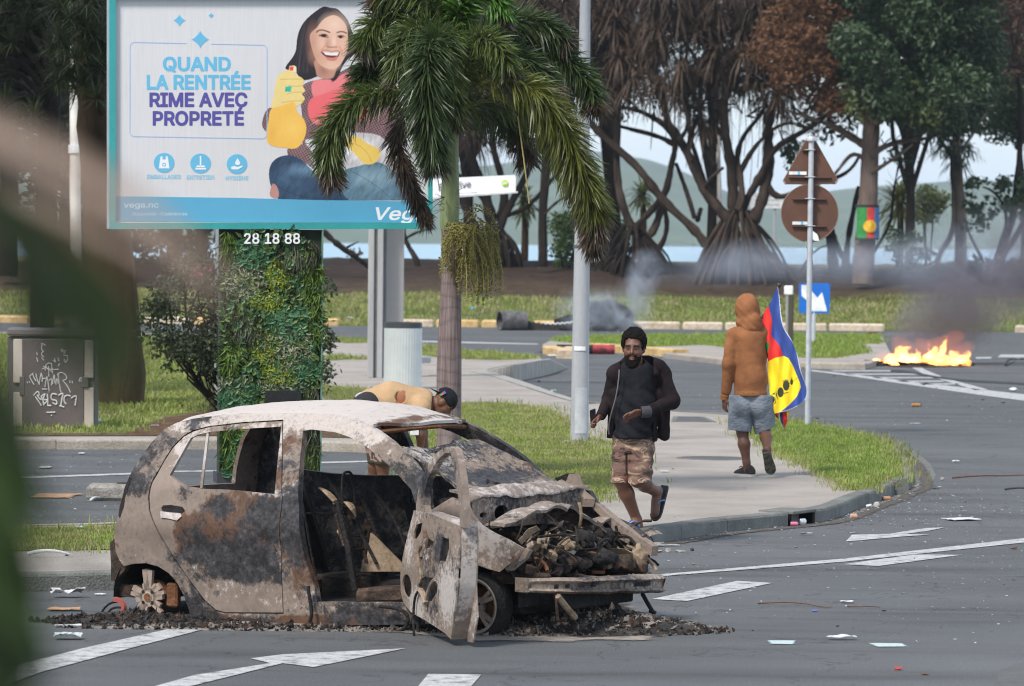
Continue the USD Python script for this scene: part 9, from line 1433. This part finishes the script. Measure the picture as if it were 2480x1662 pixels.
smoke('pale','pale blue smoke curling up from the charred heap behind the lamp post',[((1505,785),0,(0.6,0.5,0.55),0),((1535,735),0,(0.65,0.5,0.9),10),((1440,750),0,(1.3,0.7,0.75),0),((1560,670),0.3,(0.6,0.5,0.9),-10)],(0.75,0.80,0.88),1.7,1.3,120.5)
smoke('thin','thin bluish smoke drifting low between the tree trunks',[((1760,640),0,(3.2,1.8,0.9),4),((1950,645),0,(3.4,1.8,0.8),0),((2160,640),0,(3.8,1.8,1.0),0),((2380,610),0,(4.0,1.8,1.6),8)],(0.66,0.70,0.80),0.30,0.45,138.0,(0.38,0.62))
# charred things on the far road
def gz(px):return G(*px)
wk=thing('burnt_heap','black charred heap of panels smoking at the far kerb behind the lamp post','burnt heap',at(*R4((300,630))[0],122.5));r4=lambda x,y,Y=122.5:at(*R4((x,y))[0],Y)
for pts,dy in((((0,500),(60,440),(180,345),(300,352),(250,500),(180,620),(0,640)),0.0),(((300,350),(385,328),(520,392),(600,440),(585,600),(440,620),(250,600)),0.3),(((-150,520),(0,470),(100,560),(60,640),(-160,650)),-0.3)):
 P=np.array([r4(x,y)+[0,dy+0.1*(i%2),0]for i,(x,y)in enumerate(pts)]);obj('panel',m3.Manifold.hull_points(np.vstack([P,P*[1,1,0.5]+[0.05,0.7,0.05]])),char,wk)
P=np.array([r4(345,470),r4(380,350),r4(405,420),r4(395,480)])+[0,-0.08,0];obj('pale_strip',m3.Manifold.hull_points(np.vstack([P,P+[0,0.03,0]])),char_brown,wk)
for k in range(40):b=at(*R4((rfl.uniform(-150,640),640))[0],122+rfl.uniform(-0.6,0.5));b[2]=0.05;obj('fragment',m3.Manifold.hull_points(rfl.normal(0,1,(8,3))*rfl.uniform(0.03,0.16)*V_(1,1,0.6)+b),(char,char_brown)[k%2],wk)
dc=at(*R3((1500,630))[0],121.5);dm=thing('steel_drum','burnt steel drum lying on its side by the far kerb','drum',(dc[0],121.5,0));R0=0.27
def lying(nm,c,r,L,ang,mt,par,k=24,inner=True):
 pr=[(r*0.9,0.0),(r,0.0),(r*1.02,0.02),(r,0.05),(r,L*0.48),(r*1.03,L*0.5),(r,L*0.52),(r,L),(0,L)]if inner else[(0,0),(r,0),(r,L),(0,L)];v,f=lathe(pr,k);x,y,z=v.T;d=V_(math.cos(ang),math.sin(ang),0);s=V_(-math.sin(ang),math.cos(ang),0);obj(nm,(c+z[:,None]*d+x[:,None]*s+y[:,None]*V_(0,0,1),f),mt,par,smooth=40)
lying('barrel',V_(dc[0]-0.22,121.3,R0),R0,0.75,0.35,ramped('burnt_steel',[(0.3,(0.03,0.028,0.028)),(0.6,(0.12,0.11,0.11)),(0.8,(0.30,0.28,0.27))],scale=5,rough=0.6),dm)
cs=thing('corrugated_sheet','buckled corrugated metal sheet leaning between the drum and the charred heap','metal sheet',at(*R3((1830,690))[0],121.8));n=60;top_,bot_=[at(*p,121.8)for p in R3((1590,574),(2060,604))],[at(*p,121.4)for p in R3((1620,690),(2060,700))];t=np.linspace(0,1,n)[:,None];wv=0.02*np.sin(np.arange(n)*1.3)[:,None]*V_(0,0.4,1)
A_,B_=top_[0]+(top_[1]-top_[0])*t+wv-V_(0,0,0.10)*np.sin(np.pi*t),bot_[0]+(bot_[1]-bot_[0])*t+wv;i=np.arange(n-1);f=np.vstack([np.stack([i,i+1,i+n+1],1),np.stack([i,i+n+1,i+n],1)]);V,F=shell(np.vstack([A_,B_]),f,V_(0,0.01,0.0));obj('sheet',(V,F),char,cs);obj('edge',tube(A_[24:]+[0,-0.02,0.012],0.022,5),plain('edge_pale',(0.55,0.54,0.53),0.5),cs)
rc=G(*R4((300,850))[0]);rr_=thing('burnt_roll','scorched red and black roll lying across the road left of the bearded man','roll',rc);rad=44/3.9*rc[1]/FPX;x0=at(*R3((1900,860))[0],rc[1])[0];x1=at(*R4((425,850))[0],rc[1])[0];lying('charred_end',V_(x0,rc[1],rad),rad,(x1-x0)*0.62,0.0,char,rr_,16,False);lying('red_end',V_(x0+(x1-x0)*0.62,rc[1],rad),rad*1.01,(x1-x0)*0.38,0.0,ramped('red_scorched',[(0.35,(0.03,0.02,0.02)),(0.55,(0.36,0.025,0.035)),(0.8,(0.45,0.04,0.05))],scale=5),rr_,16,False)
spill('scorch_mark',rag(Polygon(gp(R3((1640,850),(1800,826),(2030,822),(2340,838),(2340,862),(2030,862),(1760,858)))),3),0.007,'soot_broken',SOOT,'black scorched patch on the side street under the red roll','scorch mark',soft=0.6,step=0.3)
spill('scorch_mark',rag(Polygon(gp(R5((820,930),(1000,905),(1300,950),(1850,955),(1950,975),(1400,985),(1000,975)))),4),0.008,'soot_broken',SOOT,'black scorched patch on the road under the fire','scorch mark',soft=0.6,step=0.3)
def lump_thing(name,label,cat,px,conv,size,mt,seed,n=12,lift=None,rz=0.0):
 r=np.random.default_rng(seed);b=G(*conv(px)[0]);
 if lift is not None:b=G(*conv(px)[0],lift)
 P=r.normal(0,1,(n,3));P/=np.linalg.norm(P,axis=1,keepdims=True);P=P*np.array(size)*0.5*r.uniform(0.7,1.0,(n,1))/2;c,s=math.cos(rz),math.sin(rz);P=P@np.array([[c,s,0],[-s,c,0],[0,0,1]]);P[:,2]-=P[:,2].min();P[:,2]+=b[2];obj(name,m3.Manifold.hull_points(P+[b[0],b[1],0]),mt,label=label,cat=cat)
def sheet_thing(name,label,cat,px,conv,w,d,amp,mt,seed,rz=0.0,lift=0.0,sc=9):
 """A crumpled sheet lying on the ground."""
 b=G(*conv(px)[0],lift);N=9;w,d,amp=0.45*w,0.45*d,0.5*amp;x,y=np.meshgrid(np.linspace(-w/2,w/2,N),np.linspace(-d/2,d/2,N),indexing='ij');P=np.stack([x,y,0*x],-1).reshape(-1,3);r=np.random.default_rng(seed);P[:,:2]+=r.normal(0,0.06*min(w,d),(N*N,2));P[:,2]=0.012+amp*(0.5+vnoise(P+seed,sc/max(w,0.1)*0.35,seed,3)*1.6).clip(0);c,s=math.cos(rz),math.sin(rz);P=P@np.array([[c,s,0],[-s,c,0],[0,0,1]]);ii=np.arange(N-1)[:,None]*N+np.arange(N-1)[None];q=np.stack([ii,ii+N,ii+N+1,ii+1],-1).reshape(-1,4);V,F=shell(P+b,np.vstack([q[:,[0,1,2]],q[:,[0,2,3]]]),V_(0,0,-0.004));obj(name,(V,F),mt,label=label,cat=cat)
def rod_thing(name,label,cat,pts,conv,r,mt,lift=0.0):
 P=np.array([G(*p,lift)+[0,0,r*(1.2+1.5*(i%2))]for i,p in enumerate(conv(*pts))]);obj(name,tube(smoothline(P,14,2),np.linspace(r,r*0.5,14),6),mt,label=label,cat=cat,smooth=True)
def can_thing(name,label,cat,px,conv,r,L,ang,mt,lift=0.0,crush=0.0,mt2=None):
 r,L=0.55*r,0.55*L;b=G(*conv(px)[0],lift);t=thing(name,label,cat,b);v,f=lathe([(0,0),(r*0.85,0),(r,0.06*L),(r,0.80*L),(r*0.75,0.9*L),(r*0.4,L),(0,L)],18);v[:,0]*=1-crush;v[:,:2]+=crush*r*vnoise(v,30,4)[:,None];d,s=V_(math.cos(ang),math.sin(ang),0),V_(-math.sin(ang),math.cos(ang),0);put=lambda v:b+[0,0,r]+v[:,2:3]*d+v[:,0:1]*s+v[:,1:2]*V_(0,0,1)-d*L/2;obj('body',(put(v),f),mt,t,smooth=40);v2,f2=lathe([(r*0.5,0.93*L),(r*0.52,1.06*L),(0,1.06*L)]if mt2 else[(r*0.8,-0.004),(r*0.86,-0.002),(0.0,-0.004)],14);obj('cap',(put(v2),f2),mt2 or galv,t)
WH=plain('litter_white',(0.50,0.50,0.50),0.7,0.12,20);GY=plain('litter_grey',(0.30,0.29,0.28),0.8,0.25,20);OR=plain('litter_orange',(0.36,0.19,0.09),0.7,0.2,20);RD=plain('litter_red',(0.33,0.03,0.03),0.7,0.2,20);BL=plain('litter_blue',(0.07,0.10,0.38),0.6);BR=plain('litter_brown',(0.12,0.055,0.03),0.8,0.3,20);ST=ramped('rubble',[(0.3,(0.16,0.14,0.125)),(0.7,(0.36,0.33,0.30))],scale=20,rough=0.95,bump=0.5);BK=plain('litter_black',(0.02,0.02,0.02),0.8);CL=plain('litter_clear',(0.40,0.44,0.43),0.25)
S_,L_,C_,T_=sheet_thing,lump_thing,can_thing,rod_thing
S_('cloth_scrap','dropped white cloth lying on the road below the chalky dashes','cloth',(1285,955),R1,0.40,0.14,0.05,WH,1,0.1);S_('paper_scrap','small flat white paper above the dropped white cloth','paper',(1315,742),R1,0.2,0.16,0.015,WH,2);L_('blue_scrap','small blue scrap near the dry twig on the road','scrap',(1128,792),R1,(0.11,0.10,0.035),BL,3);L_('red_scrap','bright red crumpled scrap near the bottom right','scrap',(1612,1130),R1,(0.16,0.12,0.05),RD,4);L_('red_scrap','dark red scrap right of the bright red one','scrap',(1772,1158),R1,(0.13,0.1,0.04),BR,5)
L_('dead_leaf','curled brown leaf on the road at the right edge','leaf',(2285,432),R1,(0.2,0.12,0.05),BR,6);S_('newspaper','white printed leaflet lying flat right of the road arrow','leaflet',(1980,264),R1,0.62,0.5,0.02,WH,7,0.3);C_('crushed_can','crushed silver can in front of the drain opening','can',(1062,292),R1,0.055,0.12,0.5,plain('can_silver',(0.6,0.62,0.6),0.3,metallic=0.6),0,0.35);C_('small_bottle','pink and black bottle lying left of the crushed can','bottle',(1012,297),R1,0.035,0.13,0.2,plain('bottle_pink',(0.55,0.15,0.25),0.4),0,0,BK)
L_('white_lump','white crumpled paper against the kerb right of the drain','paper',(1445,192),R1,(0.2,0.16,0.11),WH,8,16);C_('paper_cup','pale orange paper cup beside the white paper at the kerb','cup',(1487,190),R1,0.05,0.13,1.4,plain('cup_pale',(0.55,0.40,0.28),0.6));L_('brown_wad','brown wad at the kerb foot left of the white paper','scrap',(1383,210),R1,(0.16,0.12,0.07),BR,9);C_('amber_bottle','amber bottle in the gutter right of the paper cup','bottle',(1548,150),R1,0.04,0.16,0.1,OR);C_('orange_cup','small orange cup on the road below the brown wad','cup',(1357,256),R1,0.045,0.12,0.2,plain('cup_salmon',(0.5,0.26,0.17),0.6))
for k,(px,sz,lb)in enumerate((((215,402),(0.24,0.16,0.05),'flat grey slab of rubble at the kerb right of the car'),((222,450),(0.2,0.16,0.07),'pale rubble lump just right of the burnt bonnet'),((282,452),(0.13,0.12,0.10),'upright pointed rubble piece right of the car'),((352,448),(0.26,0.18,0.06),'long grey rubble piece right of the pointed one'),((421,440),(0.11,0.1,0.07),'rounded dark stone at the end of the rubble'),((1350,340),(0.15,0.1,0.04),'flat stone above the tail of the road arrow'),((1022,424),(0.1,0.08,0.04),'lone small stone below the drain opening'),((1265,510),(0.1,0.08,0.03),'small stone on the long lane line'),((430,520),(0.08,0.06,0.04),'small stone above the start of the long lane line'),((757,378),(0.08,0.06,0.07),'tiny pale stone between the drain and the car'),((1700,75),(0.26,0.2,0.08),'brown clod at the outer edge of the kerb curve'),((1870,34),(0.14,0.12,0.09),'pale stone where the palm strip starts'),((1830,84),(0.2,0.14,0.05),'flat grey stone right of the gutter'),((1615,116),(0.16,0.12,0.07),'dark clod in the gutter by the amber bottle'),((1262,880),(0.07,0.06,0.03),'small black cinder left of the dropped white cloth'),((1530,790),(0.09,0.07,0.03),'small dark cinder right of the dry twig'))):
 L_('rubble',lb,'rubble',px,R1,sz,BK if 'black' in lb or 'dark' in lb else ST,20+k,10)
S_('white_strip','thin white strip lying by the rubble right of the car','strip',(268,416),R1,0.5,0.07,0.02,WH,40);S_('metal_shard','grey metal shard on the road below the crushed can','shard',(1080,350),R1,0.25,0.09,0.04,GY,41);T_('dry_twig','long dry twig lying across the road','twig',((800,750),(1060,757),(1180,770),(1230,778)),R1,0.006,BR);T_('dry_twig','faint thin twig right of the long dry twig','twig',((1320,766),(1420,772),(1505,770)),R1,0.005,BR)
T_('palm_strip','long brown palm strip on the road at the right edge','palm strip',((1925,24),(2080,22),(2200,12),(2480,10)),R1,0.011,BR);T_('palm_strip','thin dark strip below the long brown palm strip','palm strip',((2230,93),(2300,95),(2400,94)),R1,0.012,BK)
C_('brown_bottle','brown bottle lying on the road below the hatched triangle','bottle',(1322,1348),R5,0.05,0.26,0.1,plain('bottle_amber',(0.36,0.16,0.04),0.35),0,0,BK);L_('white_bag','full white plastic bag on the road at the right edge','bag',(2243,1205),R5,(0.36,0.28,0.16),WH,50,30);T_('bent_branch','dark bent branch on the road right of the fire','branch',((2165,965),(2220,930),(2290,912),(2420,925)),R5,0.028,BK)
for k,(px,sz,lb,mt)in enumerate((((1130,1210),(0.12,0.1,0.09),'small grey pebble left of the hatched triangle tip',ST),((1393,1143),(0.16,0.1,0.05),'black scrap on the broad white edge line',BK),((1512,1174),(0.14,0.1,0.05),'second black scrap on the broad white edge line',BK),((1608,1150),(0.13,0.1,0.07),'grey scrap right of the black ones on the white line',GY),((1950,1286),(0.14,0.1,0.05),'dark scrap below the right end of the white line',BK),((2145,1312),(0.2,0.12,0.05),'wide dark scrap below the white bag',BK),((250,985),(0.14,0.1,0.09),'brown can by the island kerb left of the sign post',BR),((895,660),(1.1,0.3,0.22),'dark log lying on the grass left of the fire',BR),((385,1460),(0.2,0.1,0.03),'dark flat scrap right of the sign post foot',BK),((545,1060),(0.12,0.1,0.05),'small dark stone on the road right of the sign post',BK))):L_('scrap',lb,'scrap',px,R5,sz,mt,60+k,14,0.1 if 'log' in lb else None)
S_('paper_scrap','white paper strip on the road right of the sign post','paper',(1310,1512),R5,0.3,0.16,0.015,WH,80);S_('clear_wrapper','glinting clear wrapper on the road right of the grass wedge','wrapper',(1980,1105),Z6,0.18,0.16,0.06,CL,81)
S_('plastic_bag','torn white plastic bag at the kerb behind the rear bumper','bag',(388,1060),R2,0.50,0.25,0.13,WH,82,0.2);S_('orange_card','orange and white card on the road below the torn bag','card',(370,1135),R2,0.46,0.25,0.03,OR,83);S_('paper_scrap','white paper strip left of the rear wheel ash','paper',(395,1230),R2,0.36,0.14,0.02,WH,84);S_('clear_wrapper','crumpled clear wrapper left of the lane line by the rear wheel','wrapper',(390,1300),R2,0.36,0.25,0.10,CL,85);L_('dark_wad','dark wad beside the paper strip at the rear wheel','scrap',(480,1212),R2,(0.25,0.15,0.06),BK,86);S_('white_chip','thin white chip at the foot of the kerb behind the bumper','chip',(575,1050),R2,0.17,0.08,0.02,WH,87)
T_('light_tube','white fluorescent tube lying on the pavement at the left','tube',((160,826),(280,828),(402,829)),R2,0.018,WH,0.12);L_('tube_cap','black cap at the end of the white tube','cap',(386,822),R2,(0.1,0.05,0.04),BK,88,10,0.12);S_('plastic_cup','crumpled clear cup in the grass above the white tube','cup',(452,672),R2,0.13,0.1,0.07,CL,89,0,0.13)
S_('orange_smear','spilled orange powder on the side road left of the wheel stop','spill',(310,480),R2,0.9,1.4,0.0,OR,90);C_('white_bottle','white bottle in the leaf litter by the cabinet','bottle',(565,66),R2,0.06,0.18,0.4,WH,0.125);S_('paper_scrap','white paper in the leaf litter behind the rear of the car roof','paper',(890,78),R2,0.2,0.12,0.03,WH,91,0,0.125);S_('cardboard','torn grey cardboard on the side road near the left edge','cardboard',(262,318),R2,0.26,0.7,0.02,GY,92);S_('white_chip','bright chip on the side road below the cabinet','chip',(468,238),R2,0.14,0.3,0.02,WH,93);T_('wooden_stick','white stick left of the wheel stop','stick',((520,512),(550,508),(584,504)),R2,0.014,WH)
L_('stone','grey stone on the pavement left of the lamp post','stone',(1602,1245),R3,(0.16,0.12,0.06),ST,94,12,0.12);C_('green_bottle','pale green bottle in the side street left of the lamp post','bottle',(1876,1178),R3,0.055,0.24,1.0,plain('bottle_green',(0.20,0.30,0.20),0.3));L_('dark_lump','dark lump in the side street above the green bottle','scrap',(1754,1090),R3,(0.16,0.1,0.09),BK,95);S_('white_strip','white strip in the gutter of the side street','strip',(1700,1135),R3,0.55,0.2,0.02,WH,96);S_('plastic_bag','white plastic scrap on the side street left of the red roll','bag',(1880,882),R3,0.7,0.5,0.07,WH,97);L_('blue_scrap','turquoise scrap on the bank behind the palm','scrap',(1215,500),R3,(0.28,0.2,0.2),plain('litter_turquoise',(0.06,0.35,0.5),0.6),98,12,0.75);S_('paper_scrap','pale paper on the bank above the kerb left of the bus stop','paper',(228,578),R3,0.4,0.5,0.12,WH,99,0,0.3)
bmth=thing('metal_beam','twisted pale metal beam on the bank between the bus stop and palm','beam',at(*R3((800,570))[0],131));P=[at(*p,131)for p in R3((640,552),(800,546),(930,548))];obj('top_rail',tube(smoothline(P,8,2),0.06,6),char_brown,bmth);P=[at(*p,131)for p in R3((640,582),(800,578),(890,566))];obj('bottom_rail',tube(smoothline(P,8,2),0.045,6),GY,bmth)
L_('coaster','small dark stone on the pavement below the manhole cover','stone',(530,1137),Z6,(0.09,0.08,0.03),BK,100,10,0.12);S_('paper_scrap','scrap of white paper on the pavement below the round manhole cover','paper',(487,1152),Z6,0.17,0.2,0.02,WH,101,0,0.12);L_('dead_leaf','orange leaf on the pavement right of the running man','leaf',(897,1234),Z6,(0.1,0.09,0.02),OR,102,10,0.12);L_('stone','small stone on the pavement edge above the kerb','stone',(535,1382),Z6,(0.1,0.08,0.03),ST,103,10,0.12)
# countless chips and grit
rs_=np.random.default_rng(31);chips=[]
def chip(x,y,z,s):
 q=rs_.normal(0,1,(4,3))*s*0.5*V_(1,1,0.25);chips.append((q+[x,y,z+0.006],np.array([[0,1,2],[0,2,3],[0,3,1],[1,3,2]])))
for k in range(900):p=G(*R1((rs_.uniform(200,2500),150+900*rs_.beta(1.2,2.2)))[0]);chip(*p[:2],0,rs_.uniform(0.005,0.018))
for k in range(500):p=G(*R1((rs_.normal(1750,330),rs_.normal(200,70)))[0]);chip(*p[:2],0,rs_.uniform(0.006,0.022))
for k in range(500):p=G(*R2((rs_.uniform(0,1100),rs_.uniform(150,640)))[0]);chip(*p[:2],0,rs_.uniform(0.006,0.022))
for k in range(500):p=G(*R5((rs_.uniform(-1500,2400),rs_.uniform(1080,1560)))[0]);chip(*p[:2],0,rs_.uniform(0.008,0.028))
for s in np.linspace(s_in-9,ml.length*0.5,500):p=np.array(ml.interpolate(s).coords[0])-nin*abs(rs_.normal(0.05,0.12));chip(p[0],p[1],0,rs_.uniform(0.006,0.03))
h3_=len(chips)//3;gr_=thing('litter_specks','fine chips of glass, paper and grit strewn over the road','grit',(0,35,0),kind='stuff');obj('pale_chips',cat_(chips[::3]),WH,gr_,kind='stuff');obj('grey_chips',cat_(chips[1::3]),GY,gr_,kind='stuff');obj('dark_chips',cat_(chips[2::3]),BR,gr_,kind='stuff')
# ---- palm leaves close to the lens on the left, out of focus
NY=1.9;near=thing('palm_seedling','young palm at the left with blurred brown and green leaves close to the lens','palm',(-0.62,NY,0));obj('stem',tube([(-0.62,NY,-0.02),(-0.60,NY,1.5),(-0.56,NY+0.02,2.85)],[0.06,0.045,0.03],12),bark_orange,near,smooth=True)
ng=leafy('near_leaf_green',(0.045,0.085,0.014),0.3,0.3,0.5,20);ng2=leafy('near_leaf_dark',(0.022,0.036,0.008),0.3,0.25,0.5,20);nb=ramped('near_leaf_dry',[(0.3,(0.26,0.18,0.135)),(0.7,(0.42,0.32,0.255))],scale=12,rough=0.8);nb2=plain('near_leaf_brown',(0.10,0.055,0.03),0.8)
def blade(pts,w,mt,d=0.0,tw=0.25):
 P=smoothline([at(*D_((x,y))[0],NY+d)for x,y in pts],16,2);T=np.gradient(P,axis=0);T/=np.linalg.norm(T,axis=1,keepdims=True);s=np.cross(T,V_(0,1,0));s/=np.linalg.norm(s,axis=1,keepdims=True);ww=w/2*1.06*NY/FPX*np.clip(np.sin(np.pi*np.linspace(0.12,1.0,16))**0.6,0.06,1);L=P+s*ww[:,None];Rr=P-s*ww[:,None];m=P+V_(0,1,0)*ww[:,None]*tw;v=np.stack([L,m,Rr],1).reshape(-1,3);f=[]
 for i in range(15):
  for a in(0,1):k=i*3+a;f+=[[k,k+1,k+4],[k,k+4,k+3]]
 obj('leaf',(v,np.array(f)),mt,near)
for pts,w,mt,d in((((-700,130),(-100,270),(200,400),(420,560),(550,690)),66,nb,-0.06),(((-700,210),(-60,390),(180,500),(380,610),(500,740)),30,nb,0.05),(((-500,300),(0,430),(200,560),(330,700)),40,nb2,0.12)):blade(pts,w,mt,d)
rn_=np.random.default_rng(4)
for k in(0,1,2,4,5,6,8,10):
 e=(130+20*k+rn_.normal(0,8),880+rn_.uniform(-60,90));blade(((-300,430+8*k),(20+9*k,470+6*k),(90+15*k,640),e),rn_.uniform(46,72),(ng2,ng2,ng)[k%3],0.03*(k%6))
for k in range(16):y=880+46*k;blade(((-420,y-180),(-90,y-90),(10+rn_.uniform(-20,30),y+40),(70+rn_.uniform(-30,60),y+rn_.uniform(140,260))),rn_.uniform(70,120),(ng2,ng,ng)[k%3],0.03*(k%5))
for k in range(3):blade(((-420,260+60*k),(-90,380+40*k),(20+12*k,560+20*k),(40+16*k,760+30*k)),rn_.uniform(40,60),ng2,0.15+0.02*k)
for k in range(3):blade(((-420,900+60*k),(40,1040+60*k),(160,1180+50*k),(250,1330+30*k)),16,ng,0.1)
